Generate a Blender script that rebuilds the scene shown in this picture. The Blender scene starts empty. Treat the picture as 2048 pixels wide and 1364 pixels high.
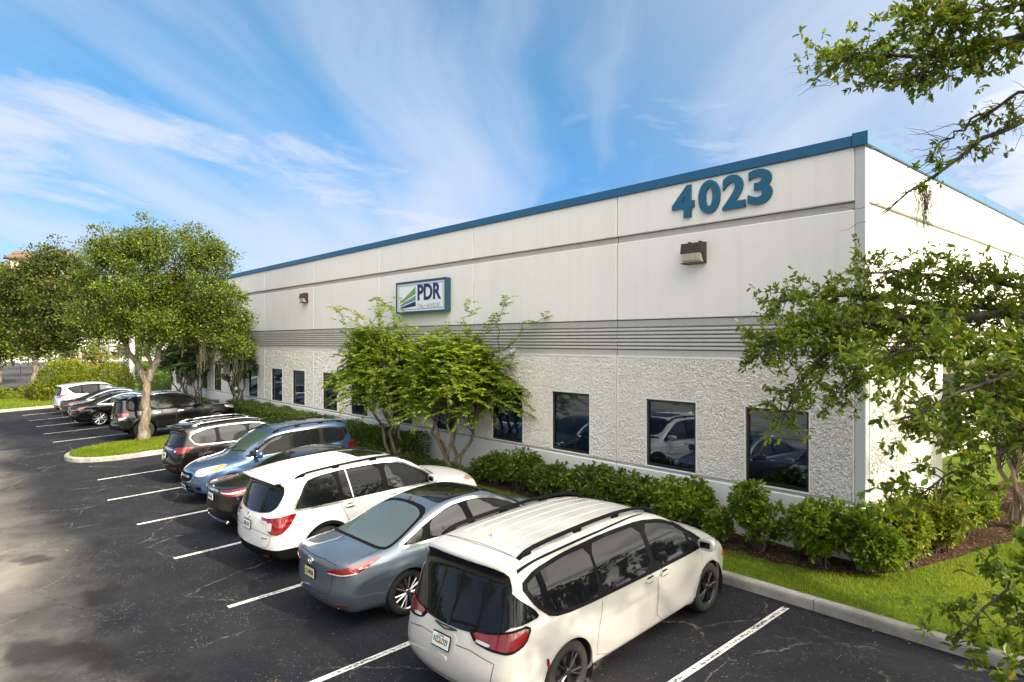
import bpy, math, random
import numpy as np
from mathutils import Vector, Matrix
from mathutils.geometry import delaunay_2d_cdt

SC = bpy.context.scene
COL = SC.collection
rad = math.radians
random.seed(7)
RNG = np.random.default_rng(11)

# ---------------------------------------------------------------- camera
cam_d = bpy.data.cameras.new('camera')
cam_d.sensor_width = 36.0
cam_d.lens = 36.0 * 1310 / 2048
cam_d.clip_start = 0.05
cam_d.clip_end = 3000
cam = bpy.data.objects.new('camera', cam_d)
COL.objects.link(cam)
YAW = math.atan(1158 / 1310)
cam.location = (0, 0, 3.7)
cam.rotation_euler = (rad(90), 0, rad(90) - YAW)
SC.camera = cam

# ---------------------------------------------------------------- sun, sky, exposure
SUN_AZ, SUN_EL = rad(11.0), rad(33.0)           # azimuth measured from +X towards +Y
sd = Vector((math.cos(SUN_EL) * math.cos(SUN_AZ), math.cos(SUN_EL) * math.sin(SUN_AZ), math.sin(SUN_EL)))
sun_d = bpy.data.lights.new('sun', 'SUN')
sun_d.energy = 2.4
sun_d.angle = rad(1.6)
sun_d.color = (1.0, 0.89, 0.70)
sun = bpy.data.objects.new('sun', sun_d)
sun.rotation_euler = sd.to_track_quat('Z', 'Y').to_euler()
sun.location = (40, 15, 40)
COL.objects.link(sun)
SC.view_settings.view_transform = 'Standard'
SC.view_settings.look = 'None'
SC.view_settings.exposure = 1.75
SC.view_settings.gamma = 1.0
SC.view_settings.use_curve_mapping = False
SC.cycles.max_bounces = 7
SC.cycles.transparent_max_bounces = 8
SC.cycles.use_denoising = True

world = bpy.data.worlds.new('World')
SC.world = world
world.use_nodes = True


class NT:
    """small node-tree helper"""
    def __init__(self, tree):
        self.t = tree
        self.n = tree.nodes
        self.l = tree.links

    def node(self, kind, **kw):
        nd = self.n.new(kind)
        for k, v in kw.items():
            setattr(nd, k, v)
        return nd

    def put(self, sock, v):
        if hasattr(v, 'is_linked'):
            self.l.new(v, sock)
        elif v is not None:
            if isinstance(v, (tuple, list)) and len(v) == 3 and sock.type == 'RGBA':
                v = (*v, 1)
            sock.default_value = v

    def math(self, op, a, b=None, c=None, clamp=False):
        nd = self.node('ShaderNodeMath', operation=op, use_clamp=clamp)
        self.put(nd.inputs[0], a)
        if b is not None: self.put(nd.inputs[1], b)
        if c is not None: self.put(nd.inputs[2], c)
        return nd.outputs[0]

    def mix(self, f, a, b, mode='MIX'):
        nd = self.node('ShaderNodeMix', data_type='RGBA', blend_type=mode)
        self.put(nd.inputs[0], f)
        self.put(nd.inputs[6], a)
        self.put(nd.inputs[7], b)
        return nd.outputs[2]

    def noise(self, vec, scale, detail=4, rough=0.55, dist=0.0, out=0):
        nd = self.node('ShaderNodeTexNoise')
        if vec is not None: self.l.new(vec, nd.inputs['Vector'])
        nd.inputs['Scale'].default_value = scale
        nd.inputs['Detail'].default_value = detail
        nd.inputs['Roughness'].default_value = rough
        nd.inputs['Distortion'].default_value = dist
        return nd.outputs[out]

    def voronoi(self, vec, scale, feature='F1', rnd=1.0, out='Distance'):
        nd = self.node('ShaderNodeTexVoronoi', feature=feature)
        if vec is not None: self.l.new(vec, nd.inputs['Vector'])
        nd.inputs['Scale'].default_value = scale
        nd.inputs['Randomness'].default_value = rnd
        return nd.outputs[out]

    def ramp(self, v, lo, hi, a=0.0, b=1.0, smooth=True):
        nd = self.node('ShaderNodeMapRange', interpolation_type='SMOOTHSTEP' if smooth else 'LINEAR')
        self.put(nd.inputs['Value'], v)
        for k, x in (('From Min', lo), ('From Max', hi), ('To Min', a), ('To Max', b)):
            self.put(nd.inputs[k], x)
        return nd.outputs[0]

    def mapping(self, vec, scale=(1, 1, 1), rot=(0, 0, 0), loc=(0, 0, 0)):
        nd = self.node('ShaderNodeMapping')
        self.l.new(vec, nd.inputs['Vector'])
        nd.inputs['Scale'].default_value = scale
        nd.inputs['Rotation'].default_value = rot
        nd.inputs['Location'].default_value = loc
        return nd.outputs[0]

    def sep(self, vec):
        nd = self.node('ShaderNodeSeparateXYZ')
        self.l.new(vec, nd.inputs[0])
        return nd.outputs

    def bump(self, h, strength, dist=0.01, normal=None):
        nd = self.node('ShaderNodeBump')
        self.l.new(h, nd.inputs['Height'])
        nd.inputs['Strength'].default_value = strength
        nd.inputs['Distance'].default_value = dist
        if normal is not None: self.l.new(normal, nd.inputs['Normal'])
        return nd.outputs[0]


def build_sky():
    g = NT(world.node_tree)
    g.n.clear()
    out = g.node('ShaderNodeOutputWorld')
    bg = g.node('ShaderNodeBackground')
    bg.inputs['Strength'].default_value = 0.11
    g.l.new(bg.outputs[0], out.inputs[0])
    sky = g.node('ShaderNodeTexSky', sky_type='NISHITA')
    sky.sun_disc = False
    sky.sun_elevation = SUN_EL
    sky.sun_rotation = rad(90) - SUN_AZ
    sky.air_density = 1.0
    sky.dust_density = 0.3
    sky.ozone_density = 3.0
    hsv = g.node('ShaderNodeHueSaturation')
    hsv.inputs['Saturation'].default_value = 1.15
    tc = g.node('ShaderNodeTexCoord')
    x, y, z = g.sep(tc.outputs['Generated'])
    g.l.new(g.mix(g.ramp(z, 0.05, 0.42), g.mix(1.0, sky.outputs[0], (0.30, 0.335, 0.45), 'MULTIPLY'),
                  g.mix(1.0, sky.outputs[0], (0.35, 0.49, 0.485), 'MULTIPLY')), hsv.inputs['Color'])
    zc = g.math('MAXIMUM', z, 0.0)
    den = g.math('ADD', zc, 0.10)
    cmb = g.node('ShaderNodeCombineXYZ')                 # the cirrus deck: a level sheet high up
    g.l.new(g.math('DIVIDE', x, den), cmb.inputs[0])
    g.l.new(g.math('DIVIDE', y, den), cmb.inputs[1])
    ang = -(rad(180) - YAW - rad(3))                     # streaks run along the wind
    wind = g.mapping(cmb.outputs[0], rot=(0, 0, ang))
    warp = g.noise(wind, 0.9, 3, 0.5, out=1)
    wv = g.node('ShaderNodeVectorMath', operation='MULTIPLY_ADD')
    g.l.new(warp, wv.inputs[0]); wv.inputs[1].default_value = (0.9, 0.45, 0); g.l.new(wind, wv.inputs[2])
    s1 = g.noise(g.mapping(wv.outputs[0], scale=(0.20, 0.95, 1), loc=(0.3, 1.55, 0)), 1.0, 3, 0.5)
    s2 = g.noise(g.mapping(wv.outputs[0], scale=(0.45, 3.6, 1), loc=(3.1, 0.7, 0)), 1.0, 7, 0.6)
    veil = g.ramp(g.math('ADD', g.math('MULTIPLY', s1, 0.82), g.math('MULTIPLY', s2, 0.18)), 0.35, 0.60)
    # thicker bands of cloud low over the horizon
    low = g.noise(g.mapping(wv.outputs[0], scale=(0.40, 0.42, 1), loc=(7.7, 8.3, 0)), 1.0, 9, 0.64, 0.3)
    lowm = g.math('MULTIPLY', g.ramp(low, 0.475, 0.62), g.ramp(z, 0.46, 0.26))
    hor = g.ramp(z, 0.30, 0.0, 0.0, 0.35)
    m = g.math('MAXIMUM', g.math('MULTIPLY', veil, 0.78), g.math('MULTIPLY', lowm, 0.92))
    m = g.math('MAXIMUM', m, hor, clamp=True)
    # the veil is brighter towards the sun
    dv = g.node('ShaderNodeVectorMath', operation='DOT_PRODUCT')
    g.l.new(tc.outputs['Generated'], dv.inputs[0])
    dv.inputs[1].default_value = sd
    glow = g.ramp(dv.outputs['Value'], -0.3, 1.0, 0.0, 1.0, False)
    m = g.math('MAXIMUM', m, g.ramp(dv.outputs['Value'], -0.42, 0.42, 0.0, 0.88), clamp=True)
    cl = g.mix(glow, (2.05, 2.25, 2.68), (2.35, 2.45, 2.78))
    # wide warm aureole round the sun, added as fill light for the shaded facade
    fill_glow = g.math('POWER', g.math('MAXIMUM', dv.outputs['Value'], 0.0), 2.0)
    fill_glow = g.math('MULTIPLY', fill_glow, g.math('ADD', 0.35, g.math('MULTIPLY', g.math('ADD', veil, lowm, clamp=True), 1.15)))
    cl = g.mix(1.0, cl, g.mix(fill_glow, (0, 0, 0), (17.0, 15.4, 13.0)), 'ADD')
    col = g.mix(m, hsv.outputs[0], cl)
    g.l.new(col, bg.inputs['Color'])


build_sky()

# ---------------------------------------------------------------- helpers: objects and meshes


def tag(o, label=None, cat=None, group=None, kind=None):
    if label: o['label'] = label
    if cat: o['category'] = cat
    if group: o['group'] = group
    if kind: o['kind'] = kind
    return o


def thing(name, label, cat, loc=(0, 0, 0), rot=(0, 0, 0), group=None):
    o = bpy.data.objects.new(name, None)
    o.empty_display_size = 0.2
    o.location = loc
    o.rotation_euler = rot
    COL.objects.link(o)
    return tag(o, label, cat, group)


def link(name, me, parent=None, kind=None):
    o = bpy.data.objects.new(name, me)
    COL.objects.link(o)
    if parent is not None: o.parent = parent
    if kind: o['kind'] = kind
    return o


def np_mesh(name, V, F, mats, fmat=None, smooth=False, tint=None):
    """mesh from an Nx3 array and an MxK face array (K = 3 or 4), fast"""
    V = np.ascontiguousarray(V, dtype=np.float32)
    F = np.ascontiguousarray(F, dtype=np.int32)
    me = bpy.data.meshes.new(name)
    me.vertices.add(len(V))
    me.vertices.foreach_set('co', V.ravel())
    M, K = F.shape
    me.loops.add(M * K)
    me.loops.foreach_set('vertex_index', F.ravel())
    me.polygons.add(M)
    me.polygons.foreach_set('loop_start', np.arange(M, dtype=np.int32) * K)
    me.polygons.foreach_set('loop_total', np.full(M, K, dtype=np.int32))
    if not isinstance(mats, (list, tuple)): mats = [mats]
    for m in mats: me.materials.append(m)
    if fmat is not None: me.polygons.foreach_set('material_index', np.asarray(fmat, dtype=np.int32))
    me.polygons.foreach_set('use_smooth', np.full(M, bool(smooth)))
    if tint is not None:
        at = me.attributes.new('tint', 'FLOAT', 'POINT')
        at.data.foreach_set('value', np.asarray(tint, dtype=np.float32))
    me.update(calc_edges=True)
    me.validate()
    return me


class MB:
    """collects boxes, tubes, lathes and polygons into ONE mesh"""
    def __init__(self):
        self.v, self.f, self.sm = [], [], []

    def add(self, vs, fs, smooth=False):
        b = len(self.v)
        self.v += [tuple(p) for p in vs]
        self.f += [tuple(i + b for i in q) for q in fs]
        self.sm += [smooth] * len(fs)
        return self

    def box(self, x0, x1, y0, y1, z0, z1, bev=0.0):
        if x0 > x1: x0, x1 = x1, x0
        if y0 > y1: y0, y1 = y1, y0
        if z0 > z1: z0, z1 = z1, z0
        b = min(bev, (x1 - x0) * .45, (y1 - y0) * .45, (z1 - z0) * .45)
        if b <= 0:
            vs = [(x, y, z) for z in (z0, z1) for y in (y0, y1) for x in (x0, x1)]
            return self.add(vs, [(0, 2, 3, 1), (4, 5, 7, 6), (0, 1, 5, 4), (2, 6, 7, 3), (0, 4, 6, 2), (1, 3, 7, 5)])
        vs, ix = [], {}
        for i, x in enumerate((x0, x1)):
            for j, y in enumerate((y0, y1)):
                for k, z in enumerate((z0, z1)):
                    sx, sy, sz = (1 - 2 * i) * b, (1 - 2 * j) * b, (1 - 2 * k) * b
                    for a, p in enumerate(((x, y + sy, z + sz), (x + sx, y, z + sz), (x + sx, y + sy, z))):
                        ix[i, j, k, a] = len(vs)
                        vs.append(p)
        fs = []
        for a in range(3):
            for s in (0, 1):
                q = []
                for u, w in ((0, 0), (1, 0), (1, 1), (0, 1)):
                    c = [u, w]
                    c.insert(a, s)
                    q.append(ix[c[0], c[1], c[2], a])
                fs.append(q)
        for a in range(3):
            o1, o2 = [q for q in range(3) if q != a]
            for s1 in (0, 1):
                for s2 in (0, 1):
                    q = []
                    for e, ax in ((0, o1), (1, o1), (1, o2), (0, o2)):
                        c = [0, 0, 0]
                        c[a], c[o1], c[o2] = e, s1, s2
                        q.append(ix[c[0], c[1], c[2], ax])
                    fs.append(q)
        for i in (0, 1):
            for j in (0, 1):
                for k in (0, 1):
                    fs.append([ix[i, j, k, a] for a in range(3)])
        cx = Vector(((x0 + x1) / 2, (y0 + y1) / 2, (z0 + z1) / 2))
        out = []
        for q in fs:                                       # outward winding
            p = [Vector(vs[i]) for i in q]
            n = (p[1] - p[0]).cross(p[2] - p[0])
            out.append(q if n.dot(sum(p, Vector()) / len(p) - cx) >= 0 else q[::-1])
        return self.add(vs, out)

    def tube(self, pts, r, seg=8, cap=True, smooth=True, flat=None):
        pts = [Vector(p) for p in pts]
        rs = r if isinstance(r, (list, tuple)) else [r] * len(pts)
        vs, fs = [], []
        up = None
        for i, p in enumerate(pts):
            d = (pts[min(i + 1, len(pts) - 1)] - pts[max(i - 1, 0)])
            if d.length < 1e-9: d = Vector((0, 0, 1))
            d.normalize()
            if up is None:
                up = d.orthogonal().normalized() if flat is None else Vector(flat[0])
            up = (up - d * up.dot(d))
            if up.length < 1e-6: up = d.orthogonal()
            up.normalize()
            sd_ = d.cross(up)
            fx, fy = (1, 1) if flat is None else (flat[1], flat[2])
            for k in range(seg):
                a = 2 * math.pi * k / seg
                vs.append(p + (up * math.cos(a) * fy + sd_ * math.sin(a) * fx) * rs[i])
        for i in range(len(pts) - 1):
            for k in range(seg):
                a, b = i * seg + k, i * seg + (k + 1) % seg
                fs.append((a, b, b + seg, a + seg))
        if cap:
            fs.append(tuple(range(seg))[::-1])
            fs.append(tuple((len(pts) - 1) * seg + k for k in range(seg)))
        return self.add(vs, fs, smooth)

    def lathe(self, prof, axis='z', c=(0, 0, 0), seg=24, smooth=True, close=False):
        vs, fs = [], []
        for (r, h) in prof:
            for k in range(seg):
                a = 2 * math.pi * k / seg
                p = (r * math.cos(a), r * math.sin(a), h)
                if axis == 'y': p = (p[0], p[2], p[1])
                elif axis == 'x': p = (p[2], p[0], p[1])
                vs.append((p[0] + c[0], p[1] + c[1], p[2] + c[2]))
        n = len(prof)
        for i in range(n if close else n - 1):
            for k in range(seg):
                a, b = i * seg + k, i * seg + (k + 1) % seg
                j = ((i + 1) % n) * seg
                fs.append((a, b, j + (k + 1) % seg, j + k))
        return self.add(vs, fs, smooth)

    def prism(self, poly, y0, y1, axis='y'):
        """polygon (a, b) extruded between y0 and y1 along an axis"""
        n = len(poly)
        def P(a, b, h): return {'y': (a, h, b), 'z': (a, b, h), 'x': (h, a, b)}[axis]
        vs = [P(a, b, y0) for a, b in poly] + [P(a, b, y1) for a, b in poly]
        fs = [tuple(range(n)), tuple(range(2 * n - 1, n - 1, -1))]
        fs += [(i, i + n, (i + 1) % n + n, (i + 1) % n) for i in range(n)]
        return self.add(vs, fs)

    def mesh(self, name, mat):
        me = bpy.data.meshes.new(name)
        me.from_pydata(self.v, [], self.f)
        me.materials.append(mat)
        me.polygons.foreach_set('use_smooth', self.sm)
        me.update()
        return me

    def build(self, name, mat, parent=None, label=None, kind=None):
        o = link(name, self.mesh(name, mat), parent, kind)
        if label: o['label'] = label
        return o


def text_mesh(name, s, size, depth, mat, offset=0.0, width=None, align='CENTER', space=1.0):
    cu = bpy.data.curves.new(name, 'FONT')
    cu.body = s
    cu.size = size
    cu.extrude = depth / 2
    cu.offset = offset
    cu.align_x = align
    cu.align_y = 'CENTER'
    cu.space_character = space
    cu.resolution_u = 6
    t = bpy.data.objects.new(name, cu)
    COL.objects.link(t)
    dg = bpy.context.evaluated_depsgraph_get()
    me = bpy.data.meshes.new_from_object(t.evaluated_get(dg))
    bpy.data.objects.remove(t)
    bpy.data.curves.remove(cu)
    me.name = name
    if width:
        xs = [v.co.x for v in me.vertices]
        k = width / max(1e-6, max(xs) - min(xs))
        for v in me.vertices: v.co.x *= k
    me.materials.clear()
    me.materials.append(mat)
    return me


# ---------------------------------------------------------------- materials
MATS = {}


def mat_new(name):
    m = bpy.data.materials.new(name)
    m.use_nodes = True
    g = NT(m.node_tree)
    b = g.n['Principled BSDF']
    MATS[name] = m
    return m, g, b


def simple(name, col, rough=0.5, metal=0.0, spec=0.5, coat=0.0, noise=0.0, nscale=8.0, bump=0.0, bscale=60.0, emit=None):
    m, g, b = mat_new(name)
    tc = g.node('ShaderNodeTexCoord').outputs['Object']
    if noise:
        n = g.noise(tc, nscale, 5, 0.6)
        g.l.new(g.mix(n, tuple(c * (1 - noise) for c in col), tuple(min(1, c * (1 + noise)) for c in col)), b.inputs['Base Color'])
        g.l.new(g.ramp(n, 0.2, 0.8, max(0.02, rough - 0.06), min(1, rough + 0.06)), b.inputs['Roughness'])
    else:
        b.inputs['Base Color'].default_value = (*col, 1)
        b.inputs['Roughness'].default_value = rough
    b.inputs['Metallic'].default_value = metal
    b.inputs['Specular IOR Level'].default_value = spec
    b.inputs['Coat Weight'].default_value = coat
    b.inputs['Coat Roughness'].default_value = 0.03
    if bump:
        g.l.new(g.bump(g.noise(tc, bscale, 4, 0.6), bump, 0.004), b.inputs['Normal'])
    return m


def paint(name, col, metal=0.0, rough=0.35, ior=1.7, dirt=0.15):
    """car paint: base coat under clear coat with a breath of road dust near the sills"""
    m, g, b = mat_new(name)
    tc = g.node('ShaderNodeTexCoord').outputs['Object']
    n = g.noise(tc, 3.0, 4, 0.6)
    n2 = g.noise(tc, 40.0, 3, 0.7)
    z = g.sep(tc)[2]
    d = g.math('MULTIPLY', g.ramp(z, 0.75, 0.2), g.math('MULTIPLY', g.ramp(n2, 0.35, 0.75), dirt))
    c = g.mix(g.math('MULTIPLY', n, 0.12), col, tuple(x * 0.9 for x in col))
    c = g.mix(d, c, (0.19, 0.17, 0.14))
    g.l.new(c, b.inputs['Base Color'])
    b.inputs['Metallic'].default_value = metal
    b.inputs['Roughness'].default_value = rough
    b.inputs['Specular IOR Level'].default_value = 0.12
    b.inputs['Coat Weight'].default_value = 1.0
    b.inputs['Coat IOR'].default_value = ior
    g.l.new(g.ramp(n2, 0.3, 0.8, 0.02, 0.07), b.inputs['Coat Roughness'])
    g.l.new(g.bump(g.noise(tc, 2.2, 2, 0.5), 0.05, 0.02), b.inputs['Coat Normal'])
    return m


def leaf_mat(name, c_dark, c_light, c_old=None, trans=0.35, rough=0.45, spec=0.4):
    """leaves: each leaf carries its own random tint, some are old and yellow"""
    m, g, b = mat_new(name)
    at = g.node('ShaderNodeAttribute', attribute_name='tint')
    t = at.outputs['Fac']
    c = g.mix(g.ramp(t, 0.0, 0.86, smooth=False), c_dark, c_light)
    if c_old: c = g.mix(g.ramp(t, 0.965, 0.985), c, c_old)
    g.l.new(c, b.inputs['Base Color'])
    b.inputs['Roughness'].default_value = rough
    b.inputs['Specular IOR Level'].default_value = spec
    tr = g.node('ShaderNodeBsdfTranslucent')
    hs = g.node('ShaderNodeHueSaturation')
    hs.inputs['Hue'].default_value = 0.485
    hs.inputs['Value'].default_value = 1.7
    g.l.new(c, hs.inputs['Color'])
    g.l.new(hs.outputs[0], tr.inputs['Color'])
    mx = g.node('ShaderNodeMixShader')
    mx.inputs[0].default_value = trans
    g.l.new(b.outputs[0], mx.inputs[1])
    g.l.new(tr.outputs[0], mx.inputs[2])
    g.l.new(mx.outputs[0], g.n['Material Output'].inputs['Surface'])
    return m


def bark(name, c1, c2, scale=6.0, bump=0.6):
    m, g, b = mat_new(name)
    tc = g.node('ShaderNodeTexCoord').outputs['Object']
    mp = g.mapping(tc, scale=(1, 1, 0.28))
    n = g.noise(mp, scale, 7, 0.68, 0.4)
    n2 = g.noise(tc, scale * 0.4, 3, 0.6)
    v = g.voronoi(mp, scale * 3.2)
    c = g.mix(g.ramp(n, 0.3, 0.7), c1, c2)
    c = g.mix(g.ramp(n2, 0.52, 0.7, 0, 0.55), c, tuple(0.6 * x + 0.06 for x in c2))
    g.l.new(c, b.inputs['Base Color'])
    b.inputs['Roughness'].default_value = 0.9
    b.inputs['Specular IOR Level'].default_value = 0.15
    g.l.new(g.bump(g.math('ADD', n, g.math('MULTIPLY', v, 0.6)), bump, 0.03), b.inputs['Normal'])
    return m


def wall_paint(name, col, streak=0.10, rough=0.8, fine=260.0, fstr=0.25):
    """painted tilt-up concrete: fine stipple, soft rain streaks and soiling"""
    m, g, b = mat_new(name)
    tc = g.node('ShaderNodeTexCoord').outputs['Object']
    st = g.noise(g.mapping(tc, scale=(5.0, 5.0, 0.22)), 1.0, 6, 0.65, 0.2)
    bl = g.noise(tc, 0.55, 4, 0.6)
    f = g.noise(tc, fine * 0.4, 2, 0.6)
    mp = g.noise(tc, 5.0, 6, 0.7)
    k = g.math('ADD', g.math('MULTIPLY', g.ramp(st, 0.45, 0.8), streak), g.math('MULTIPLY', g.ramp(bl, 0.4, 0.75), streak * 0.7))
    k = g.math('ADD', k, g.math('MULTIPLY', g.ramp(mp, 0.5, 0.8), streak * 0.6))
    c = g.mix(k, col, tuple(x * y for x, y in zip(col, (0.42, 0.42, 0.40))))
    g.l.new(c, b.inputs['Base Color'])
    b.inputs['Roughness'].default_value = rough
    b.inputs['Specular IOR Level'].default_value = 0.25
    g.l.new(g.bump(f, fstr, 0.004), b.inputs['Normal'])
    return m


M_WHITE = wall_paint('wall_offwhite', (0.83, 0.807, 0.755), 0.10)
M_PLINTH = wall_paint('plinth_paint', (0.80, 0.79, 0.77), 0.08)
M_GREY = wall_paint('band_grey', (0.46, 0.455, 0.42), 0.22)
M_RIB = wall_paint('rib_grey', (0.57, 0.56, 0.51), 0.2)
M_PIL = wall_paint('pilaster_grey', (0.56, 0.565, 0.57), 0.1)
M_CORE = simple('joint_sealant', (0.12, 0.13, 0.14), 0.9)
M_COPING = simple('coping_blue', (0.014, 0.10, 0.21), 0.38, 0.0, 0.5, noise=0.12, nscale=1.2)
M_DIGIT = simple('digit_blue', (0.010, 0.105, 0.185), 0.45, noise=0.1)
M_FRAME = simple('window_black_frame', (0.012, 0.014, 0.017), 0.3)
M_ROOF = simple('roof_membrane', (0.5, 0.5, 0.48), 0.9, noise=0.2)
M_BLACK = simple('black_plastic', (0.006, 0.006, 0.007), 0.6, 0.0, 0.10, noise=0.15)
M_RUBBER = simple('tyre_rubber', (0.018, 0.018, 0.018), 0.8, noise=0.25, nscale=14, bump=0.1)
M_GAP = simple('panel_gap_black', (0.008, 0.008, 0.008), 0.7)
M_CHROME = simple('chrome', (0.72, 0.72, 0.73), 0.12, 1.0)
M_ALLOY = simple('alloy', (0.52, 0.52, 0.53), 0.28, 1.0)
M_DALLOY = simple('dark_alloy', (0.035, 0.035, 0.038), 0.3, 0.5)
M_RED = simple('lamp_red', (0.17, 0.0015, 0.003), 0.08, 0.0, 0.6, coat=1.0, noise=0.25, nscale=9)
M_DRED = simple('lamp_dark_red', (0.16, 0.004, 0.006), 0.1, 0.0, 0.6, coat=1.0)
M_CLEAR = simple('lamp_clear', (0.62, 0.62, 0.63), 0.12, 0.3, 0.6, coat=1.0, noise=0.3, nscale=18)
M_AMBER = simple('lamp_amber', (0.75, 0.20, 0.01), 0.12, 0.0, 0.6, coat=1.0)
M_PLATE = simple('plate_white', (0.72, 0.75, 0.74), 0.35)
M_PLATEY = simple('plate_tan', (0.62, 0.53, 0.30), 0.35)
M_PLATETXT = simple('plate_green_letters', (0.02, 0.13, 0.08), 0.5)
M_DARKTXT = simple('dark_letters', (0.03, 0.03, 0.03), 0.5)
M_ORANGE = simple('plate_orange', (0.75, 0.22, 0.02), 0.5)


def car_glass(name, col, refl=1.34):
    m, g, b = mat_new(name)
    b.inputs['Base Color'].default_value = (*col, 1)
    b.inputs['Roughness'].default_value = 0.02
    b.inputs['IOR'].default_value = refl
    b.inputs['Specular IOR Level'].default_value = 0.5
    tc = g.node('ShaderNodeTexCoord').outputs['Object']
    g.l.new(g.bump(g.noise(tc, 1.6, 2, 0.5), 0.06, 0.03), b.inputs['Normal'])
    return m


M_TINT = car_glass('tinted_glass', (0.006, 0.007, 0.009))
M_GREEN = car_glass('windscreen_glass', (0.035, 0.06, 0.05))
M_PALE = car_glass('light_rear_glass', (0.085, 0.115, 0.115))
M_PALE2 = car_glass('light_side_glass', (0.020, 0.022, 0.021), 1.5)


def pane_glass():
    """office window: dark solar glass, partly see-through, mirrors the car park"""
    m, g, b = mat_new('office_glass')
    gl = g.node('ShaderNodeBsdfGlossy')
    gl.inputs['Color'].default_value = (0.70, 0.80, 0.90, 1)
    gl.inputs['Roughness'].default_value = 0.008
    tr = g.node('ShaderNodeBsdfTransparent')
    tr.inputs['Color'].default_value = (0.34, 0.46, 0.58, 1)
    lw = g.node('ShaderNodeFresnel')
    lw.inputs['IOR'].default_value = 1.9
    mx = g.node('ShaderNodeMixShader')
    g.l.new(g.ramp(lw.outputs[0], 0.0, 1.0, 0.035, 1.0, False), mx.inputs[0])
    g.l.new(tr.outputs[0], mx.inputs[1])
    g.l.new(gl.outputs[0], mx.inputs[2])
    g.l.new(mx.outputs[0], g.n['Material Output'].inputs['Surface'])
    return m


M_PANE = pane_glass()
M_BLIND = simple('blind_slat', (0.34, 0.42, 0.52), 0.6)
M_ROOM = simple('dark_office', (0.06, 0.06, 0.065), 0.9)


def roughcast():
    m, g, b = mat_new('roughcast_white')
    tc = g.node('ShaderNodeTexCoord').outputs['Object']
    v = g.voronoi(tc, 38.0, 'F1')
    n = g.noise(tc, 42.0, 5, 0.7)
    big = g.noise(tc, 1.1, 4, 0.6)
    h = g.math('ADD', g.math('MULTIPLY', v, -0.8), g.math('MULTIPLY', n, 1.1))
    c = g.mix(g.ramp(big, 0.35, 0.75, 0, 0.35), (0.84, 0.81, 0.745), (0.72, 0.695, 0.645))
    c = g.mix(g.ramp(n, 0.54, 0.66, 0, 0.7), c, (0.36, 0.345, 0.31))  # dark speckle: aggregate tone, with shade of the pits put into the colour
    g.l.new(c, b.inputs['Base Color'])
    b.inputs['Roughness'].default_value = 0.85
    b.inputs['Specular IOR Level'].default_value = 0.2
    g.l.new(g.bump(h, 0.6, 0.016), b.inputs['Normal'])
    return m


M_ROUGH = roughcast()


def concrete(name, col, dark):
    m, g, b = mat_new(name)
    tc = g.node('ShaderNodeTexCoord').outputs['Object']
    n = g.noise(tc, 1.7, 6, 0.65)
    f = g.noise(tc, 45.0, 4, 0.7)
    c = g.mix(g.ramp(n, 0.35, 0.7), dark, col)
    c = g.mix(g.ramp(f, 0.5, 0.75, 0, 0.5), c, tuple(x * 0.55 for x in col))
    g.l.new(c, b.inputs['Base Color'])
    b.inputs['Roughness'].default_value = 0.9
    b.inputs['Specular IOR Level'].default_value = 0.2
    g.l.new(g.bump(f, 0.5, 0.006), b.inputs['Normal'])
    return m


M_KERB = concrete('kerb_concrete', (0.40, 0.38, 0.34), (0.22, 0.21, 0.19))


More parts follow.
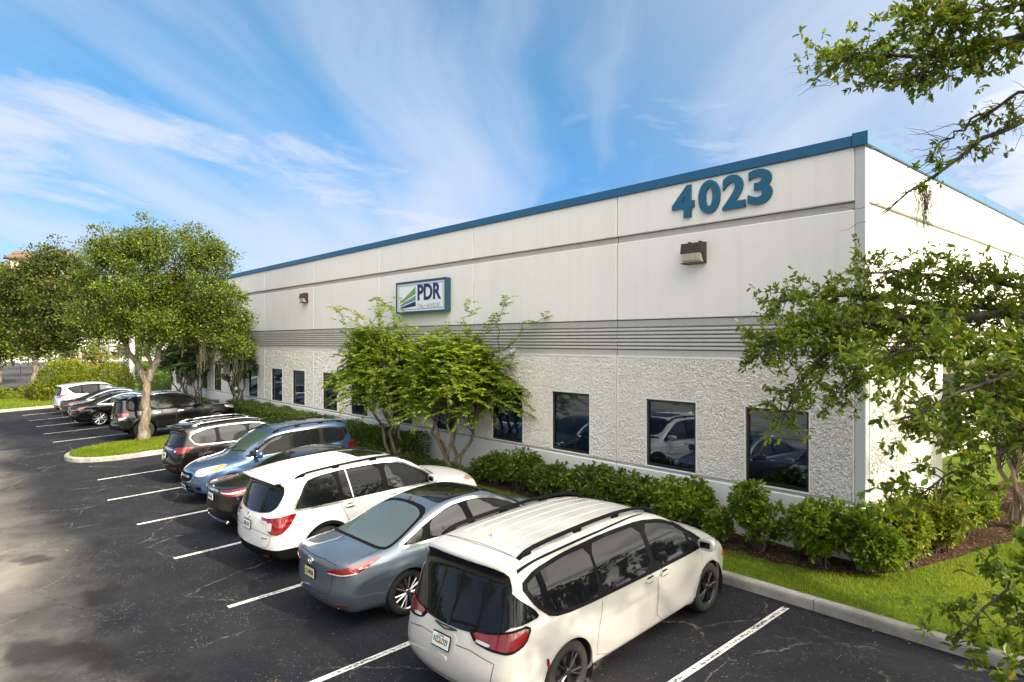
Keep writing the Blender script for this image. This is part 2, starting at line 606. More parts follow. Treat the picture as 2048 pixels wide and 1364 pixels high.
def asphalt():
    """sealed stalls are near black, the worn driving lane greyer; pale crack repairs, chips of aggregate"""
    m, g, b = mat_new('asphalt')
    tc = g.node('ShaderNodeTexCoord').outputs['Object']
    x, y, z = g.sep(tc)
    big = g.noise(tc, 0.22, 5, 0.6, 0.3)
    mid = g.noise(tc, 1.3, 6, 0.65)
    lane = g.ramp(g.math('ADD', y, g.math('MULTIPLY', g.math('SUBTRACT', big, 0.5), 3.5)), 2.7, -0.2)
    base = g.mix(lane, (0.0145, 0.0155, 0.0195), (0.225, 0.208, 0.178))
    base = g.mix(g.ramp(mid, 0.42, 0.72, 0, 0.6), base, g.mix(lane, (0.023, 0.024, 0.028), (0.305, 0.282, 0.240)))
    base = g.mix(g.math('MULTIPLY', g.ramp(g.noise(tc, 0.5, 5, 0.7), 0.53, 0.68), 0.45), base, (0.03, 0.03, 0.032))
    # aggregate
    v = g.voronoi(tc, 62.0, out='Distance')
    vc = g.node('ShaderNodeTexVoronoi')
    g.l.new(tc, vc.inputs['Vector']); vc.inputs['Scale'].default_value = 30.0
    rnd = g.sep(vc.outputs['Color'])[0]
    chip = g.math('MULTIPLY', g.ramp(vc.outputs['Distance'], 0.34, 0.18), g.ramp(rnd, 0.78, 0.86))
    chip = g.math('MULTIPLY', chip, g.ramp(g.noise(tc, 0.9, 4, 0.6), 0.36, 0.66, 0.15, 1.0))
    base = g.mix(g.math('MULTIPLY', chip, 0.55), base, (0.30, 0.29, 0.275))
    sp = g.ramp(g.noise(tc, 110.0, 3, 0.7), 0.54, 0.72)
    base = g.mix(g.math('MULTIPLY', sp, 0.28), base, (0.13, 0.125, 0.12))
    # cracks: warped cell borders that show only here and there
    wv = g.node('ShaderNodeVectorMath', operation='MULTIPLY_ADD')
    g.l.new(g.noise(tc, 1.6, 6, 0.65, out=1), wv.inputs[0]); wv.inputs[1].default_value = (0.55, 0.55, 0); g.l.new(tc, wv.inputs[2])
    e1 = g.voronoi(wv.outputs[0], 0.42, 'DISTANCE_TO_EDGE')
    e2 = g.voronoi(wv.outputs[0], 2.4, 'DISTANCE_TO_EDGE')
    br = g.noise(tc, 7.0, 5, 0.7)
    k1 = g.math('MULTIPLY', g.ramp(e1, 0.009, 0.002), g.ramp(br, 0.38, 0.55))
    k2 = g.math('MULTIPLY', g.ramp(e2, 0.045, 0.006), g.math('MULTIPLY', g.ramp(g.noise(tc, 0.42, 4, 0.6), 0.50, 0.62), g.ramp(br, 0.45, 0.65)))
    pale = g.mix(g.ramp(g.noise(tc, 0.7, 2, 0.5), 0.45, 0.55), (0.30, 0.28, 0.24), (0.016, 0.016, 0.016))
    base = g.mix(g.math('MULTIPLY', k1, 0.36), base, pale)
    base = g.mix(g.math('MULTIPLY', k2, 0.20), base, (0.22, 0.21, 0.185))
    # stains where engines drip
    oil = g.ramp(g.noise(tc, 0.8, 3, 0.5), 0.57, 0.70, 0, 0.7)
    base = g.mix(oil, base, (0.014, 0.014, 0.015))
    g.l.new(base, b.inputs['Base Color'])
    g.l.new(g.ramp(mid, 0.3, 0.7, 0.78, 0.95), b.inputs['Roughness'])
    b.inputs['Specular IOR Level'].default_value = 0.16
    h = g.math('ADD', g.math('MULTIPLY', v, -0.8), g.math('MULTIPLY', k1, -1.4))
    h = g.math('ADD', h, g.noise(tc, 24.0, 3, 0.6))
    g.l.new(g.bump(h, 0.75, 0.008), b.inputs['Normal'])
    return m


M_ASPH = asphalt()


def line_paint():
    m, g, b = mat_new('worn_line_paint')
    tc = g.node('ShaderNodeTexCoord').outputs['Object']
    n = g.noise(tc, 26.0, 6, 0.75)
    n2 = g.noise(tc, 2.2, 4, 0.6)
    y = g.sep(tc)[0]
    mid = g.ramp(g.math('ABSOLUTE', y), 0.0, 0.048, 0.0, 0.13)
    k = g.ramp(g.math('ADD', g.math('ADD', n, mid), g.math('MULTIPLY', n2, 0.45)), 0.69, 0.78)
    g.l.new(g.mix(k, (0.05, 0.05, 0.052), (0.66, 0.65, 0.61)), b.inputs['Base Color'])
    b.inputs['Roughness'].default_value = 0.85
    g.l.new(g.bump(n, 0.4, 0.004), b.inputs['Normal'])
    return m


M_LINE = line_paint()


def soil(name, a, bcol, scale=14.0, bstr=0.8):
    m, g, b = mat_new(name)
    tc = g.node('ShaderNodeTexCoord').outputs['Object']
    n = g.noise(tc, scale, 6, 0.7)
    v = g.voronoi(g.mapping(tc, scale=(1, 2.2, 1)), scale * 2.2)
    c = g.mix(g.ramp(n, 0.3, 0.72), a, bcol)
    c = g.mix(g.ramp(g.noise(tc, 0.6, 4, 0.6), 0.4, 0.7, 0, 0.5), c, tuple(x * 0.6 for x in a))
    g.l.new(c, b.inputs['Base Color'])
    b.inputs['Roughness'].default_value = 1.0
    b.inputs['Specular IOR Level'].default_value = 0.1
    g.l.new(g.bump(g.math('ADD', n, g.math('MULTIPLY', v, -0.7)), bstr, 0.03), b.inputs['Normal'])
    return m


M_TURF = soil('turf', (0.060, 0.095, 0.010), (0.130, 0.180, 0.016), 9.0)
M_MULCH = soil('mulch', (0.030, 0.018, 0.011), (0.105, 0.062, 0.038), 16.0, 1.0)
M_FIELD = soil('far_ground', (0.05, 0.075, 0.018), (0.10, 0.12, 0.035), 1.5)
M_ROAD = soil('far_road', (0.055, 0.055, 0.058), (0.10, 0.10, 0.10), 3.0, 0.3)
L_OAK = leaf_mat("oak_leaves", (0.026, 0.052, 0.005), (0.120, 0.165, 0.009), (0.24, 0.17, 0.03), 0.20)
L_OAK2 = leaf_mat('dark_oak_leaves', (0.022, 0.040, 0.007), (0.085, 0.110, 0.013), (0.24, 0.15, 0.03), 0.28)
L_NEAR = leaf_mat('near_oak_leaves', (0.050, 0.102, 0.007), (0.185, 0.245, 0.014), (0.26, 0.23, 0.03), 0.38, 0.35, 0.5)
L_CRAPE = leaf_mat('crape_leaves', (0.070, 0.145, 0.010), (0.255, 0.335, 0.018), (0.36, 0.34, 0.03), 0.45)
L_CRAPE_SHADE = leaf_mat('shaded_crape_leaves', (0.022, 0.055, 0.016), (0.060, 0.105, 0.025), None, 0.25)  # crape leaf colour darkened to paint in the shade at the far wall
L_HEDGE = leaf_mat('hedge_leaves', (0.036, 0.080, 0.009), (0.125, 0.190, 0.014), None, 0.28, 0.4, 0.5)
L_SHRUB = leaf_mat('shrub_leaves', (0.050, 0.110, 0.007), (0.185, 0.250, 0.013), (0.28, 0.27, 0.02), 0.33, 0.35, 0.5)
L_LIME = leaf_mat('lime_leaves', (0.080, 0.120, 0.008), (0.190, 0.220, 0.014), (0.30, 0.26, 0.02), 0.35)
L_PALM = leaf_mat('palm_leaves', (0.10, 0.115, 0.014), (0.22, 0.20, 0.03), (0.28, 0.18, 0.04), 0.3)
L_GRASS = leaf_mat('grass_blades', (0.085, 0.145, 0.008), (0.215, 0.280, 0.016), (0.30, 0.25, 0.06), 0.45, 0.55, 0.2)
L_MOSS = leaf_mat('spanish_moss', (0.095, 0.098, 0.055), (0.17, 0.168, 0.10), None, 0.25, 0.9, 0.1)
B_OAK = bark('oak_bark', (0.095, 0.078, 0.055), (0.29, 0.25, 0.185), 9.0, 1.0)
B_DARK = bark('branch_bark', (0.060, 0.050, 0.040), (0.14, 0.12, 0.095), 12.0)
B_CRAPE = bark('crape_bark', (0.13, 0.10, 0.07), (0.29, 0.24, 0.175), 5.0, 0.3)

# ---------------------------------------------------------------- ground
YK = 9.46                    # foot of the kerb in front of the building
YF = 11.55                   # face of the building
XC = -4.243                  # its corner


def zg(y):                   # the car park falls gently away from the building
    return -0.60 + 0.045 * min(max(y, -8.0), YK)


def zl(y):                   # lawn and beds between kerb and wall
    return -0.035 + 0.012 * min(max(y - 9.6, 0), 6)


def sheet(name, xs, ys, zf, mat, kind='structure', jit=0.0, parent=None):
    V = np.array([(x, y, zf(y)) for y in ys for x in xs], dtype=np.float32)
    if jit: V[:, 2] += RNG.normal(0, jit, len(V))
    nx = len(xs)
    F = np.array([(j * nx + i, j * nx + i + 1, (j + 1) * nx + i + 1, (j + 1) * nx + i) for j in range(len(ys) - 1) for i in range(nx - 1)])
    return link(name, np_mesh(name, V, F, mat, smooth=True), parent, kind)


sheet('ground', [-900, -300, -120, -60, 0, 60, 300, 900], [-900, -200, -60, -8, 0, YK, 12, 60, 200, 900],
      lambda y: zg(y) - 0.12, M_FIELD)
sheet('parking_lot', np.linspace(-48.5, 60, 60), [-60, -30, -8] + list(np.linspace(-7, YK + .05, 20)), zg, M_ASPH)
sheet('lawn', np.linspace(-48.6, 30, 90), list(np.linspace(YK + .16, YF + .1, 6)), zl, M_TURF)
sheet('side_lawn', np.linspace(XC - 2.2, 30, 40), list(np.linspace(YF + .1, 45, 20)), zl, M_TURF)


def kerb_run(name, path, w=0.19, h=0.155, piece=3.05, gap=0.012, closed=False):
    """a kerb of separate cast pieces along a path of (x, y); the piece lies to the left of the path"""
    root = thing(name, None, None)
    root['kind'] = 'structure'
    P = [Vector((x, y, 0)) for x, y in path]
    L = [0.0]
    for a, b in zip(P, P[1:]): L.append(L[-1] + (b - a).length)
    def at(s):
        s = min(max(s, 0), L[-1])
        for i in range(len(P) - 1):
            if s <= L[i + 1] + 1e-9:
                t = (s - L[i]) / max(1e-9, L[i + 1] - L[i])
                return P[i].lerp(P[i + 1], t), (P[i + 1] - P[i]).normalized()
        return P[-1], (P[-1] - P[-2]).normalized()
    n = max(1, round(L[-1] / piece))
    prof = [(0, -.25), (0.012, h - .045), (0.024, h - .015), (0.05, h), (w - .02, h), (w, h - .015), (w, -.25)]
    for k in range(n):
        s0, s1 = L[-1] * k / n + gap / 2, L[-1] * (k + 1) / n - gap / 2
        m = max(2, int((s1 - s0) / 0.35))
        vs, fs = [], []
        for i in range(m + 1):
            p, d = at(s0 + (s1 - s0) * i / m)
            nrm = Vector((-d.y, d.x, 0))
            for (a, b) in prof:
                q = p + nrm * a
                vs.append((q.x, q.y, zg(p.y) + b + random.uniform(-.003, .003)))
        K = len(prof)
        for i in range(m):
            for j in range(K - 1):
                fs.append((i * K + j, i * K + j + 1, (i + 1) * K + j + 1, (i + 1) * K + j)[::-1])
        fs.append(tuple(range(K))[::-1])
        fs.append(tuple(m * K + j for j in range(K)))
        MB().add(vs, fs).build('kerb_stone', M_KERB, root)
    return root


kerb_run('kerb', [(-25.72, YK), (-4.05, YK), (11.2, YK)])
kerb_run('kerb', [(-48.5, YK), (-29.05, YK)])
arc = [(-27.38 + 1.66 * math.cos(a), 5.06 + 1.66 * math.sin(a)) for a in np.linspace(0, -math.pi, 17)]
isl = [(-25.72, YK + .1)] + arc + [(-29.04, YK + .1)]
kerb_run('island_kerb', isl[::-1])
kerb_run('far_kerb', [(-48.5, 9.4)] + [(-48.5, 4.0), (-48.5, -30)])
# island and far lawns (slightly domed turf inside the kerb)
ins = [(-27.38 + (x + 27.38) * .895, max(y, 5.06) if y > 5.06 else 5.06 + (y - 5.06) * .895) for x, y in isl]
MB().add([(-27.38, 6.5, zg(6.5) + .20)] + [(x, y, zg(y) + .145) for x, y in ins],
         [(0, i, i % len(ins) + 1) for i in range(1, len(ins) + 1)], True).build('island_lawn', M_TURF, None, None, 'structure')
sheet('far_lawn', np.linspace(-66, -48.66, 20), list(np.linspace(-40, 24, 40)), lambda y: zg(y) + .13, M_TURF)
sheet('far_road', [-150, -100, -84, -70], [-80, -40, -8, 0, YK, 20, 60], lambda y: zg(y) - .02, M_ROAD)

# painted stall lines
for i, (x, y1) in enumerate([(-4.5, 9.3), (-7.55, 9.2), (-10.57, 9.2), (-13.6, 9.2), (-16.67, 9.2), (-19.73, 9.2), (-22.75, 9.2),
                             (-32.4, 9.3), (-35.55, 9.3), (-38.8, 9.3), (-41.97, 9.3), (-45.2, 9.3)]):
    y0 = 3.42 + (0.0, -.03, 0.02, 0.02, .03, -.02, .25, .24, .26, .3, .3, .3)[i]
    n = 14
    ys = np.linspace(0, y1 - y0, n)
    vs = []
    for t in ys:
        j = random.uniform(-.006, .006)
        vs += [(-0.052 + j, t, zg(y0 + t) + .005), (0.052 + j, t, zg(y0 + t) + .005)]
    o = MB().add(vs, [(2 * q, 2 * q + 1, 2 * q + 3, 2 * q + 2) for q in range(n - 1)]).build('stall_line', M_LINE, None, None, 'structure')
    o.location = (x, y0, 0)
    o['group'] = 'white stall lines'


# mulch beds with a wandering edge
def bed(name, edge, back, mat, lift=.02):
    """strip between an outer edge line and a back line of (x, y), mounded a little"""
    n = len(edge)
    vs, fs = [], []
    R = 8
    for i in range(n):
        a, b = Vector(edge[i]), Vector(back[i])
        for r in range(R + 1):
            t = r / R
            p = a.lerp(b, t)
            vs.append((p.x, p.y, zl(p.y) + lift * min(1, 4 * t) + .004 + (random.uniform(-.012, .014) if r else -.02)))
    for i in range(n - 1):
        for r in range(R):
            fs.append((i * (R + 1) + r, (i + 1) * (R + 1) + r, (i + 1) * (R + 1) + r + 1, i * (R + 1) + r + 1))
    return MB().add(vs, fs, True).build(name, mat, None, None, 'structure')


ex = np.linspace(-46, -5.2, 140)
bed('mulch_bed', [(x, 10.56 + .06 * math.sin(x * 1.3) + .06 * math.sin(x * 3.1 + 1)) for x in ex], [(x, YF + .06) for x in ex], M_MULCH)
ce = [(-5.2, 10.60), (-4.7, 10.68), (-4.2, 10.95), (-3.8, 11.45), (-3.55, 12.2), (-3.25, 13.2), (-3.1, 14.0), (-2.85, 14.9), (-2.45, 15.5), (-2.4, 16.3), (-2.7, 17.2), (-2.9, 21)]
cb = [(-5.2, YF + .06), (-4.9, YF + .06), (-4.5, YF + .06), (-4.3, YF + .06), (-4.3, 11.9), (-4.3, 12.9), (-4.3, 14.0), (-4.3, 15.0), (-4.3, 15.8), (-4.3, 16.6), (-4.3, 18), (-4.3, 21)]
bed('mulch_bed', ce, cb, M_MULCH, .03)


# ---------------------------------------------------------------- the building
bld = thing('office_building', 'long off-white tilt-up office building with a blue roof edge and dark windows', 'building')
JX = [XC] + [-9.5 - 5.235 * k for k in range(8)]
Z_RB, Z_RT, Z_B0, Z_B1, Z_P0, Z_P1, Z_CT = 1.0, 3.37, 3.37, 4.17, 5.90, 6.05, 6.95


def lumps(nx, nz, amp):
    a = RNG.random((nz, nx))
    b = RNG.random((nz // 2 + 2, nx // 2 + 2)).repeat(2, 0).repeat(2, 1)[:nz, :nx]
    return amp * (1.15 * a ** .6 + 0.15 * b - 0.85)


def rough_piece(x0, x1, z0, z1, res, amp, V, F, off):
    nx, nz = max(2, int(round((x1 - x0) / res)) + 1), max(2, int(round((z1 - z0) / res)) + 1)
    X, Z = np.meshgrid(np.linspace(x0, x1, nx), np.linspace(z0, z1, nz))
    D = lumps(nx, nz, amp)
    D[0, :] = D[-1, :] = 0.0
    D[:, 0] = D[:, -1] = 0.0
    jx = RNG.normal(0, res * .16, X.shape); jx[:, 0] = jx[:, -1] = 0; jx[0] = jx[-1] = 0
    jz = RNG.normal(0, res * .16, X.shape); jz[:, 0] = jz[:, -1] = 0; jz[0] = jz[-1] = 0
    V.append(np.stack([(X + jx).ravel(), -D.ravel() - .004, (Z + jz).ravel()], 1))
    i = np.arange(nx - 1)[None, :] + nx * np.arange(nz - 1)[:, None]
    i = i.ravel() + off
    F.append(np.stack([i, i + 1, i + 1 + nx, i + nx], 1))
    return off + nx * nz


def rough_panel(x0, x1, z0, z1, holes, res, amp, parent, place=None):
    """cast exposed-aggregate panel with window holes; lies in y = 0 facing -y, optional placement matrix"""
    V, F, off = [], [], 0
    xs = x0
    for (a, b, c, d) in sorted(holes):
        off = rough_piece(xs, a, z0, z1, res, amp, V, F, off)
        if c > z0 + .03: off = rough_piece(a, b, z0, c, res, amp, V, F, off)
        off = rough_piece(a, b, d, z1, res, amp, V, F, off)
        xs = b
    off = rough_piece(xs, x1, z0, z1, res, amp, V, F, off)
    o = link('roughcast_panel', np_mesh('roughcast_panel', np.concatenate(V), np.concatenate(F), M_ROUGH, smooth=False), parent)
    o.location = (0, YF, 0)
    if place is not None: o.matrix_local = place
    return o


def border(x0, x1, z0, z1, t, y0, y1):
    m = MB()
    m.box(x0 - t, x0, y0, y1, z0 - t, z1 + t)
    m.box(x1, x1 + t, y0, y1, z0 - t, z1 + t)
    m.box(x0, x1, y0, y1, z1, z1 + t)
    m.box(x0, x1, y0, y1, z0 - t, z0)
    return m


def window(x0, x1, z0, z1, blind):
    w = border(x0 + .001, x1 - .001, z0 + .001, z1 - .001, .022, YF - .018, YF + .10).build('window', M_WHITE, bld)
    f = MB()
    t = .058
    for (a, b, c, d) in ((x0, x0 + t, z0, z1), (x1 - t, x1, z0, z1), (x0 + t, x1 - t, z1 - t, z1), (x0 + t, x1 - t, z0, z0 + t)):
        f.box(a, b, YF + .030, YF + .085, c, d)
    f.build('frame', M_FRAME, w)
    MB().add([(x0 + t, YF + .058, z0 + t), (x1 - t, YF + .058, z0 + t), (x1 - t, YF + .058, z1 - t), (x0 + t, YF + .058, z1 - t)], [(0, 1, 2, 3)]).build('pane', M_PANE, w)
    r = MB()
    r.box(x0 - .3, x1 + .3, YF + 1.3, YF + 1.32, z0 - .2, z1 + .1)
    r.box(x0 - .32, x0 - .3, YF + .11, YF + 1.3, z0 - .2, z1 + .1)
    r.box(x1 + .3, x1 + .32, YF + .11, YF + 1.3, z0 - .2, z1 + .1)
    r.box(x0 - .32, x1 + .32, YF + .11, YF + 1.3, z1 + .1, z1 + .12)
    r.box(x0 - .32, x1 + .32, YF + .11, YF + 1.3, z0 - .22, z0 - .2)
    r.box(x0 - .32, x0 + .01, YF + .105, YF + .11, z0 - .22, z1 + .12)
    r.box(x1 - .01, x1 + .32, YF + .105, YF + .11, z0 - .22, z1 + .12)
    r.build('window_recess', M_ROOM, w)
    b = MB()
    z = z1 - .05
    while z > blind:
        b.add([(x0 + .02, YF + .135, z), (x1 - .02, YF + .135, z), (x1 - .02, YF + .155, z - .030), (x0 + .02, YF + .155, z - .030)], [(0, 1, 2, 3)])
        z -= .034
    b.build('blind', M_BLIND, w)
    if blind > z0 + .1:
        MB().box(x0 + .02, x1 - .02, YF + .13, YF + .16, blind - .035, blind - .012).build('blind_rail', M_BLIND, w)
    return w


for k in range(8):
    xb, xa = JX[k] - (.178 if k == 0 else .012), JX[k + 1] + .012
    MB().box(xa, xb, YF, YF + .075, Z_P1, Z_CT, .014).build('upper_panel', M_WHITE, bld)
    MB().box(xa, xb, YF + .062, YF + .085, Z_P0, Z_P1 - .016).build('reveal_band', M_GREY, bld)
    MB().box(xa, xb, YF, YF + .075, Z_B1, Z_P0, .014).build('main_panel', M_WHITE, bld)
    MB().box(xa, xb, YF + .080, YF + .0855, Z_B0, Z_B1 - .022).build('rib_backing', M_GREY, bld)
    MB().box(xa, xb, YF + .026, YF + .079, 4.015, Z_B1 - .018).build('band_rail', M_GREY, bld)
    MB().box(xa, xb, YF + .026, YF + .079, Z_B0, 3.50).build('band_rail', M_GREY, bld)
    for r in range(6):
        z = 3.525 + r * .0805
        MB().box(xa, xb, YF + .008, YF + .079, z, z + .050, .006).build('rib', M_RIB, bld)
    rx = [(-6.38, -5.17), (-8.69, -7.45)] if k == 0 else [(JX[k] - 2.06, JX[k] - .81), (JX[k] - 4.39, JX[k] - 3.14)]
    wins = [(a, b, 1.022, 2.455) for a, b in rx]
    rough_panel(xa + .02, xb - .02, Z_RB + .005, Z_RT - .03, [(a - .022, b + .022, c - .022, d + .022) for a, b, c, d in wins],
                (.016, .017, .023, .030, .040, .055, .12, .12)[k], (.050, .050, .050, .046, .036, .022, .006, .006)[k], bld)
    m = MB()
    m.box(xa, xb, YF - .016, YF + .06, Z_RT - .03, Z_RT + .004)
    m.box(xa, xa + .02, YF - .016, YF + .06, Z_RB, Z_RT - .03)
    m.box(xb - .02, xb, YF - .016, YF + .06, Z_RB, Z_RT - .03)
    m.build('panel_border', M_WHITE, bld)
    MB().box(xa, xb, YF + .002, YF + .08, .945, Z_RB).build('sill_band', M_GREY, bld)
    MB().box(xa - .005, xb + (.007 if k else .18), YF - .035, YF + .08, -.3, .945, .018).build('plinth_panel', M_PLINTH, bld)
    for j, (a, b, c, d) in enumerate(wins):
        window(a, b, c, d, {(0, 0): 1.50, (0, 1): 1.20, (1, 0): 1.10}.get((k, j), 1.08))
    if k: MB().box(JX[k] - .2, JX[k] + .2, YF + .085, YF + .12, -.3, Z_CT).build('joint_backing', M_CORE, bld)
# corner pilaster, core and roof
MB().box(XC - .170, XC, YF + .008, YF + .16, Z_RB - .055, 6.95, .008).build('pilaster', M_PIL, bld)
BX, BY = JX[-1], 44.0
c_ = MB()
c_.box(BX, XC - .16, YF + .086, YF + .3, 3.30, 6.9)
c_.box(BX, XC - .16, YF + .086, YF + .3, -.3, 0.7)
c_.box(XC - .3, XC - .086, YF + .3, BY, 3.40, 6.9)
c_.box(XC - .3, XC - .086, YF + .3, 15.3, -.3, 3.40)
c_.box(BX, XC - .4, BY, BY + .2, -.3, 6.9)
c_.box(BX - .02, BX + .2, YF + .3, BY, -.3, 6.95)
c_.build('core_wall', M_CORE, bld)
MB().box(BX + .1, XC - .31, YF + .31, BY - .1, 6.6, 6.7).build('roof', M_ROOF, bld)
MB().box(BX - .04, BX - .021, YF - .005, BY, -.3, 6.95).build('end_wall', M_WHITE, bld)
x = XC - .20
k = 0
while x > BX:
    x2 = max(BX - .06, x - (2.44 if k == 0 else 2.617))
    MB().box(x2 + .004, x - .003, YF - .045, YF + .32, 6.945, 7.135, .006).build('coping', M_COPING, bld)
    x = x2
    k += 1
MB().box(XC - .195, XC + .06, YF - .062, YF + .33, 6.94, 7.165, .006).build('coping_corner', M_COPING, bld)
# the sunlit side wall
SJ = [YF, 15.03, 18.7, 22.4, 26.1, 29.8, 33.5, 37.2, 40.9, BY]
side = Matrix.Translation((XC, 0, 0)) @ Matrix.Rotation(rad(90), 4, 'Z')     # local x -> +Y, local -y -> +X
for k in range(9):
    a, b = SJ[k] + (.166 if k == 0 else .009), SJ[k + 1] - .009
    MB().box(XC - .075, XC, a, b, Z_P1, Z_CT, .014).build('upper_panel', M_WHITE, bld)
    MB().box(XC - .085, XC - .062, a, b, Z_P0, Z_P1).build('reveal_band', M_GREY, bld)
    MB().box(XC - .075, XC, a, b, Z_B1, Z_P0, .014).build('main_panel', M_WHITE, bld)
    MB().box(XC - .0855, XC - .080, a, b, Z_B0, Z_B1).build('rib_backing', M_GREY, bld)
    for r in range(6):
        z = 3.525 + r * .0805
        MB().box(XC - .079, XC - .008, a, b, z, z + .050, .006).build('rib', M_RIB, bld)
    MB().box(XC - .079, XC - .026, a, b, 4.015, 4.158).build('band_rail', M_GREY, bld)
    MB().box(XC - .079, XC - .026, a, b, 3.37, 3.50).build('band_rail', M_GREY, bld)
    MB().box(XC - .04, XC + .045, a - (.0 if k else .045), b, 6.945, 7.13, .006).build('coping', M_COPING, bld) if k else \
        MB().box(XC - .04, XC + .045, a + .17, b, 6.945, 7.13, .006).build('coping', M_COPING, bld)
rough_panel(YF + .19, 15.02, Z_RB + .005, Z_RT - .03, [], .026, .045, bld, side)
MB().box(XC - .08, XC + .012, YF + .165, YF + .188, Z_RB, Z_RT).build('panel_border', M_WHITE, bld)
MB().box(XC - .08, XC - .002, YF + .19, 15.02, .945, Z_RB).build('sill_band', M_GREY, bld)
MB().box(XC - .08, XC + .035, YF - .034, 15.02, -.3, .945, .018).build('plinth_panel', M_PLINTH, bld)
MB().box(XC - .12, XC + .02, 15.04, 15.55, -.3, 3.36, .02).build('entry_column', M_WHITE, bld)
MB().box(XC - 2.4, XC - 2.3, 15.3, BY, -.3, 3.4).build('entry_back_wall', M_WHITE, bld)
MB().box(XC - 2.3, XC - .3, 15.3, BY, 3.28, 3.39).build('entry_soffit', M_WHITE, bld)
for y in (17.5, 20.6, 23.7):
    w = border(y, y + 2.2, .2, 2.6, .04, -.02, .03)
    o = w.build('window', M_FRAME, bld); o.matrix_local = Matrix.Translation((XC - 2.3, 0, 0)) @ Matrix.Rotation(rad(90), 4, 'Z')
    p_ = MB().add([(y, -.004, .2), (y + 2.2, -.004, .2), (y + 2.2, -.004, 2.6), (y, -.004, 2.6)], [(0, 1, 2, 3)]).build('pane', M_FRAME, o)


# street number: four raised digits
for ch, x, z, lab in (('4', -7.735, 6.545, 'blue raised figure four, first digit of the street number'),
                      ('0', -7.13, 6.555, 'blue raised zero, the closed oval digit of the street number'),
                      ('2', -6.60, 6.565, 'blue raised figure two with its flat foot, third digit of the street number'),
                      ('3', -6.07, 6.57, 'blue raised figure three, last digit and nearest the building corner')):
    me = text_mesh('address_digit', ch, .80, .05, M_DIGIT, offset=.030)
    o = link('address_digit', me)
    xs = [v.co.x for v in me.vertices]; ys = [v.co.y for v in me.vertices]
    sx, sy = (.52 if ch == '4' else .475) / (max(xs) - min(xs)), .66 / (max(ys) - min(ys))
    cx, cy = (max(xs) + min(xs)) / 2, (max(ys) + min(ys)) / 2
    for v in me.vertices: v.co = ((v.co.x - cx) * sx, (v.co.y - cy) * sy, v.co.z)
    o.rotation_euler = (rad(90), 0, 0)
    o.location = (x, YF - .030, z)
    tag(o, lab, 'house number', 'street number digits')


# wall packs
def wall_lamp(x, z, w, h, lab):
    t = thing('wall_lamp', lab, 'wall lamp', (x, YF, z), group='wall lamps on the facade')
    m = MB()
    m.prism([(0, 0), (0, h), (-.20, h - .02), (-.235, h * .50), (-.225, h * .48), (-.15, h * .48), (-.06, 0)], -w / 2, w / 2, 'x')
    M_ = simple('lamp_bronze', (0.060, 0.046, 0.030), 0.45, 0.3) if 'lamp_bronze' not in MATS else MATS['lamp_bronze']
    m.build('housing', M_, t)
    L = simple('lamp_lens', (0.50, 0.46, 0.34), 0.18, noise=0.45, nscale=14) if 'lamp_lens' not in MATS else MATS['lamp_lens']
    MB().prism([(-.152, h * .475), (-.222, h * .475), (-.205, h * .16), (-.13, .035), (-.066, .012)], -w / 2 + .025, w / 2 - .025, 'x').build('lens', L, t)
    g_ = MB(); g_.box(-w / 2, -w / 2 + .02, -.21, -.08, .0, .02); g_.box(w / 2 - .02, w / 2, -.21, -.08, 0, .02)
    g_.box(-w / 2, w / 2, -.225, -.205, .0, .02); g_.build('guard', M_, t)
    k_ = MB(); k_.box(-w * .28, -w * .2, -.12, -.03, h, h + .018); k_.box(w * .25, w * .33, -.12, -.03, h, h + .018); k_.build('hinge', M_, t)


wall_lamp(-7.44, 5.25, .46, .43, 'large bronze wall lamp with clear lens below the street number')
wall_lamp(-25.9, 5.27, .40, .40, 'dark wall lamp on the facade left of the company sign')

# company sign
sg = thing('company_sign', 'blue framed box sign with PDR lettering and striped logo on the facade', 'sign', (-17.18, YF - .20, 5.085))
SW, SH = 2.78, 1.02
M_SIGNB = simple('sign_blue', (0.018, 0.085, 0.13), 0.35, noise=0.1)
M_SIGNW = simple('sign_face', (0.80, 0.82, 0.86), 0.35)
M_NAVY = simple('sign_navy', (0.012, 0.020, 0.13), 0.4)
M_LGRN = simple('sign_green', (0.15, 0.36, 0.08), 0.4)
M_LTEAL = simple('sign_teal', (0.12, 0.30, 0.34), 0.4)
M_LGREY = simple('sign_grey', (0.42, 0.45, 0.48), 0.4)
MB().box(-SW / 2, SW / 2, .03, .20, -SH / 2, SH / 2, .03).build('cabinet', M_SIGNB, sg)
border(-SW / 2 + .07, SW / 2 - .07, -SH / 2 + .07, SH / 2 - .07, .07, -.006, .03).build('frame', M_SIGNB, sg)
MB().box(-SW / 2 + .07, SW / 2 - .07, .012, .028, -SH / 2 + .07, SH / 2 - .07).build('sign_face', M_SIGNW, sg)
border(-SW / 2 + .155, SW / 2 - .155, -SH / 2 + .135, SH / 2 - .135, .013, .006, .011).build('border_line', M_SIGNB, sg)
fx0, fz0 = -SW / 2 + .21, -SH / 2 + .17
for m_, pts in ((M_LGRN, [(.02, .16), (.94, .44), (.94, .66), (.02, .185)]),
                (M_LTEAL, [(.02, .075), (.94, .235), (.94, .385), (.02, .105)]),
                (M_NAVY, [(.02, -.005), (.94, .05), (.94, .205), (.02, .025)])):
    MB().prism([(fx0 + a, fz0 + b) for a, b in pts], .004, .0115).build('logo_stripe', m_, sg)
me = text_mesh('lettering', 'PDR', .66, .008, M_NAVY, offset=.020, width=1.26)
o = link('lettering', me, sg); o.rotation_euler = (rad(90), 0, 0); o.location = (.47, .005, .10)
me = text_mesh('lettering', 'CPAs + ADVISORS', .20, .006, M_LGREY, offset=0, width=1.25)
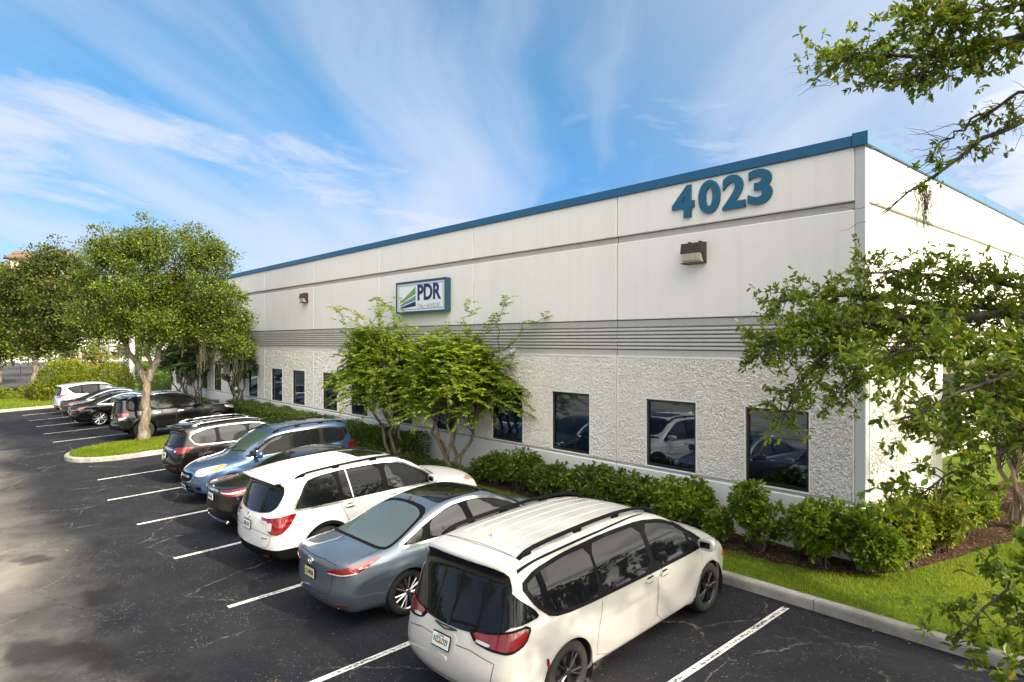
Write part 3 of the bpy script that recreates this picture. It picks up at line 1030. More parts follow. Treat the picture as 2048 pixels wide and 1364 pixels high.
o = link('lettering', me, sg); o.rotation_euler = (rad(90), 0, 0); o.location = (.475, .006, -.295)
# dome camera
t = thing('security_camera', 'small round white security camera under the ribbed band', 'camera', (-13.0, YF, 3.46))
MB().box(-.05, .05, -.03, .02, -.05, .05, .01).build('bracket', M_PIL, t)
MB().lathe([(0, -.13), (.035, -.125), (.055, -.09), (.06, -.05), (.05, -.02), (0, -.02)], 'z', (0, -.09, .02), 14).build('housing', M_PIL, t)


# ---------------------------------------------------------------- cars: a smooth shell grown from side profile, plan and cross-section
def smooth1(a, s):
    r = int(3 * s) + 1
    k = np.exp(-0.5 * (np.arange(-r, r + 1) / s) ** 2)
    k /= k.sum()
    return np.convolve(np.pad(a, r, mode='edge'), k, mode='valid')


class Shell:
    RES = 0.01

    def __init__(self, s):
        self.s = s
        L, W = s['L'], s['W']
        self.hl, self.hw = L / 2, W / 2
        P = np.array(s['prof'], float)                      # (distance from rear bumper, height), rear-bottom over the roof to front-bottom
        P[:, 0] -= L / 2
        for _ in range(2):                                  # Chaikin corner cutting of the outline
            Q = np.roll(P, -1, 0)
            P = np.stack([P * .75 + Q * .25, P * .25 + Q * .75], 1).reshape(-1, 2)
        self.x0, self.z0 = -L / 2 - .4, -.2
        nx, nz = int((L + .8) / self.RES) + 1, int((s['H'] + .7) / self.RES) + 1
        X, Z = np.meshgrid(self.x0 + np.arange(nx) * self.RES, self.z0 + np.arange(nz) * self.RES, indexing='ij')
        d2 = np.full(X.shape, 1e9)
        ins = np.zeros(X.shape, bool)
        for a, b in zip(P, np.roll(P, -1, 0)):
            e = b - a
            if e @ e < 1e-12: continue
            t = np.clip(((X - a[0]) * e[0] + (Z - a[1]) * e[1]) / (e @ e), 0, 1)
            d2 = np.minimum(d2, (X - a[0] - t * e[0]) ** 2 + (Z - a[1] - t * e[1]) ** 2)
            c = ((a[1] > Z) != (b[1] > Z))
            with np.errstate(divide='ignore', invalid='ignore'):
                ins ^= c & (X < (b[0] - a[0]) * (Z - a[1]) / (b[1] - a[1]) + a[0])
        S = np.sqrt(d2) * np.where(ins, -1, 1)
        sg_ = s.get('round', 2.2)
        r = int(3 * sg_) + 1
        k = np.exp(-0.5 * (np.arange(-r, r + 1) / sg_) ** 2); k /= k.sum()
        T = np.zeros_like(S); Sp = np.pad(S, ((r, r), (0, 0)), mode='edge')
        for i, w in enumerate(k): T += w * Sp[i:i + nx]
        S = np.zeros_like(T); Tp = np.pad(T, ((0, 0), (r, r)), mode='edge')
        for i, w in enumerate(k): S += w * Tp[:, i:i + nz]
        self.S = S
        zz = np.arange(0, 240) * .01
        sec = np.array(s['sec'])
        self.sec = smooth1(np.interp(zz, sec[:, 0], sec[:, 1]), s.get('crease', 1.4))
        pl = np.array(s['plan'])
        xx = np.linspace(-self.hl - .1, self.hl + .1, 400)
        self.plx = xx
        self.pl = smooth1(np.interp(xx, pl[:, 0] - L / 2, pl[:, 1]), 9)

    def f(self, p):
        s = self.s
        x, y, z = p[:, 0], np.abs(p[:, 1]), p[:, 2]
        q = np.clip(y / self.hw, 0, 1.2) ** 2
        xn = x / self.hl
        bf = s['bf'] * np.clip(xn, 0, 1.1) ** 1.5
        br = s['br'] * np.clip(-xn, 0, 1.1) ** 1.5
        q2 = q * (0.55 + 0.45 * q)
        xe = x + q2 * (bf - br)
        ze = z + q * s['crown'] * np.clip((z - .55) / .35, 0, 1)
        u = np.clip((xe - self.x0) / self.RES, 0, self.S.shape[0] - 1.001)
        v = np.clip((ze - self.z0) / self.RES, 0, self.S.shape[1] - 1.001)
        i, j = u.astype(int), v.astype(int)
        a, b = u - i, v - j
        S = self.S
        sd2 = (S[i, j] * (1 - a) + S[i + 1, j] * a) * (1 - b) + (S[i, j + 1] * (1 - a) + S[i + 1, j + 1] * a) * b
        w = self.hw * np.interp(z, np.arange(0, 240) * .01, self.sec) * np.interp(x, self.plx, self.pl)
        # wheel flares
        for ax in (s['ra'], s['fa']):
            rr = np.hypot(x - (ax - self.hl), z - s['R'])
            w = w + s.get('flare', .018) * np.exp(-((rr - s['R'] - .06) / .07) ** 2)
        k = s.get('k', .09)
        dy = y - w
        h = np.clip(k - np.abs(sd2 - dy), 0, None) / k
        return np.maximum(sd2, dy) + h * h * k * .25

    def grad(self, p, e=.004):
        g = np.empty_like(p)
        for a in range(3):
            d = np.zeros(3); d[a] = e
            g[:, a] = (self.f(p + d) - self.f(p - d)) / (2 * e)
        return g

    def snap(self, p, n=4):
        for _ in range(n):
            g = self.grad(p)
            p = p - (self.f(p) / np.maximum((g * g).sum(1), .15))[:, None] * g
        return p

    def body(self, h):
        """surface nets on a regular grid, then pulled exactly onto the surface"""
        s = self.s
        x = np.arange(-self.hl - 2 * h, self.hl + 3 * h, h)
        ny = int(self.hw / h) + 3
        y = (np.arange(2 * ny) - ny + .5) * h
        z = np.arange(.04, s['H'] + .1, h)
        X, Y, Z = np.meshgrid(x, y, z, indexing='ij')
        F = self.f(np.stack([X.ravel(), Y.ravel(), Z.ravel()], 1)).reshape(X.shape)
        In = F < 0
        nx, ny, nz = F.shape
        acc = np.zeros((nx - 1, ny - 1, nz - 1, 3)); cnt = np.zeros((nx - 1, ny - 1, nz - 1))
        G = np.stack([X, Y, Z], -1)
        quads = []
        sl = lambda o, n: slice(o, n - 1 + o)
        for ax in range(3):
            for o1 in (0, 1):
                for o2 in (0, 1):
                    oa = [0, 0, 0]; oth = [q for q in range(3) if q != ax]
                    oa[oth[0]], oa[oth[1]] = o1, o2
                    ob = list(oa); ob[ax] = 1
                    A = tuple(sl(oa[q], F.shape[q]) for q in range(3)); B = tuple(sl(ob[q], F.shape[q]) for q in range(3))
                    c = In[A] != In[B]
                    with np.errstate(divide='ignore', invalid='ignore'):
                        t = np.where(c, F[A] / (F[A] - F[B]), 0)
                    pt = G[A] + t[..., None] * (G[B] - G[A])
                    acc += np.where(c[..., None], pt, 0); cnt += c
        act = cnt > 0
        idx = -np.ones(act.shape, int); idx[act] = np.arange(act.sum())
        V = acc[act] / cnt[act][:, None]
        for ax in range(3):
            oth = [q for q in range(3) if q != ax]
            lo = [slice(1, n - 1) for n in F.shape]; lo[ax] = slice(0, F.shape[ax] - 1)
            hi = list(lo); hi[ax] = slice(1, F.shape[ax])
            a, b = In[tuple(lo)], In[tuple(hi)]
            c = np.argwhere(a != b)
            base = c + np.array([lo[q].start for q in range(3)])
            def cell(d1, d2):
                q = base.copy(); q[:, oth[0]] -= d1; q[:, oth[1]] -= d2
                return idx[q[:, 0], q[:, 1], q[:, 2]]
            Q = np.stack([cell(1, 1), cell(0, 1), cell(0, 0), cell(1, 0)], 1)
            fl = a[tuple(c.T)]
            if ax == 1: fl = ~fl
            Q[~fl] = Q[~fl][:, ::-1]
            quads.append(Q)
        Q = np.concatenate(quads)
        V = self.snap(V, 3)
        # wheel arches: snap rims onto the circle, drop the faces inside
        dead = np.zeros(len(Q), bool)
        for ax in (s['ra'], s['fa']):
            cx, cz, R = ax - self.hl, s['R'], s['RA']
            dx, dz = V[:, 0] - cx, V[:, 2] - cz
            r = np.hypot(dx, dz)
            sidev = (np.abs(V[:, 1]) > .5 * self.hw)
            near = sidev & (np.abs(r - R) < .55 * h)
            V[near, 0] = cx + dx[near] / r[near] * R; V[near, 2] = cz + dz[near] / r[near] * R
            for _ in range(3):
                p = V[near]; g = self.grad(p)
                gy = np.where(np.abs(g[:, 1]) < .4, np.sign(p[:, 1]) * .4, g[:, 1])
                p[:, 1] -= np.clip(self.f(p) / gy, -.05, .05); V[near] = p
            C = V[Q].mean(1)
            dead |= (np.hypot(C[:, 0] - cx, C[:, 2] - cz) < R) & (np.abs(C[:, 1]) > .5 * self.hw)
        Q = Q[~dead]
        zc = s.get('clad', 0)
        fm = None
        if zc:
            near = np.abs(V[:, 2] - zc) < .5 * h
            V[near, 2] = zc
            fm = (V[Q][:, :, 2].mean(1) < zc).astype(int)
        else:
            fm = (V[Q][:, :, 2].mean(1) < .19).astype(int)
        return V, Q, fm

    # -- patches laid on the shell ---------------------------------------------------
    def cast(self, P, d):
        """P: points outside the shell, d: direction; returns where the rays meet the shell"""
        d = np.asarray(d, float); d /= np.linalg.norm(d)
        t = np.zeros(len(P)); hit = np.full(len(P), np.nan)
        lo = np.zeros(len(P)); live = np.ones(len(P), bool)
        for k in range(260):
            t_ = k * .02
            v = self.f(P[live] + d * t_)
            ix = np.where(live)[0]
            h = ix[v < 0]
            hit[h] = t_; live[h] = False
            if not live.any(): break
        bad = np.isnan(hit)
        if bad.any():                                       # rays that pass by: the closest approach, pulled onto the shell
            ts = np.arange(0, 5.2, .05)
            fv = np.stack([self.f(P[bad] + d * t_) for t_ in ts])
            hit[bad] = ts[fv.argmin(0)]
        a, b = hit - .02, hit.copy()
        for _ in range(12):
            m = (a + b) / 2
            v = self.f(P + d * m[:, None])
            a = np.where(v < 0, a, m); b = np.where(v < 0, m, b)
        R = P + d * ((a + b) / 2)[:, None]
        if bad.any(): R[bad] = self.snap(P[bad] + d * hit[bad][:, None], 6)
        return R

    def frame(self, d):
        d = Vector(d).normalized()
        u = Vector((0, 0, 1)).cross(d)
        if u.length < 1e-3: u = Vector((1, 0, 0))
        u.normalize()
        return d, u, d.cross(u)

    def outline(self, pts, d, step=.03, chaikin=1, closed=True):
        """approximate (s, y, z) points -> dense 2-D outline in the plane across d"""
        d, u, v = self.frame(d)
        q = np.array([((x - self.hl) * u.x + y * u.y + z * u.z, (x - self.hl) * v.x + y * v.y + z * v.z) for x, y, z in pts])
        for _ in range(chaikin):
            if closed:
                r = np.roll(q, -1, 0)
                q = np.stack([q * .82 + r * .18, q * .18 + r * .82], 1).reshape(-1, 2)
            else:
                r = q[1:]; a = q[:-1]
                q = np.concatenate([q[:1], np.stack([a * .78 + r * .22, a * .22 + r * .78], 1).reshape(-1, 2)[1:-1], q[-1:]])
        out = []
        n = len(q)
        for i in range(n if closed else n - 1):
            a, b = q[i], q[(i + 1) % n]
            m = max(1, int(np.linalg.norm(b - a) / step))
            out += [a + (b - a) * j / m for j in range(m)]
        if not closed: out.append(q[-1])
        return np.array(out)

    def lift(self, uv, d, off):
        d, u, v = self.frame(d)
        d_, u_, v_ = np.array(d), np.array(u), np.array(v)
        P = uv[:, :1] * u_ + uv[:, 1:] * v_ - d_ * 4.2
        P = P + np.array([0, 0, 0])
        H = self.cast(P, d_) if True else P
        g = self.grad(H)
        n = g / np.maximum(np.linalg.norm(g, axis=1), 1e-6)[:, None]
        return H + n * off, n

    def patch(self, pts, d, off=.004, step=.035, chaikin=1, depth=.012):
        o = self.outline(pts, d, step, chaikin)
        lo, hi = o.min(0), o.max(0)
        gx, gy = np.meshgrid(np.arange(lo[0] + step / 2, hi[0], step), np.arange(lo[1] + step / 2, hi[1], step))
        I = np.stack([gx.ravel(), gy.ravel()], 1)
        # keep interior points only, a little away from the rim
        ins = np.zeros(len(I), bool); dm = np.full(len(I), 1e9)
        for a, b in zip(o, np.roll(o, -1, 0)):
            c = (a[1] > I[:, 1]) != (b[1] > I[:, 1])
            if c.any():
                with np.errstate(divide='ignore', invalid='ignore'):
                    ins ^= c & (I[:, 0] < (b[0] - a[0]) * (I[:, 1] - a[1]) / (b[1] - a[1]) + a[0])
            e = b - a; t = np.clip(((I - a) @ e) / max(e @ e, 1e-12), 0, 1)
            dm = np.minimum(dm, np.linalg.norm(I - a - t[:, None] * e, axis=1))
        I = I[ins & (dm > step * .45)]
        pts2 = [Vector(p) for p in np.concatenate([o, I])] if len(I) else [Vector(p) for p in o]
        n = len(o)
        r = delaunay_2d_cdt(pts2, [(i, (i + 1) % n) for i in range(n)], [tuple(range(n))], 1, 1e-6)
        uv = np.array([tuple(p) for p in r[0]])
        F = [tuple(t) for t in r[2]]
        V, N = self.lift(uv, d, off)
        # orient along the surface normal, then a skirt down into the shell
        tri = []
        for t in F:
            a, b, c = V[list(t)]
            tri.append(t if np.dot(np.cross(b - a, c - a), N[t[0]]) > 0 else t[::-1])
        from collections import Counter
        ed = Counter()
        for t in tri:
            for a, b in zip(t, t[1:] + t[:1]): ed[(a, b)] += 1
        rim = [(a, b) for (a, b) in ed if (b, a) not in ed]
        if depth:
            base = len(V)
            m = {}
            ex = []
            for a, b in rim:                                # own vertices, so the edge stays crisp
                for q in (a, b):
                    if q not in m:
                        m[q] = base + len(ex); ex += [V[q], V[q] - N[q] * depth]
            V = np.concatenate([V, np.array(ex)]) if ex else V
            for a, b in rim:
                tri.append((m[b], m[a], m[a] + 1)); tri.append((m[b], m[a] + 1, m[b] + 1))
        return V, np.array(tri)

    def strip(self, pts, d, width, off=.003, step=.035, chaikin=1, closed=True, depth=.01):
        o = self.outline(pts, d, step, chaikin, closed)
        n = len(o)
        t = (np.roll(o, -1, 0) - np.roll(o, 1, 0)) if closed else np.gradient(o, axis=0)
        t /= np.maximum(np.linalg.norm(t, axis=1), 1e-9)[:, None]
        nr = np.stack([-t[:, 1], t[:, 0]], 1)
        A, N = self.lift(o - nr * width / 2, d, off)
        B, N2 = self.lift(o + nr * width / 2, d, off)
        rows = [A, B, A - N * depth, A, B, B - N2 * depth] if depth else [A, B]
        V = np.concatenate(rows)
        F = []
        for i in range(n if closed else n - 1):
            j = (i + 1) % n
            for k in ((0, 2, 4) if depth else (0,)):
                F.append((k * n + i, k * n + j, (k + 1) * n + j, (k + 1) * n + i))
        F = np.array(F)
        a, b, c = V[F[:, 0]], V[F[:, 1]], V[F[:, 2]]
        k = len(F) // 2
        mid = F[0]
        nn = np.cross(V[mid[1]] - V[mid[0]], V[mid[2]] - V[mid[0]])
        if nn @ N[0] < 0: F = F[:, ::-1]
        return V, F


def mirror(V, F):
    return V * np.array([1, -1, 1]), F[:, ::-1]


def wheel_meshes(key, R, rim_r, width, spokes, m_rim, style='split'):
    """tyre and rim, axis along y, outer face towards -y"""
    w = width / 2
    t = MB()
    t.lathe([(rim_r - .012, -w + .012), (rim_r + .004, -w + .004), (rim_r + (R - rim_r) * .45, -w - .006), (R - .022, -w + .012), (R - .006, -w + .03), (R, 0),
             (R - .006, w - .03), (R - .022, w - .012), (rim_r + .004, w - .004), (rim_r - .012, w - .012)], 'y', seg=40)
    m = MB()
    m.lathe([(rim_r + .002, -w + .004), (rim_r - .012, -w + .010), (rim_r - .022, -w + .035), (rim_r - .03, w - .02)], 'y', seg=40)
    m.lathe([(0, -w + .006), (.03, -w + .006), (.045, -w + .012), (.055, -w + .03), (.06, -w + .07)], 'y', seg=16)
    ro, ri = rim_r - .012, .04
    for k in range(spokes):
        a0 = 2 * math.pi * k / spokes
        for da in ((-.11, .11) if style == 'split' else (0,)):
            hw_i, hw_o = (.013, .012) if style == 'split' else (.020, .030)
            ca, sa = math.cos(a0 + da * .35), math.sin(a0 + da * .35)
            cb, sb = math.cos(a0 + da * 1.6), math.sin(a0 + da * 1.6)
            pi, po = (ri * ca, ri * sa), (ro * cb, ro * sb)
            dx, dz = po[0] - pi[0], po[1] - pi[1]
            l = math.hypot(dx, dz); nx, nz = -dz / l, dx / l
            ys = (-w + .010, -w + .004)
            vs = []
            for (c, hw_, yf) in ((pi, hw_i, ys[0]), (po, hw_o, ys[1])):
                vs += [(c[0] - nx * hw_, yf + .008, c[1] - nz * hw_), (c[0], yf - .002, c[1]), (c[0] + nx * hw_, yf + .008, c[1] + nz * hw_),
                       (c[0] + nx * hw_, yf + .045, c[1] + nz * hw_), (c[0] - nx * hw_, yf + .045, c[1] - nz * hw_)]
            m.add(vs, [(0, 1, 6, 5), (1, 2, 7, 6), (2, 3, 8, 7), (3, 4, 9, 8), (4, 0, 5, 9)])
    b = MB()
    b.lathe([(0, -w + .075), (rim_r * .82, -w + .075), (rim_r * .82, -w + .09)], 'y', seg=28)
    b.lathe([(rim_r - .035, w - .03), (0, w - .03)], 'y', seg=28)
    return t.mesh('tyre_' + key, M_RUBBER), m.mesh('rim_' + key, m_rim), b.mesh('brake_' + key, M_GAP)


M_DISC = simple('brake_disc', (0.10, 0.10, 0.10), 0.4, 0.8)


def put(name, VF, mat, parent, smooth=True, label=None):
    V, F = VF
    o = link(name, np_mesh(name, V, F, mat, smooth=smooth), parent)
    if label: o['label'] = label
    return o


def both(name, VF, mat, parent, **k):
    a = put(name, VF, mat, parent, **k)
    b = put(name, mirror(*VF), mat, parent, **k)
    return a, b


SIDE = (0, -1, 0)            # looking at the left flank (+y) from outside
REAR = (1, 0, 0)
FRONT = (-1, 0, 0)
TOP = (0, 0, -1)


def fix(s):
    """front and rear glass outlines may be given as pairs"""
    s.setdefault('windd', TOP)
    s.setdefault('reard', REAR)
    if len(s['wind'][0]) == 2: s['wind'] = [(x, y, 0) for x, y in s['wind']]
    if len(s['rearw'][0]) == 2:
        s['rearw'] = [(x, y, 0) for x, y in s['rearw']] if s['reard'] == TOP else [(0, y, z) for y, z in s['rearw']]


def car(s, label, group='cars parked in the row'):
    """all distances along the car are measured from its rear bumper"""
    fix(s)
    sh = Shell(s)
    hl, W = sh.hl, s['W']
    c = thing(s['name'], label, s.get('cat', 'car'), group=group)
    P = s['paint']
    V, Q, fm = sh.body(s.get('cell', .034))
    body = link('body', np_mesh('body', V, Q, [P, s.get('cladmat', M_BLACK)], fm, smooth=True), c)
    sp = lambda pts: [(x, W, z) for x, z in pts]            # side outlines
    rp = lambda pts: [(0, y, z) for y, z in pts]            # rear / front outlines
    step = s.get('step', .04)
    kw = dict(step=step)
    # side glass with its dark surround or bright trim
    if s.get('dlo'):
        both('window_trim', sh.strip(sp(s['dlo']), SIDE, s.get('trimw', .03), .0085, step, s.get('dch', 1)), s.get('trim', M_BLACK), c)
        both('window_frame', sh.patch(sp(s['dlo']), SIDE, .0048, step, s.get('dch', 1)), M_BLACK, c)
    for i, g_ in enumerate(s['glass']):
        both('side_window', sh.patch(sp(g_), SIDE, .0085, step, 1), s.get('gm', [M_TINT] * 9)[i], c)
    for g_ in s.get('pillar', []):
        both('door_pillar', sh.patch(sp(g_), SIDE, .0125, step, 0), s.get('pillarmat', M_BLACK), c)
    # doors: the panel stands 2 mm proud inside a dark shut line, the handle sits on it
    for dr in s['doors']:
        a, b = both('door', sh.patch(sp(dr['p']), SIDE, .0022, step, 1, .004), P, c)
        g1 = sh.strip(sp(dr['p']), SIDE, .012, .0012, step, 1, depth=0)
        put('shut_line', g1, M_GAP, a); put('shut_line', mirror(*g1), M_GAP, b)
        if 'h' in dr:
            x, z = dr['h']
            hp = sh.patch([(x - .11, W, z - .016), (x - .09, W, z - .022), (x + .10, W, z - .020), (x + .12, W, z), (x + .10, W, z + .018), (x - .10, W, z + .016)], SIDE, .034, .03, 1, .02)
            hm = s.get('handle', P)
            put('door_handle', hp, hm, a); put('door_handle', mirror(*hp), hm, b)
            cp = sh.patch([(x - .07, W, z - .045), (x + .07, W, z - .045), (x + .08, W, z), (x + .06, W, z + .035), (x - .06, W, z + .035)], SIDE, .0045, .03, 1, .003)
            put('handle_cup', cp, s.get('cup', M_GAP), a); put('handle_cup', mirror(*cp), s.get('cup', M_GAP), b)
    # screens
    ws = s['wind']
    put('windscreen', sh.patch([(x, y, z) for x, y, z in ws] + [(x, -y, z) for x, y, z in ws[::-1]], s.get('windd', (-.75, 0, -.66)), .005, step, 1), s.get('windm', M_TINT), c)
    rw = s['rearw']
    rw_o = put('rear_window', sh.patch([(x, y, z) for x, y, z in rw] + [(x, -y, z) for x, y, z in rw[::-1]], s.get('reard', (1, 0, -.3)), .006, step, 1), s.get('rearm', M_TINT), c)
    for nm, pts, d, mt, off in s.get('single', []):         # patches that cross the centre line
        put(nm, sh.patch([tuple(p) for p in pts] + [(x, -y, z) for x, y, z in pts[::-1]], d, off, step, 1), mt, c)
    for nm, pts, d, mt, off in s.get('pairs', []):          # lamps and the like, one on each side
        both(nm, sh.patch(pts, d, off, step * .8, 1, off + .01), mt, c)
    for nm, pts, d, wd, mt, off in s.get('lines', []):      # open strips on both sides
        both(nm, sh.strip(pts, d, wd, off, step, 1, False, .004 if off > .003 else 0), mt, c)
    for nm, pts, d, wd, mt, off in s.get('clines', []):     # strips across the car
        pp = [tuple(p) for p in pts] + [(x, -y, z) for x, y, z in pts[::-1]][1 if abs(pts[-1][1]) < 1e-6 else 0:]
        put(nm, sh.strip(pp, d, wd, off, step, 1, False, .004 if off > .003 else 0), mt, c)
    for nm, pts, d, mt in s.get('loops', []):               # closed shut lines round a lid
        pp = [tuple(p) for p in pts] + [(x, -y, z) for x, y, z in pts[::-1]]
        put(nm, sh.strip(pp, d, .008, .0012, step, 1, True, 0), mt, c)
    # wheel arch lips and liners
    for ax in (s['ra'], s['fa']):
        an = np.linspace(rad(-25), rad(205), 34)
        RA = s['RA'] + s.get('lipw', .03) / 2 - .008
        arc_ = [(ax + RA * math.cos(t), W, s['R'] + RA * math.sin(t)) for t in an]
        both('wheel_arch', sh.strip(arc_, SIDE, s.get('lipw', .03), s.get('lipoff', .006), .06, 0, False, .03), s.get('lip', P), c)
        ln = MB()
        ia = np.linspace(rad(-30), rad(210), 24)
        hw_ = W / 2
        vs = [(ax - hl + s['RA'] * math.cos(t), yy, s['R'] + s['RA'] * math.sin(t)) for t in ia for yy in (hw_ - .02, hw_ - .34)]
        ln.add(vs, [(2 * i, 2 * i + 1, 2 * i + 3, 2 * i + 2) for i in range(23)], True)
        ln.add([(ax - hl, hw_ - .335, s['R'])] + [vs[2 * i + 1] for i in range(24)], [(0, i, i + 1) for i in range(1, 24)])
        o = ln.build('wheel_well', M_GAP, c)
        o2 = link('wheel_well', o.data.copy(), c); o2.scale = (1, -1, 1)
    # wheels
    ty, ri, br = wheel_meshes(s['name'], s['R'], s['rim'], s.get('tw', .22), s['spokes'], s['rimmat'], s.get('rimstyle', 'split'))
    for ax in (s['ra'], s['fa']):
        for sd_ in (-1, 1):
            a0 = random.random() * 2
            w_ = link('wheel', ty, c)
            w_.location = (ax - hl, sd_ * (W / 2 - s.get('tw', .22) / 2 - s.get('tin', .035)), s['R'])
            w_.rotation_euler = (0, a0, 0 if sd_ < 0 else math.pi)
            link('rim', ri, w_); link('brake', br, w_)
    # mirrors
    mx, mz = s['mirror']
    my = float(np.abs(sh.cast(np.array([[mx - hl, 3.0, mz]]), np.array((0, -1.0, 0)))[0, 1]))
    for sd_ in (1, -1):
        m = MB()
        vs, fs = [], []
        nu, nv = 12, 8
        for i in range(nv + 1):
            ph = math.pi * i / nv
            for j in range(nu):
                th = 2 * math.pi * j / nu
                e = lambda q: math.copysign(abs(q) ** .6, q)
                X_ = .075 * e(math.sin(ph)) * e(math.cos(th)); Y_ = .125 * e(math.cos(ph)); Z_ = .085 * e(math.sin(ph)) * e(math.sin(th))
                X_ = max(X_, -.045)
                vs.append((mx - hl + X_ + .03 - .05 * (Y_ + .1), sd_ * (my + .155 + Y_), mz + .045 + Z_ * (1 + .8 * Y_)))
        for i in range(nv):
            for j in range(nu):
                q = (i * nu + j, i * nu + (j + 1) % nu, (i + 1) * nu + (j + 1) % nu, (i + 1) * nu + j)
                fs.append(q if sd_ < 0 else q[::-1])
        m.add(vs, fs, True)
        o = m.build('side_mirror', s.get('mirmat', P), c)
        MB().box(mx - hl - .035, mx - hl + .035, sd_ * (my - .03), sd_ * (my + .06), mz - .03, mz + .01, .01).build('stalk', M_BLACK, o)
        MB().box(mx - hl - .024, mx - hl - .015, sd_ * (my + .075), sd_ * (my + .235), mz + .0, mz + .088, .003).build('mirror_glass', M_TINT, o)
    # roof rails
    if s.get('rails'):
        r = s['rails']
        xs = np.linspace(r['x0'], r['x1'], 22)
        yy = np.interp(xs, [r['x0'], r['x1']], [r['y0'], r['y1']])
        P0 = sh.cast(np.stack([xs - hl, yy, np.full(22, 3.0)], 1), np.array((0, 0, -1.0)))
        t = np.linspace(0, 1, 22)
        lift_ = r['h'] * np.clip(np.minimum(t, 1 - t) / .07, 0, 1) ** .6
        pts = P0 + np.stack([0 * t, 0 * t, lift_ + .006], 1)
        for sd_ in (1, -1):
            m = MB().tube([(p[0], sd_ * p[1], p[2]) for p in pts], r.get('r', .022), 8, flat=((0, 0, 1), 1.0, .75))
            for q in r.get('feet', (0, 7, 14, 21)):
                p = pts[q]; p0 = P0[q]
                m.box(p[0] - .07, p[0] + .07, sd_ * p[1] - .016, sd_ * p[1] + .016, p0[2] - .01, p[2], .005)
            m.build('roof_rail', r['mat'], c)
        for xq in r.get('bars', []):
            k = int(np.argmin(np.abs(xs - xq)))
            p = pts[k]
            m = MB().tube([(p[0], -p[1], p[2] + .015), (p[0] + .01, -p[1] * .6, p[2] + .04), (p[0] + .012, 0, p[2] + .045), (p[0] + .01, p[1] * .6, p[2] + .04), (p[0], p[1], p[2] + .015)], .022, 8, flat=((0, 0, 1), 1.6, .6))
            m.build('roof_bar', r['mat'], c)
    # plate
    if s.get('plate'):
        q = s['plate']
        endd = REAR if q.get('end', 'rear') == 'rear' else FRONT
        x0 = sh.cast(np.array([[-4 if endd is REAR else 4, 0., q['z'] + .06], [-4 if endd is REAR else 4, 0., q['z'] - .06]]), np.array(endd, float))
        px = min(x0[:, 0]) if endd is REAR else max(x0[:, 0])
        tilt = math.atan2(x0[0, 0] - x0[1, 0], .12)
        e = bpy.data.objects.new('license_plate', MB().box(-.155, .155, -.012, -.002, -.08, .08, .004).mesh('license_plate', q.get('framem', M_BLACK)))
        COL.objects.link(e); e.parent = c
        e.location = (px + (-.004 if endd is REAR else .004), 0, q['z'])
        rot = Matrix.Rotation(tilt if endd is REAR else tilt, 4, 'Y') @ Matrix.Rotation(rad(-90) if endd is REAR else rad(90), 4, 'Z')
        e.rotation_euler = rot.to_euler()
        MB().box(-.143, .143, -.016, -.0125, -.066, .066).build('plate_face', q['mat'], e)
        y_ = .012
        me = text_mesh('lettering', q['txt'], .085, .002, q.get('tm', M_PLATETXT), offset=.002, width=.24)
        o = link('lettering', me, e); o.rotation_euler = (rad(90), 0, 0); o.location = (0, -.0175, -.002)
        if q.get('orange'):
            MB().lathe([(0, -.0225), (.022, -.022), (.024, -.0165)], 'y', (0.004, 0, -.004), 12).build('plate_emblem', M_ORANGE, e)
        if q.get('top'):
            me = text_mesh('lettering', q['top'], .028, .002, M_RED)
            o = link('lettering', me, e); o.rotation_euler = (rad(90), 0, 0); o.location = (0, -.0175, .052)
    for fn in s.get('extra', []): fn(c, sh)
    pitch = math.atan(.045)
    x, y = s['at']
    hd = s.get('yaw', 0.0)
    if s.get('nose_out'):
        c.rotation_euler = (pitch, 0, 0)
        c.matrix_world = Matrix.Translation((x, y, zg(y))) @ Matrix.Rotation(pitch, 4, 'X') @ Matrix.Rotation(rad(-90 + hd), 4, 'Z')
    else:
        c.matrix_world = Matrix.Translation((x, y, zg(y))) @ Matrix.Rotation(pitch, 4, 'X') @ Matrix.Rotation(rad(90 + hd), 4, 'Z')
    return c

# ---------------------------------------------------------------- the cars
C_IVORY = paint('ivory_paint', (0.52, 0.505, 0.475), dirt=.08)
C_WHITE = paint('white_paint', (0.72, 0.715, 0.70), dirt=.06)
C_SLATE = paint('slate_metallic', (0.115, 0.148, 0.185), 0.55, 0.34, dirt=.06)
C_BLACK = paint('black_paint', (0.004, 0.004, 0.005), 0.0, 0.25, 1.45, dirt=.0)
C_BLACK2 = paint('black_metallic', (0.005, 0.005, 0.006), 0.1, 0.25, 1.45, dirt=.012)
C_PLUM = paint('dark_plum_paint', (0.0045, 0.0035, 0.0042), 0.05, 0.25, 1.45, dirt=.0)
C_BLUE = paint('blue_metallic', (0.05, 0.10, 0.195), 0.5, 0.34, dirt=.05)
C_NAVY = paint('dark_grey_blue_paint', (0.018, 0.023, 0.033), 0.4, 0.3, dirt=.02)
C_SILVER = paint('silver_white_paint', (0.60, 0.60, 0.60), 0.3, 0.32)


def scaled(L, H, L0, H0, pts):
    return [(x * L / L0, z * H / H0) for x, z in pts]


def roof_ribs(x0, x1, ys, mat):
    def fn(c, sh):
        m = MB()
        for y in ys:
            for sg_ in (-1, 1):
                xs = np.linspace(x0, x1, 16)
                P0 = sh.cast(np.stack([xs - sh.hl, 0 * xs + y, 0 * xs + 3.0], 1), np.array((0, 0, -1.0)))
                m.tube([(p[0], sg_ * p[1], p[2] - .004) for p in P0], .016, 6, flat=((0, 0, 1), 1.2, .7))
        m.build('roof_rib', mat, c)
    return fn


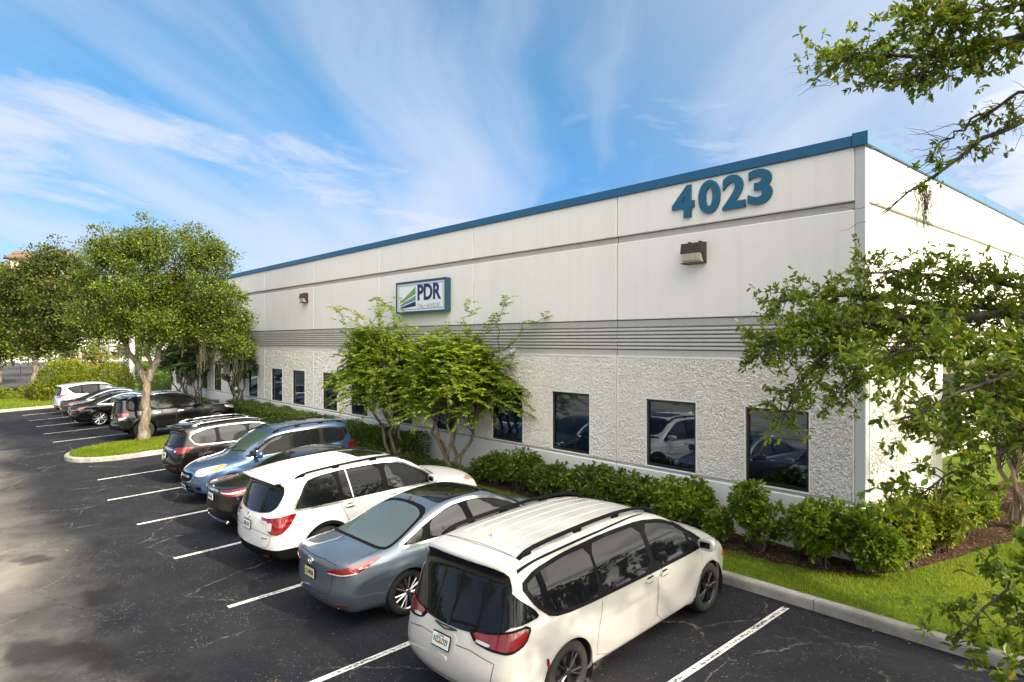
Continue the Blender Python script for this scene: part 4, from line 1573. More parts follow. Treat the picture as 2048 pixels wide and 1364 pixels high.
def fin(x, mat):
    def fn(c, sh):
        z = sh.cast(np.array([[x - sh.hl, 0., 3.]]), np.array((0, 0, -1.)))[0, 2]
        X = x - sh.hl
        MB().add([(X - .09, -.028, z - .01), (X - .09, .028, z - .01), (X + .12, .006, z - .005), (X + .12, -.006, z - .005), (X - .07, -.004, z + .06), (X - .07, .004, z + .06), (X - .03, .004, z + .055), (X - .03, -.004, z + .055)],
                 [(0, 4, 5, 1), (4, 7, 6, 5), (7, 3, 2, 6), (1, 5, 6, 2), (0, 3, 7, 4)], False).build('antenna_fin', mat, c)
    return fn


def rear_wiper(p0, p1, off=.02):
    def fn(c, sh):
        y = np.linspace(p0[0], p1[0], 9); z = np.linspace(p0[1], p1[1], 9)
        P0 = sh.cast(np.stack([0 * y - 4, y, z], 1), np.array((1., 0, 0)))
        MB().tube([(p[0] - off, p[1], p[2]) for p in P0], [.020] + [.012] * 8, 6).build('rear_wiper', M_BLACK, c)
    return fn


def wipers(x, zoff=.012):
    def fn(c, sh):
        for y0, y1 in ((-.05, .55), (-.62, -.08)):
            ys = np.linspace(y0, y1, 8); xs = np.linspace(x, x - .12, 8) - sh.hl
            P0 = sh.cast(np.stack([xs, ys, 0 * ys + 3.], 1), np.array((0, 0, -1.)))
            MB().tube([(p[0], p[1], p[2] + zoff) for p in P0], .009, 5).build('wiper', M_BLACK, c)
    return fn


def exhausts(ys, z, r=.04, x=0.03):
    def fn(c, sh):
        for y in ys:
            MB().lathe([(r * .7, .12), (r * .75, 0.0), (r, -.01), (r * 1.05, .02), (r * .95, .14)], 'x', (x - sh.hl, y, z), 14).build('exhaust_tip', M_CHROME, c)
    return fn


def badge(y, z, r, mat, flat=.7):
    def fn(c, sh):
        p = sh.cast(np.array([[-4., y, z]]), np.array((1., 0, 0)))[0]
        m = MB()
        a = np.linspace(0, 2 * math.pi, 17)
        m.tube([(p[0] - .006, p[1] + r * math.cos(t), p[2] + flat * r * math.sin(t)) for t in a], r * .16, 6, cap=False)
        m.tube([(p[0] - .006, p[1] - r * .5, p[2] - flat * r * .6), (p[0] - .008, p[1] + r * .5, p[2] + flat * r * .6)], r * .16, 6)
        m.build('badge', mat, c)
    return fn


def spoiler(x0, x1, z, wy, th, mat, drop=.02):
    """a roof spoiler lip standing out over the rear window"""
    def fn(c, sh):
        ys = np.linspace(-wy, wy, 15)
        vs, fs = [], []
        for y in ys:
            q = (y / wy) ** 2
            zz = z - .045 * q
            xr = x0 + .10 * q
            vs += [(x1 - sh.hl, y, zz + .01), (xr + .03 - sh.hl, y, zz - drop + th * .5), (xr - sh.hl, y, zz - drop), (xr + .02 - sh.hl, y, zz - drop - th * .6), (x1 - sh.hl, y, zz - th * 1.5)]
        n = 5
        for i in range(14):
            for k in range(n):
                fs.append((i * n + k, i * n + (k + 1) % n, (i + 1) * n + (k + 1) % n, (i + 1) * n + k))
        fs += [tuple(range(n))[::-1], tuple(14 * n + k for k in range(n))]
        MB().add(vs, fs, True).build('roof_spoiler', mat, c)
    return fn


SUV_SEC = [(0, .86), (.2, .905), (.34, .955), (.55, .99), (.78, 1.0), (.90, .988), (1.0, .966), (1.08, .94), (1.35, .855), (1.6, .755), (1.75, .68), (2.3, .5)]
SED_SEC = [(0, .86), (.2, .905), (.32, .955), (.5, .985), (.70, 1.0), (.80, .985), (.90, .955), (.97, .91), (1.15, .81), (1.35, .68), (1.5, .58), (2.3, .4)]

# 1 --- ivory minivan
van = dict(name='minivan', cat='minivan', L=5.17, W=2.00, H=1.78, paint=C_IVORY, cell=.028, R=.355, RA=.405, rim=.235, ra=1.06, fa=4.15, tw=.235,
    spokes=5, rimmat=M_DALLOY, bf=.52, br=.26, crown=.075, k=.10, flare=.02,
    prof=[(.22, .20), (.05, .36), (.0, .55), (.035, .74), (.10, .93), (.16, 1.08), (.27, 1.36), (.36, 1.575), (.30, 1.665), (.38, 1.70), (.6, 1.735), (1.2, 1.765), (2.0, 1.775), (2.7, 1.745),
          (3.2, 1.655), (3.7, 1.43), (4.10, 1.20), (4.30, 1.115), (4.60, 1.055), (4.88, .96), (5.05, .84), (5.15, .66), (5.17, .45), (5.08, .27), (4.9, .20)],
    sec=[(0, .86), (.2, .90), (.30, .945), (.42, .962), (.62, .985), (.80, 1.0), (.88, .99), (1.0, .972), (1.06, .95), (1.35, .865), (1.62, .765), (1.75, .70), (2.3, .5)],
    plan=[(0, .83), (.25, .91), (.8, .985), (1.4, 1), (3.8, 1), (4.4, .965), (4.9, .87), (5.17, .74)],
    dlo=[(.52, 1.45), (.66, 1.22), (.84, 1.065), (1.2, 1.03), (2.8, 1.005), (3.75, 1.0), (4.14, 1.02), (3.98, 1.17), (3.6, 1.375), (3.2, 1.535), (2.75, 1.615), (2.0, 1.635), (1.2, 1.61), (.75, 1.555)],
    glass=[[(.57, 1.44), (.70, 1.23), (.87, 1.095), (1.2, 1.06), (1.68, 1.045), (1.64, 1.585), (1.2, 1.58), (.78, 1.525)],
           [(1.73, 1.045), (2.76, 1.03), (2.68, 1.585), (2.0, 1.605), (1.69, 1.59)],
           [(2.86, 1.03), (3.68, 1.025), (3.62, 1.32), (3.2, 1.50), (2.78, 1.58)],
           [(3.74, 1.025), (4.06, 1.035), (3.93, 1.16), (3.70, 1.29)]],
    doors=[dict(p=[(1.56, .30), (2.80, .27), (2.81, 1.035), (1.70, 1.06), (1.69, 1.0), (1.58, .7)], h=(2.66, .93)),
           dict(p=[(2.83, .27), (3.78, .27), (3.92, .55), (3.98, .99), (3.9, 1.02), (2.84, 1.035)], h=(3.0, .925))],
    wind=[(3.42, .66), (4.02, .80), (4.16, .70), (4.26, .3), (4.28, 0)], windm=M_TINT,
    rearw=[(0, 1.64), (.5, 1.635), (.69, 1.60), (.76, 1.40), (.80, 1.16), (.82, 1.06), (.60, .985), (.3, .955), (0, .95)], rearm=M_TINT, reard=REAR,
    pairs=[('quarter_glass', [(.30, .79, 1.44), (.52, .95, 1.20), (.60, .96, 1.11), (.42, .93, 1.09), (.20, .79, 1.08)], (.8, -.6, 0), M_TINT, .008),
           ('tail_light', [(.08, .46, .980), (.14, .70, .99), (.36, .94, 1.055), (.43, .958, 1.03), (.36, .958, .925), (.20, .90, .855), (.10, .72, .865), (.06, .54, .90)], (.8, -.6, 0), M_RED, .014),
           ('tail_light_trim', [(.08, .38, 1.0), (.14, .70, 1.015), (.38, .945, 1.08), (.47, .965, 1.035), (.38, .965, .90), (.20, .91, .83), (.08, .72, .84), (.06, .50, .88)], (.8, -.6, 0), M_BLACK, .006),
           ('reverse_light', [(.06, .52, .895), (.08, .70, .872), (.09, .72, .90), (.06, .55, .925)], (.8, -.6, 0), M_CLEAR, .018),
           ('reflector', [(.70, 1, .50), (.74, 1, .50), (.72, 1, .66), (.69, 1, .66)], SIDE, M_RED, .008),
           ('side_marker', [(4.68, 1, .66), (4.80, 1, .64), (4.78, 1, .74), (4.70, 1, .77)], SIDE, M_AMBER, .008),
           ('headlight', [(5.02, .52, .80), (4.72, .86, .90), (4.55, .93, .93), (4.78, .86, .82), (5.08, .6, .72)], (-.75, -.66, 0), M_CLEAR, .006)],
    clines=[('tailgate_wing', [(0, 0, .905), (0, .08, .915), (0, .16, .93), (0, .20, .935)], REAR, .014, M_DALLOY, .012),
            ('shut_line', [(0, 0, .40), (0, .55, .41), (0, .70, .50), (0, .74, .80)], REAR, .008, M_GAP, .0012),
            ('shut_line', [(.58, 0, 0), (.60, .4, 0), (.62, .70, 0)], TOP, .008, M_GAP, .0012)],
    lines=[('roof_gutter', [(.52, .73, 0), (1.2, .735, 0), (2.2, .725, 0), (2.95, .69, 0)], TOP, .018, M_BLACK, .003)],
    single=[('plate_recess', [(0, 0, .69), (0, .20, .695), (0, .21, .885), (0, 0, .89)], REAR, C_IVORY, .003),
            ('tailgate_handle', [(0, 0, .585), (0, .09, .585), (0, .10, .64), (0, 0, .645)], REAR, C_IVORY, .012),
            ('bumper_vent', [(0, 0, .255), (0, .5, .26), (0, .78, .33), (0, .72, .38), (0, .4, .315), (0, 0, .31)], REAR, M_BLACK, .006),
            ('cowl_vent', [(4.24, 0, 0), (4.22, .4, 0), (4.10, .78, 0), (4.16, .80, 0), (4.32, .4, 0), (4.34, 0, 0)], TOP, M_BLACK, .004)],
    rails=dict(x0=.62, x1=3.32, y0=.655, y1=.615, h=.045, r=.030, mat=M_BLACK, feet=(1, 8, 14, 20)),
    mirror=(3.86, 1.04), plate=dict(z=.79, mat=M_PLATE, txt='NZZ D29', orange=True, top='FLORIDA'),
    extra=[roof_ribs(.8, 3.0, (.10, .30, .48), C_IVORY), fin(.92, C_IVORY), rear_wiper((-.10, 1.02), (-.48, 1.05)), wipers(4.14)],
    at=(-6.10, 4.22 + 2.585), yaw=3.2)
car(van, 'ivory minivan with black roof rails and a dark wraparound rear window')

# 2 --- slate sedan
sedan = dict(name='sedan', cat='sedan', L=4.99, W=1.89, H=1.48, paint=C_SLATE, cell=.028, R=.345, RA=.385, rim=.24, ra=1.11, fa=4.12, spokes=7, rimmat=M_ALLOY, bf=.50, br=.34, crown=.07, k=.11,
    prof=[(.20, .20), (.05, .33), (.0, .50), (.02, .66), (.03, .82), (.035, .97), (.10, 1.015), (.35, 1.045), (.75, 1.065), (.98, 1.115), (1.40, 1.28), (1.80, 1.415), (2.2, 1.475), (2.6, 1.485), (3.0, 1.44), (3.4, 1.28), (3.78, 1.06),
          (3.95, .985), (4.3, .93), (4.65, .84), (4.88, .73), (4.98, .56), (4.97, .36), (4.86, .20)],
    sec=SED_SEC, plan=[(0, .84), (.3, .93), (.9, .99), (1.5, 1), (3.6, 1), (4.3, .965), (4.75, .86), (4.99, .72)],
    dlo=[(1.02, 1.02), (1.12, 1.0), (1.9, .985), (3.58, .95), (3.72, .975), (3.4, 1.18), (3.0, 1.34), (2.55, 1.405), (2.1, 1.385), (1.6, 1.25)], trim=M_CHROME, trimw=.036, dch=1,
    glass=[[(1.12, 1.035), (1.40, 1.02), (1.52, 1.20), (1.36, 1.15)], [(1.58, 1.015), (2.36, .995), (2.30, 1.365), (2.08, 1.345), (1.66, 1.24)], [(2.50, .99), (3.60, .97), (3.36, 1.165), (2.98, 1.31), (2.56, 1.37), (2.44, 1.37)]],
    gm=[M_PALE2, M_PALE2, M_PALE2],
    doors=[dict(p=[(1.42, .985), (1.62, .72), (1.66, .30), (2.44, .28), (2.47, 1.0), (1.5, 1.01)], h=(1.74, .90)),
           dict(p=[(2.47, .28), (3.46, .30), (3.62, .60), (3.66, .95), (3.6, .97), (2.50, 1.0)], h=(2.76, .885))], handle=M_CHROME,
    wind=[(2.95, .55), (3.55, .70), (3.72, .62), (3.86, .3), (3.88, 0)], windd=TOP, windm=M_TINT,
    rearw=[(1.72, .0), (1.70, .35), (1.60, .56), (1.25, .66), (.88, .72), (.80, .62), (.76, .3), (.75, 0)], rearm=M_PALE, reard=TOP,
    single=[('panorama_roof', [(1.98, 0, 0), (1.96, .45, 0), (2.0, .53, 0), (2.85, .51, 0), (2.93, .4, 0), (2.96, 0, 0)], TOP, M_TINT, .004),
            ('rear_window_band', [(1.80, 0, 0), (1.78, .45, 0), (1.66, .60, 0), (1.25, .70, 0), (.84, .77, 0), (.74, .66, 0), (.70, .3, 0), (.69, 0, 0)], TOP, M_BLACK, .003),
            ('bumper_vent', [(0, 0, .22), (0, .6, .24), (0, .72, .30), (0, .45, .29), (0, 0, .28)], REAR, M_BLACK, .005)],
    pairs=[('tail_light', [(.06, .40, .835), (.06, .60, .875), (.15, .80, .92), (.52, .94, .97), (.60, .945, .96), (.30, .91, .845), (.10, .78, .795), (.05, .55, .795)], (.75, -.66, 0), M_RED, .012),
           ('tail_light_strip', [(.06, .47, .805), (.10, .72, .800), (.26, .88, .835), (.27, .885, .85), (.1, .72, .815), (.06, .47, .82)], (.75, -.66, 0), M_CLEAR, .016),
           ('reflector', [(.05, .46, .335), (.12, .76, .36), (.12, .75, .385), (.05, .47, .36)], REAR, M_DRED, .006),
           ('headlight', [(4.86, .55, .73), (4.55, .80, .80), (4.35, .87, .82), (4.6, .82, .70), (4.88, .62, .63)], (-.75, -.66, 0), M_CLEAR, .006)],
    lines=[('shut_line', [(.76, .70, 0), (.45, .74, 0), (.20, .72, 0)], TOP, .008, M_GAP, .0012)],
    clines=[('shut_line', [(0, 0, .50), (0, .40, .50), (0, .50, .56), (0, .54, .80), (0, .60, .98)], REAR, .008, M_GAP, .0012)],
    loops=[('shut_line', [(3.98, 0, 0), (3.92, .66, 0), (4.4, .74, 0), (4.8, .55, 0), (4.92, 0, 0)], TOP, M_GAP)],
    mirror=(3.42, .99), plate=dict(z=.735, mat=M_PLATEY, txt='CJ W024', framem=M_BLACK, tm=M_DARKTXT),
    extra=[fin(1.86, C_BLACK), badge(0, .90, .075, M_CHROME), exhausts((.46, .56, -.46, -.56), .325, .032, .16), wipers(3.74)],
    at=(-9.20, 4.16 + 2.495), yaw=1.0)
car(sedan, 'slate grey sedan with black glass roof and tan plate beside the ivory minivan')


def suv(**o):
    """midsize crossover pattern; every number can be overridden"""
    L, H = o['L'], o['H']
    L0, H0 = 4.7, 1.68
    S = lambda pts: scaled(L, H, L0, H0, pts)
    d = dict(cat='suv', W=1.86, R=.365, RA=.41, rim=.23, ra=.98 * L / L0, fa=3.76 * L / L0, spokes=5, rimmat=M_ALLOY, bf=.46, br=.26, crown=.07, k=.095, sec=SUV_SEC,
        prof=S([(.24, .22), (.06, .38), (.0, .55), (.03, .75), (.08, .95), (.16, 1.10), (.30, 1.36), (.34, 1.50), (.28, 1.58), (.42, 1.63), (.8, 1.66), (1.5, 1.68), (2.2, 1.665), (2.65, 1.58), (3.05, 1.38), (3.38, 1.17), (3.52, 1.095),
                (3.9, 1.05), (4.3, .965), (4.55, .85), (4.68, .66), (4.69, .45), (4.58, .25), (4.4, .2)]),
        plan=[(0, .83), (.25, .92), (.8, .99), (1.3, 1), (L * .74, 1), (L * .87, .955), (L * .95, .86), (L, .73)],
        dlo=S([(.50, 1.32), (.66, 1.10), (1.2, 1.075), (2.4, 1.05), (3.30, 1.04), (3.36, 1.07), (3.0, 1.30), (2.6, 1.49), (2.2, 1.55), (1.5, 1.565), (.9, 1.53), (.6, 1.44)]), trim=M_CHROME, trimw=.03,
        glass=[S([(.56, 1.31), (.70, 1.125), (1.22, 1.10), (1.20, 1.525), (.9, 1.50), (.64, 1.425)]),
               S([(1.34, 1.10), (2.10, 1.085), (2.08, 1.52), (1.5, 1.535), (1.31, 1.53)]),
               S([(2.20, 1.085), (3.24, 1.07), (2.97, 1.275), (2.58, 1.455), (2.18, 1.515)])],
        doors=[dict(p=S([(1.30, 1.0), (1.42, .70), (1.50, .32), (2.14, .32), (2.16, 1.08), (1.30, 1.10)]), h=(1.46 * L / L0, .97 * H / H0)),
               dict(p=S([(2.16, .32), (3.05, .33), (3.20, .62), (3.26, 1.03), (3.2, 1.055), (2.18, 1.08)]), h=(2.34 * L / L0, .955 * H / H0))],
        wind=[(2.66 * L / L0, .60, 0), (3.15 * L / L0, .74, 0), (3.30 * L / L0, .64, 0), (3.40 * L / L0, .3, 0), (3.42 * L / L0, 0, 0)], windd=TOP,
        rearw=[(0, 1.52 * H / H0), (.50, 1.50 * H / H0), (.62, 1.40 * H / H0), (.72, 1.14 * H / H0), (.66, 1.06 * H / H0), (.3, 1.03 * H / H0), (0, 1.025 * H / H0)], reard=REAR,
        mirror=(3.12 * L / L0, 1.07 * H / H0), handle=None)
    d.update(o)
    if d['handle'] is None: d['handle'] = d['paint']
    return d



# 3 --- white three-row suv
car(suv(name='suv', L=4.96, W=1.99, H=1.79, paint=C_WHITE, cell=.028, R=.38, RA=.43, rim=.25, ra=1.06, fa=3.88, bf=.48, br=.24, step=.035, clad=.52, lip=M_BLACK, lipw=.06, rimmat=M_DALLOY,
    prof=[(.24, .24), (.05, .36), (.0, .50), (.01, .70), (.04, .95), (.10, 1.10), (.26, 1.42), (.34, 1.57), (.22, 1.685), (.34, 1.715), (.8, 1.765), (1.6, 1.79), (2.4, 1.775), (2.85, 1.69), (3.3, 1.44), (3.62, 1.23), (3.74, 1.175),
          (4.2, 1.13), (4.6, 1.05), (4.82, .94), (4.93, .74), (4.95, .48), (4.85, .27), (4.6, .22)],
    dlo=[(.50, 1.17), (.56, 1.13), (1.2, 1.125), (2.4, 1.115), (3.50, 1.10), (3.56, 1.13), (3.2, 1.38), (2.75, 1.60), (2.35, 1.66), (1.5, 1.675), (1.0, 1.645), (.78, 1.59)],
    glass=[[(.60, 1.165), (1.36, 1.155), (1.34, 1.635), (1.0, 1.61), (.82, 1.56)], [(1.44, 1.155), (2.28, 1.145), (2.26, 1.625), (1.5, 1.64), (1.42, 1.64)], [(2.40, 1.145), (3.32, 1.13), (3.12, 1.375), (2.72, 1.565), (2.38, 1.62)], [(3.36, 1.13), (3.48, 1.13), (3.20, 1.325)]],
    gm=[M_TINT, M_TINT, M_PALE2, M_TINT], pillar=[[(1.615, 1.15), (1.64, 1.15), (1.585, 1.64), (1.56, 1.64)]], pillarmat=M_CHROME,
    rearw=[(0, 1.64), (.5, 1.63), (.70, 1.58), (.76, 1.38), (.74, 1.22), (.62, 1.13), (.35, 1.09), (0, 1.08)],
    mirror=(3.30, 1.16),
    pairs=[('tail_light', [(.05, .50, 1.04), (.06, .70, 1.03), (.32, .94, 1.09), (.46, .97, 1.10), (.36, .965, .92), (.20, .93, .78), (.06, .74, .79), (.05, .72, .985), (.04, .52, 1.0)], (.75, -.66, 0), M_RED, .016),
           ('reverse_light', [(.05, .50, .995), (.05, .74, .96), (.10, .80, .97), (.10, .80, .84), (.06, .74, .84), (.05, .70, .93), (.04, .52, .97)], (.75, -.66, 0), M_CLEAR, .021),
           ('reflector', [(.05, .50, .37), (.08, .66, .37), (.08, .66, .41), (.05, .50, .41)], REAR, M_RED, .012),
           ('headlight', [(4.86, .50, .96), (4.5, .86, 1.02), (4.3, .95, 1.02), (4.55, .9, .93), (4.88, .6, .84)], (-.75, -.66, 0), M_CLEAR, .008),
           ('side_marker', [(4.42, .93, 1.0), (4.30, .96, 1.015), (4.42, .95, .955), (4.55, .9, .945)], (-.75, -.66, 0), M_AMBER, .013)],
    single=[('sunroof', [(2.02, 0, 0), (2.02, .40, 0), (2.06, .43, 0), (2.66, .42, 0), (2.70, 0, 0)], TOP, M_TINT, .004),
            ('skid_plate', [(0, 0, .30), (0, .6, .31), (0, .66, .34), (0, .6, .365), (0, 0, .36)], REAR, M_BLACK, .02),
            ('cowl_vent', [(3.66, 0, 0), (3.64, .4, 0), (3.52, .76, 0), (3.58, .80, 0), (3.75, .4, 0), (3.77, 0, 0)], TOP, M_BLACK, .004)],
    clines=[('shut_line', [(0, 0, .52), (0, .62, .53), (0, .72, .62), (0, .75, .80)], REAR, .008, M_GAP, .0012)],
    lines=[('nameplate', [(0, .52, .70), (0, .68, .71)], REAR, .022, M_CHROME, .006)],
    rails=dict(x0=.62, x1=3.0, y0=.70, y1=.665, h=.035, r=.024, mat=M_BLACK, feet=(1, 7, 14, 20)), handle=C_WHITE,
    plate=dict(z=.86, mat=M_PLATE, txt='EBJ 02', tm=M_DARKTXT, framem=M_BLACK),
    extra=[fin(.95, C_WHITE), badge(0, 1.0, .05, M_CHROME, 1.1), spoiler(.12, .55, 1.70, .70, .035, C_WHITE), wipers(3.56), roof_ribs(.8, 2.0, (.16, .38, .52), C_WHITE)],
    at=(-11.95, 4.22 + 2.48), yaw=1.5),
    'white three-row suv with black lower bumper parked beside the slate grey sedan')

# 4 --- black sedan
b_sed = dict(sedan)
b_sed.update(name='sedan', paint=C_BLACK, cell=.034, step=.045, L=4.96, W=1.84, H=1.46, windm=M_TINT, rearm=M_TINT, gm=[M_TINT] * 3, at=(-14.75, 4.45 + 2.48), yaw=1.0,
    pairs=[('tail_light', [(.05, .34, .96), (.08, .60, .97), (.20, .82, .99), (.60, .93, 1.02), (.62, .935, .99), (.34, .90, .90), (.12, .78, .86), (.05, .58, .88)], (.75, -.66, 0), M_RED, .012),
           ('tail_light_strip', [(.06, .48, .915), (.14, .76, .905), (.36, .90, .945), (.36, .90, .965), (.12, .72, .935), (.06, .48, .935)], (.75, -.66, 0), M_CLEAR, .016),
           ('headlight', [(4.86, .55, .73), (4.55, .80, .80), (4.35, .87, .82), (4.6, .82, .70), (4.88, .62, .63)], (-.75, -.66, 0), M_CLEAR, .006)],
    clines=[('trunk_chrome', [(0, 0, .955), (0, .30, .955), (0, .36, .94)], REAR, .028, M_CHROME, .010), ('bumper_trim', [(0, 0, .275), (0, .45, .28), (0, .68, .33)], REAR, .018, M_CHROME, .008),
            ('shut_line', [(0, 0, .56), (0, .40, .56), (0, .48, .62), (0, .52, .86)], REAR, .008, M_GAP, .0012)],
    plate=dict(z=.80, mat=M_PLATE, txt='KMT 481', orange=True, framem=M_CHROME), single=sedan['single'][2:],
    extra=[badge(0, 1.0, .05, M_CHROME), exhausts((.56, -.56), .31, .04, .14), wipers(3.74), fin(1.86, C_BLACK)], handle=M_CHROME)
car(b_sed, 'black sedan with slim chrome trunk strip parked beside the white suv')

# 5 --- blue suv, backed in
car(suv(name='suv', L=4.60, W=1.80, H=1.68, paint=C_BLUE, cell=.03, step=.04, windm=M_GREEN, gm=[M_TINT, M_TINT, M_PALE2], bf=.44, lip=C_BLUE, clad=.33,
    dlo=[(.42, 1.36), (.60, 1.13), (1.2, 1.085), (2.4, 1.06), (3.28, 1.045), (3.36, 1.07), (3.0, 1.31), (2.6, 1.50), (2.2, 1.56), (1.5, 1.565), (.9, 1.53), (.5, 1.45)],
    prof=[(.24, .24), (.06, .40), (.0, .55), (.02, .75), (.06, .95), (.14, 1.10), (.28, 1.38), (.34, 1.52), (.24, 1.60), (.38, 1.64), (.8, 1.675), (1.5, 1.685), (2.15, 1.665), (2.6, 1.57), (3.0, 1.36), (3.3, 1.17), (3.44, 1.095),
          (3.85, 1.05), (4.22, .975), (4.44, .89), (4.54, .76), (4.58, .55), (4.55, .38), (4.40, .24), (4.2, .22)],
    pairs=[('tail_light', [(.10, .62, 1.06), (.14, .76, 1.06), (.45, .88, 1.02), (.42, .885, .92), (.12, .78, .84), (.06, .66, .86)], (.75, -.66, 0), M_RED, .014),
           ('headlight', [(4.42, .46, .88), (4.30, .66, .93), (3.95, .84, .98), (3.85, .86, .975), (4.05, .85, .86), (4.40, .70, .74), (4.50, .50, .755)], (-.75, -.66, 0), M_CLEAR, .010),
           ('turn_signal', [(4.02, .82, .965), (3.86, .86, .972), (4.05, .855, .87), (4.18, .80, .86)], (-.75, -.66, 0), M_AMBER, .017),
           ('fog_lamp', [(4.50, .58, .50), (4.42, .72, .50), (4.42, .72, .42), (4.50, .58, .42)], (-.75, -.66, 0), M_BLACK, .006)],
    single=[('grille', [(0, 0, .80), (0, .36, .81), (0, .44, .74), (0, .36, .60), (0, 0, .58)], FRONT, M_BLACK, .006), ('lower_grille', [(0, 0, .50), (0, .42, .49), (0, .48, .36), (0, 0, .34)], FRONT, M_BLACK, .006)],
    clines=[('grille_bar', [(0, 0, .73), (0, .10, .73), (0, .36, .72)], FRONT, .035, M_CHROME, .02), ('grille_rim', [(0, 0, .585), (0, .36, .605), (0, .45, .735), (0, .37, .82), (0, 0, .81)], FRONT, .022, M_CHROME, .014),
            ('bumper_trim', [(0, 0, .33), (0, .46, .35), (0, .60, .44)], FRONT, .022, M_CHROME, .012)],
    loops=[('shut_line', [(3.40, 0, 0), (3.36, .62, 0), (3.9, .70, 0), (4.3, .56, 0), (4.42, .3, 0), (4.44, 0, 0)], TOP, M_GAP)],
    rails=dict(x0=.5, x1=2.5, y0=.60, y1=.57, h=.04, r=.02, mat=M_BLACK, feet=(1, 7, 14, 20)), mirmat=C_BLUE, mirror=(3.02, 1.08),
    plate=dict(end='front', z=.46, mat=M_PLATE, txt='GATOR', tm=M_DARKTXT), extra=[wipers(3.34), spoiler(.2, .5, 1.63, .60, .03, C_BLUE)],
    nose_out=True, at=(-17.75, 4.70 + 2.30), yaw=1.0),
    'metallic blue suv backed in, headlights facing the lane')

# 6 --- dark plum suv with roof bars
car(suv(name='suv', L=4.67, W=1.84, H=1.66, paint=C_PLUM, cell=.032, step=.045, clad=.36, lip=M_BLACK, lipw=.05, gm=[M_PALE2] * 3,
    pairs=[('tail_light', [(.06, .56, 1.0), (.12, .74, 1.05), (.50, .90, 1.06), (.52, .905, 1.02), (.30, .88, .90), (.10, .76, .87), (.04, .60, .92)], (.75, -.66, 0), M_RED, .014),
           ('reverse_light', [(.04, .54, .96), (.05, .62, .97), (.05, .62, .91), (.04, .55, .92)], REAR, M_CLEAR, .018),
           ('reflector', [(.05, .42, .44), (.10, .70, .46), (.10, .70, .50), (.05, .42, .48)], REAR, M_DRED, .01),
           ('headlight', [(4.62, .50, .86), (4.3, .80, .93), (4.1, .87, .95), (4.3, .84, .84), (4.60, .6, .76)], (-.75, -.66, 0), M_CLEAR, .008)],
    clines=[('tailgate_trim', [(0, 0, 1.0), (0, .3, .99), (0, .54, .97)], REAR, .026, M_CHROME, .01), ('shut_line', [(0, 0, .52), (0, .62, .53), (0, .70, .62), (0, .73, .88)], REAR, .008, M_GAP, .0012)],
    rails=dict(x0=.6, x1=2.7, y0=.62, y1=.59, h=.05, r=.02, mat=M_CHROME, feet=(1, 20), bars=(.95, 2.2)), handle=M_CHROME,
    plate=dict(z=.80, mat=M_PLATE, txt='QRB 52', framem=M_CHROME), extra=[spoiler(.16, .55, 1.60, .62, .03, C_PLUM), badge(0, 1.07, .05, M_CHROME, 1.0), rear_wiper((0, 1.07), (-.35, 1.09))],
    at=(-20.75, 5.0 + 2.33), yaw=.5),
    'glossy black suv with silver roof bars next to the grass island')

# 7 --- big black four-wheel drive behind the island tree
car(suv(name='suv', L=4.82, W=1.92, H=1.82, paint=C_BLACK2, cell=.038, step=.05, R=.39, RA=.45, rim=.225, clad=.0, lipw=.05,
    prof=[(.16, .42), (.0, .46), (-.02, .58), (.05, .70), (.07, 1.0), (.10, 1.14), (.20, 1.50), (.24, 1.64), (.16, 1.70), (.3, 1.76), (.9, 1.81), (1.8, 1.825), (2.4, 1.80), (2.75, 1.70), (3.1, 1.44), (3.3, 1.27), (3.42, 1.20), (4.0, 1.165), (4.5, 1.11), (4.74, 1.02), (4.81, .85), (4.82, .55), (4.70, .42), (4.4, .36)],
    dlo=[(.42, 1.30), (.52, 1.20), (1.3, 1.18), (2.4, 1.16), (3.22, 1.15), (3.26, 1.18), (3.0, 1.42), (2.66, 1.64), (2.3, 1.70), (1.4, 1.715), (.8, 1.69), (.46, 1.62)],
    glass=[[(.50, 1.24), (1.22, 1.22), (1.12, 1.67), (.8, 1.655), (.54, 1.60)], [(1.36, 1.22), (2.14, 1.205), (2.12, 1.67), (1.34, 1.68), (1.24, 1.68)], [(2.26, 1.205), (3.14, 1.19), (2.94, 1.405), (2.64, 1.60), (2.24, 1.66)]], gm=[M_TINT, M_PALE2, M_PALE2],
    pillar=[[(1.15, 1.20), (1.30, 1.20), (1.27, 1.24), (1.18, 1.70), (1.10, 1.70)]], pillarmat=C_BLACK2, trim=M_BLACK,
    pairs=[('tail_light', [(.06, .70, 1.13), (.10, .84, 1.14), (.42, .95, 1.14), (.36, .955, .98), (.10, .86, .98), (.06, .74, .98)], (.75, -.66, 0), M_RED, .016),
           ('reverse_light', [(.06, .72, .97), (.10, .86, .97), (.36, .955, .97), (.20, .93, .88), (.08, .80, .84)], (.75, -.66, 0), M_CLEAR, .012),
           ('headlight', [(4.74, .52, 1.0), (4.5, .88, 1.05), (4.3, .94, 1.06), (4.34, .94, .96), (4.74, .66, .86)], (-.75, -.66, 0), M_CLEAR, .010)],
    clines=[('rear_bumper', [(0, 0, .55), (0, .6, .55), (0, .86, .57)], REAR, .12, M_BLACK, .03)],
    lines=[('side_step', [(1.50, 1.9, .40), (3.2, 1.9, .40)], SIDE, .05, M_CHROME, .03)],
    rails=dict(x0=.5, x1=2.6, y0=.66, y1=.64, h=.05, r=.022, mat=M_ALLOY, feet=(1, 10, 20), bars=(.9, 2.1)), handle=M_CHROME, mirror=(3.02, 1.22),
    plate=dict(z=.95, mat=M_PLATE, txt='HT 7 LX'), extra=[spoiler(.06, .5, 1.755, .68, .03, C_BLACK2)], at=(-30.75, 5.45 + 2.4), yaw=0),
    'large black boxy suv with grey roof rails behind the island tree', 'cars parked beyond the island')

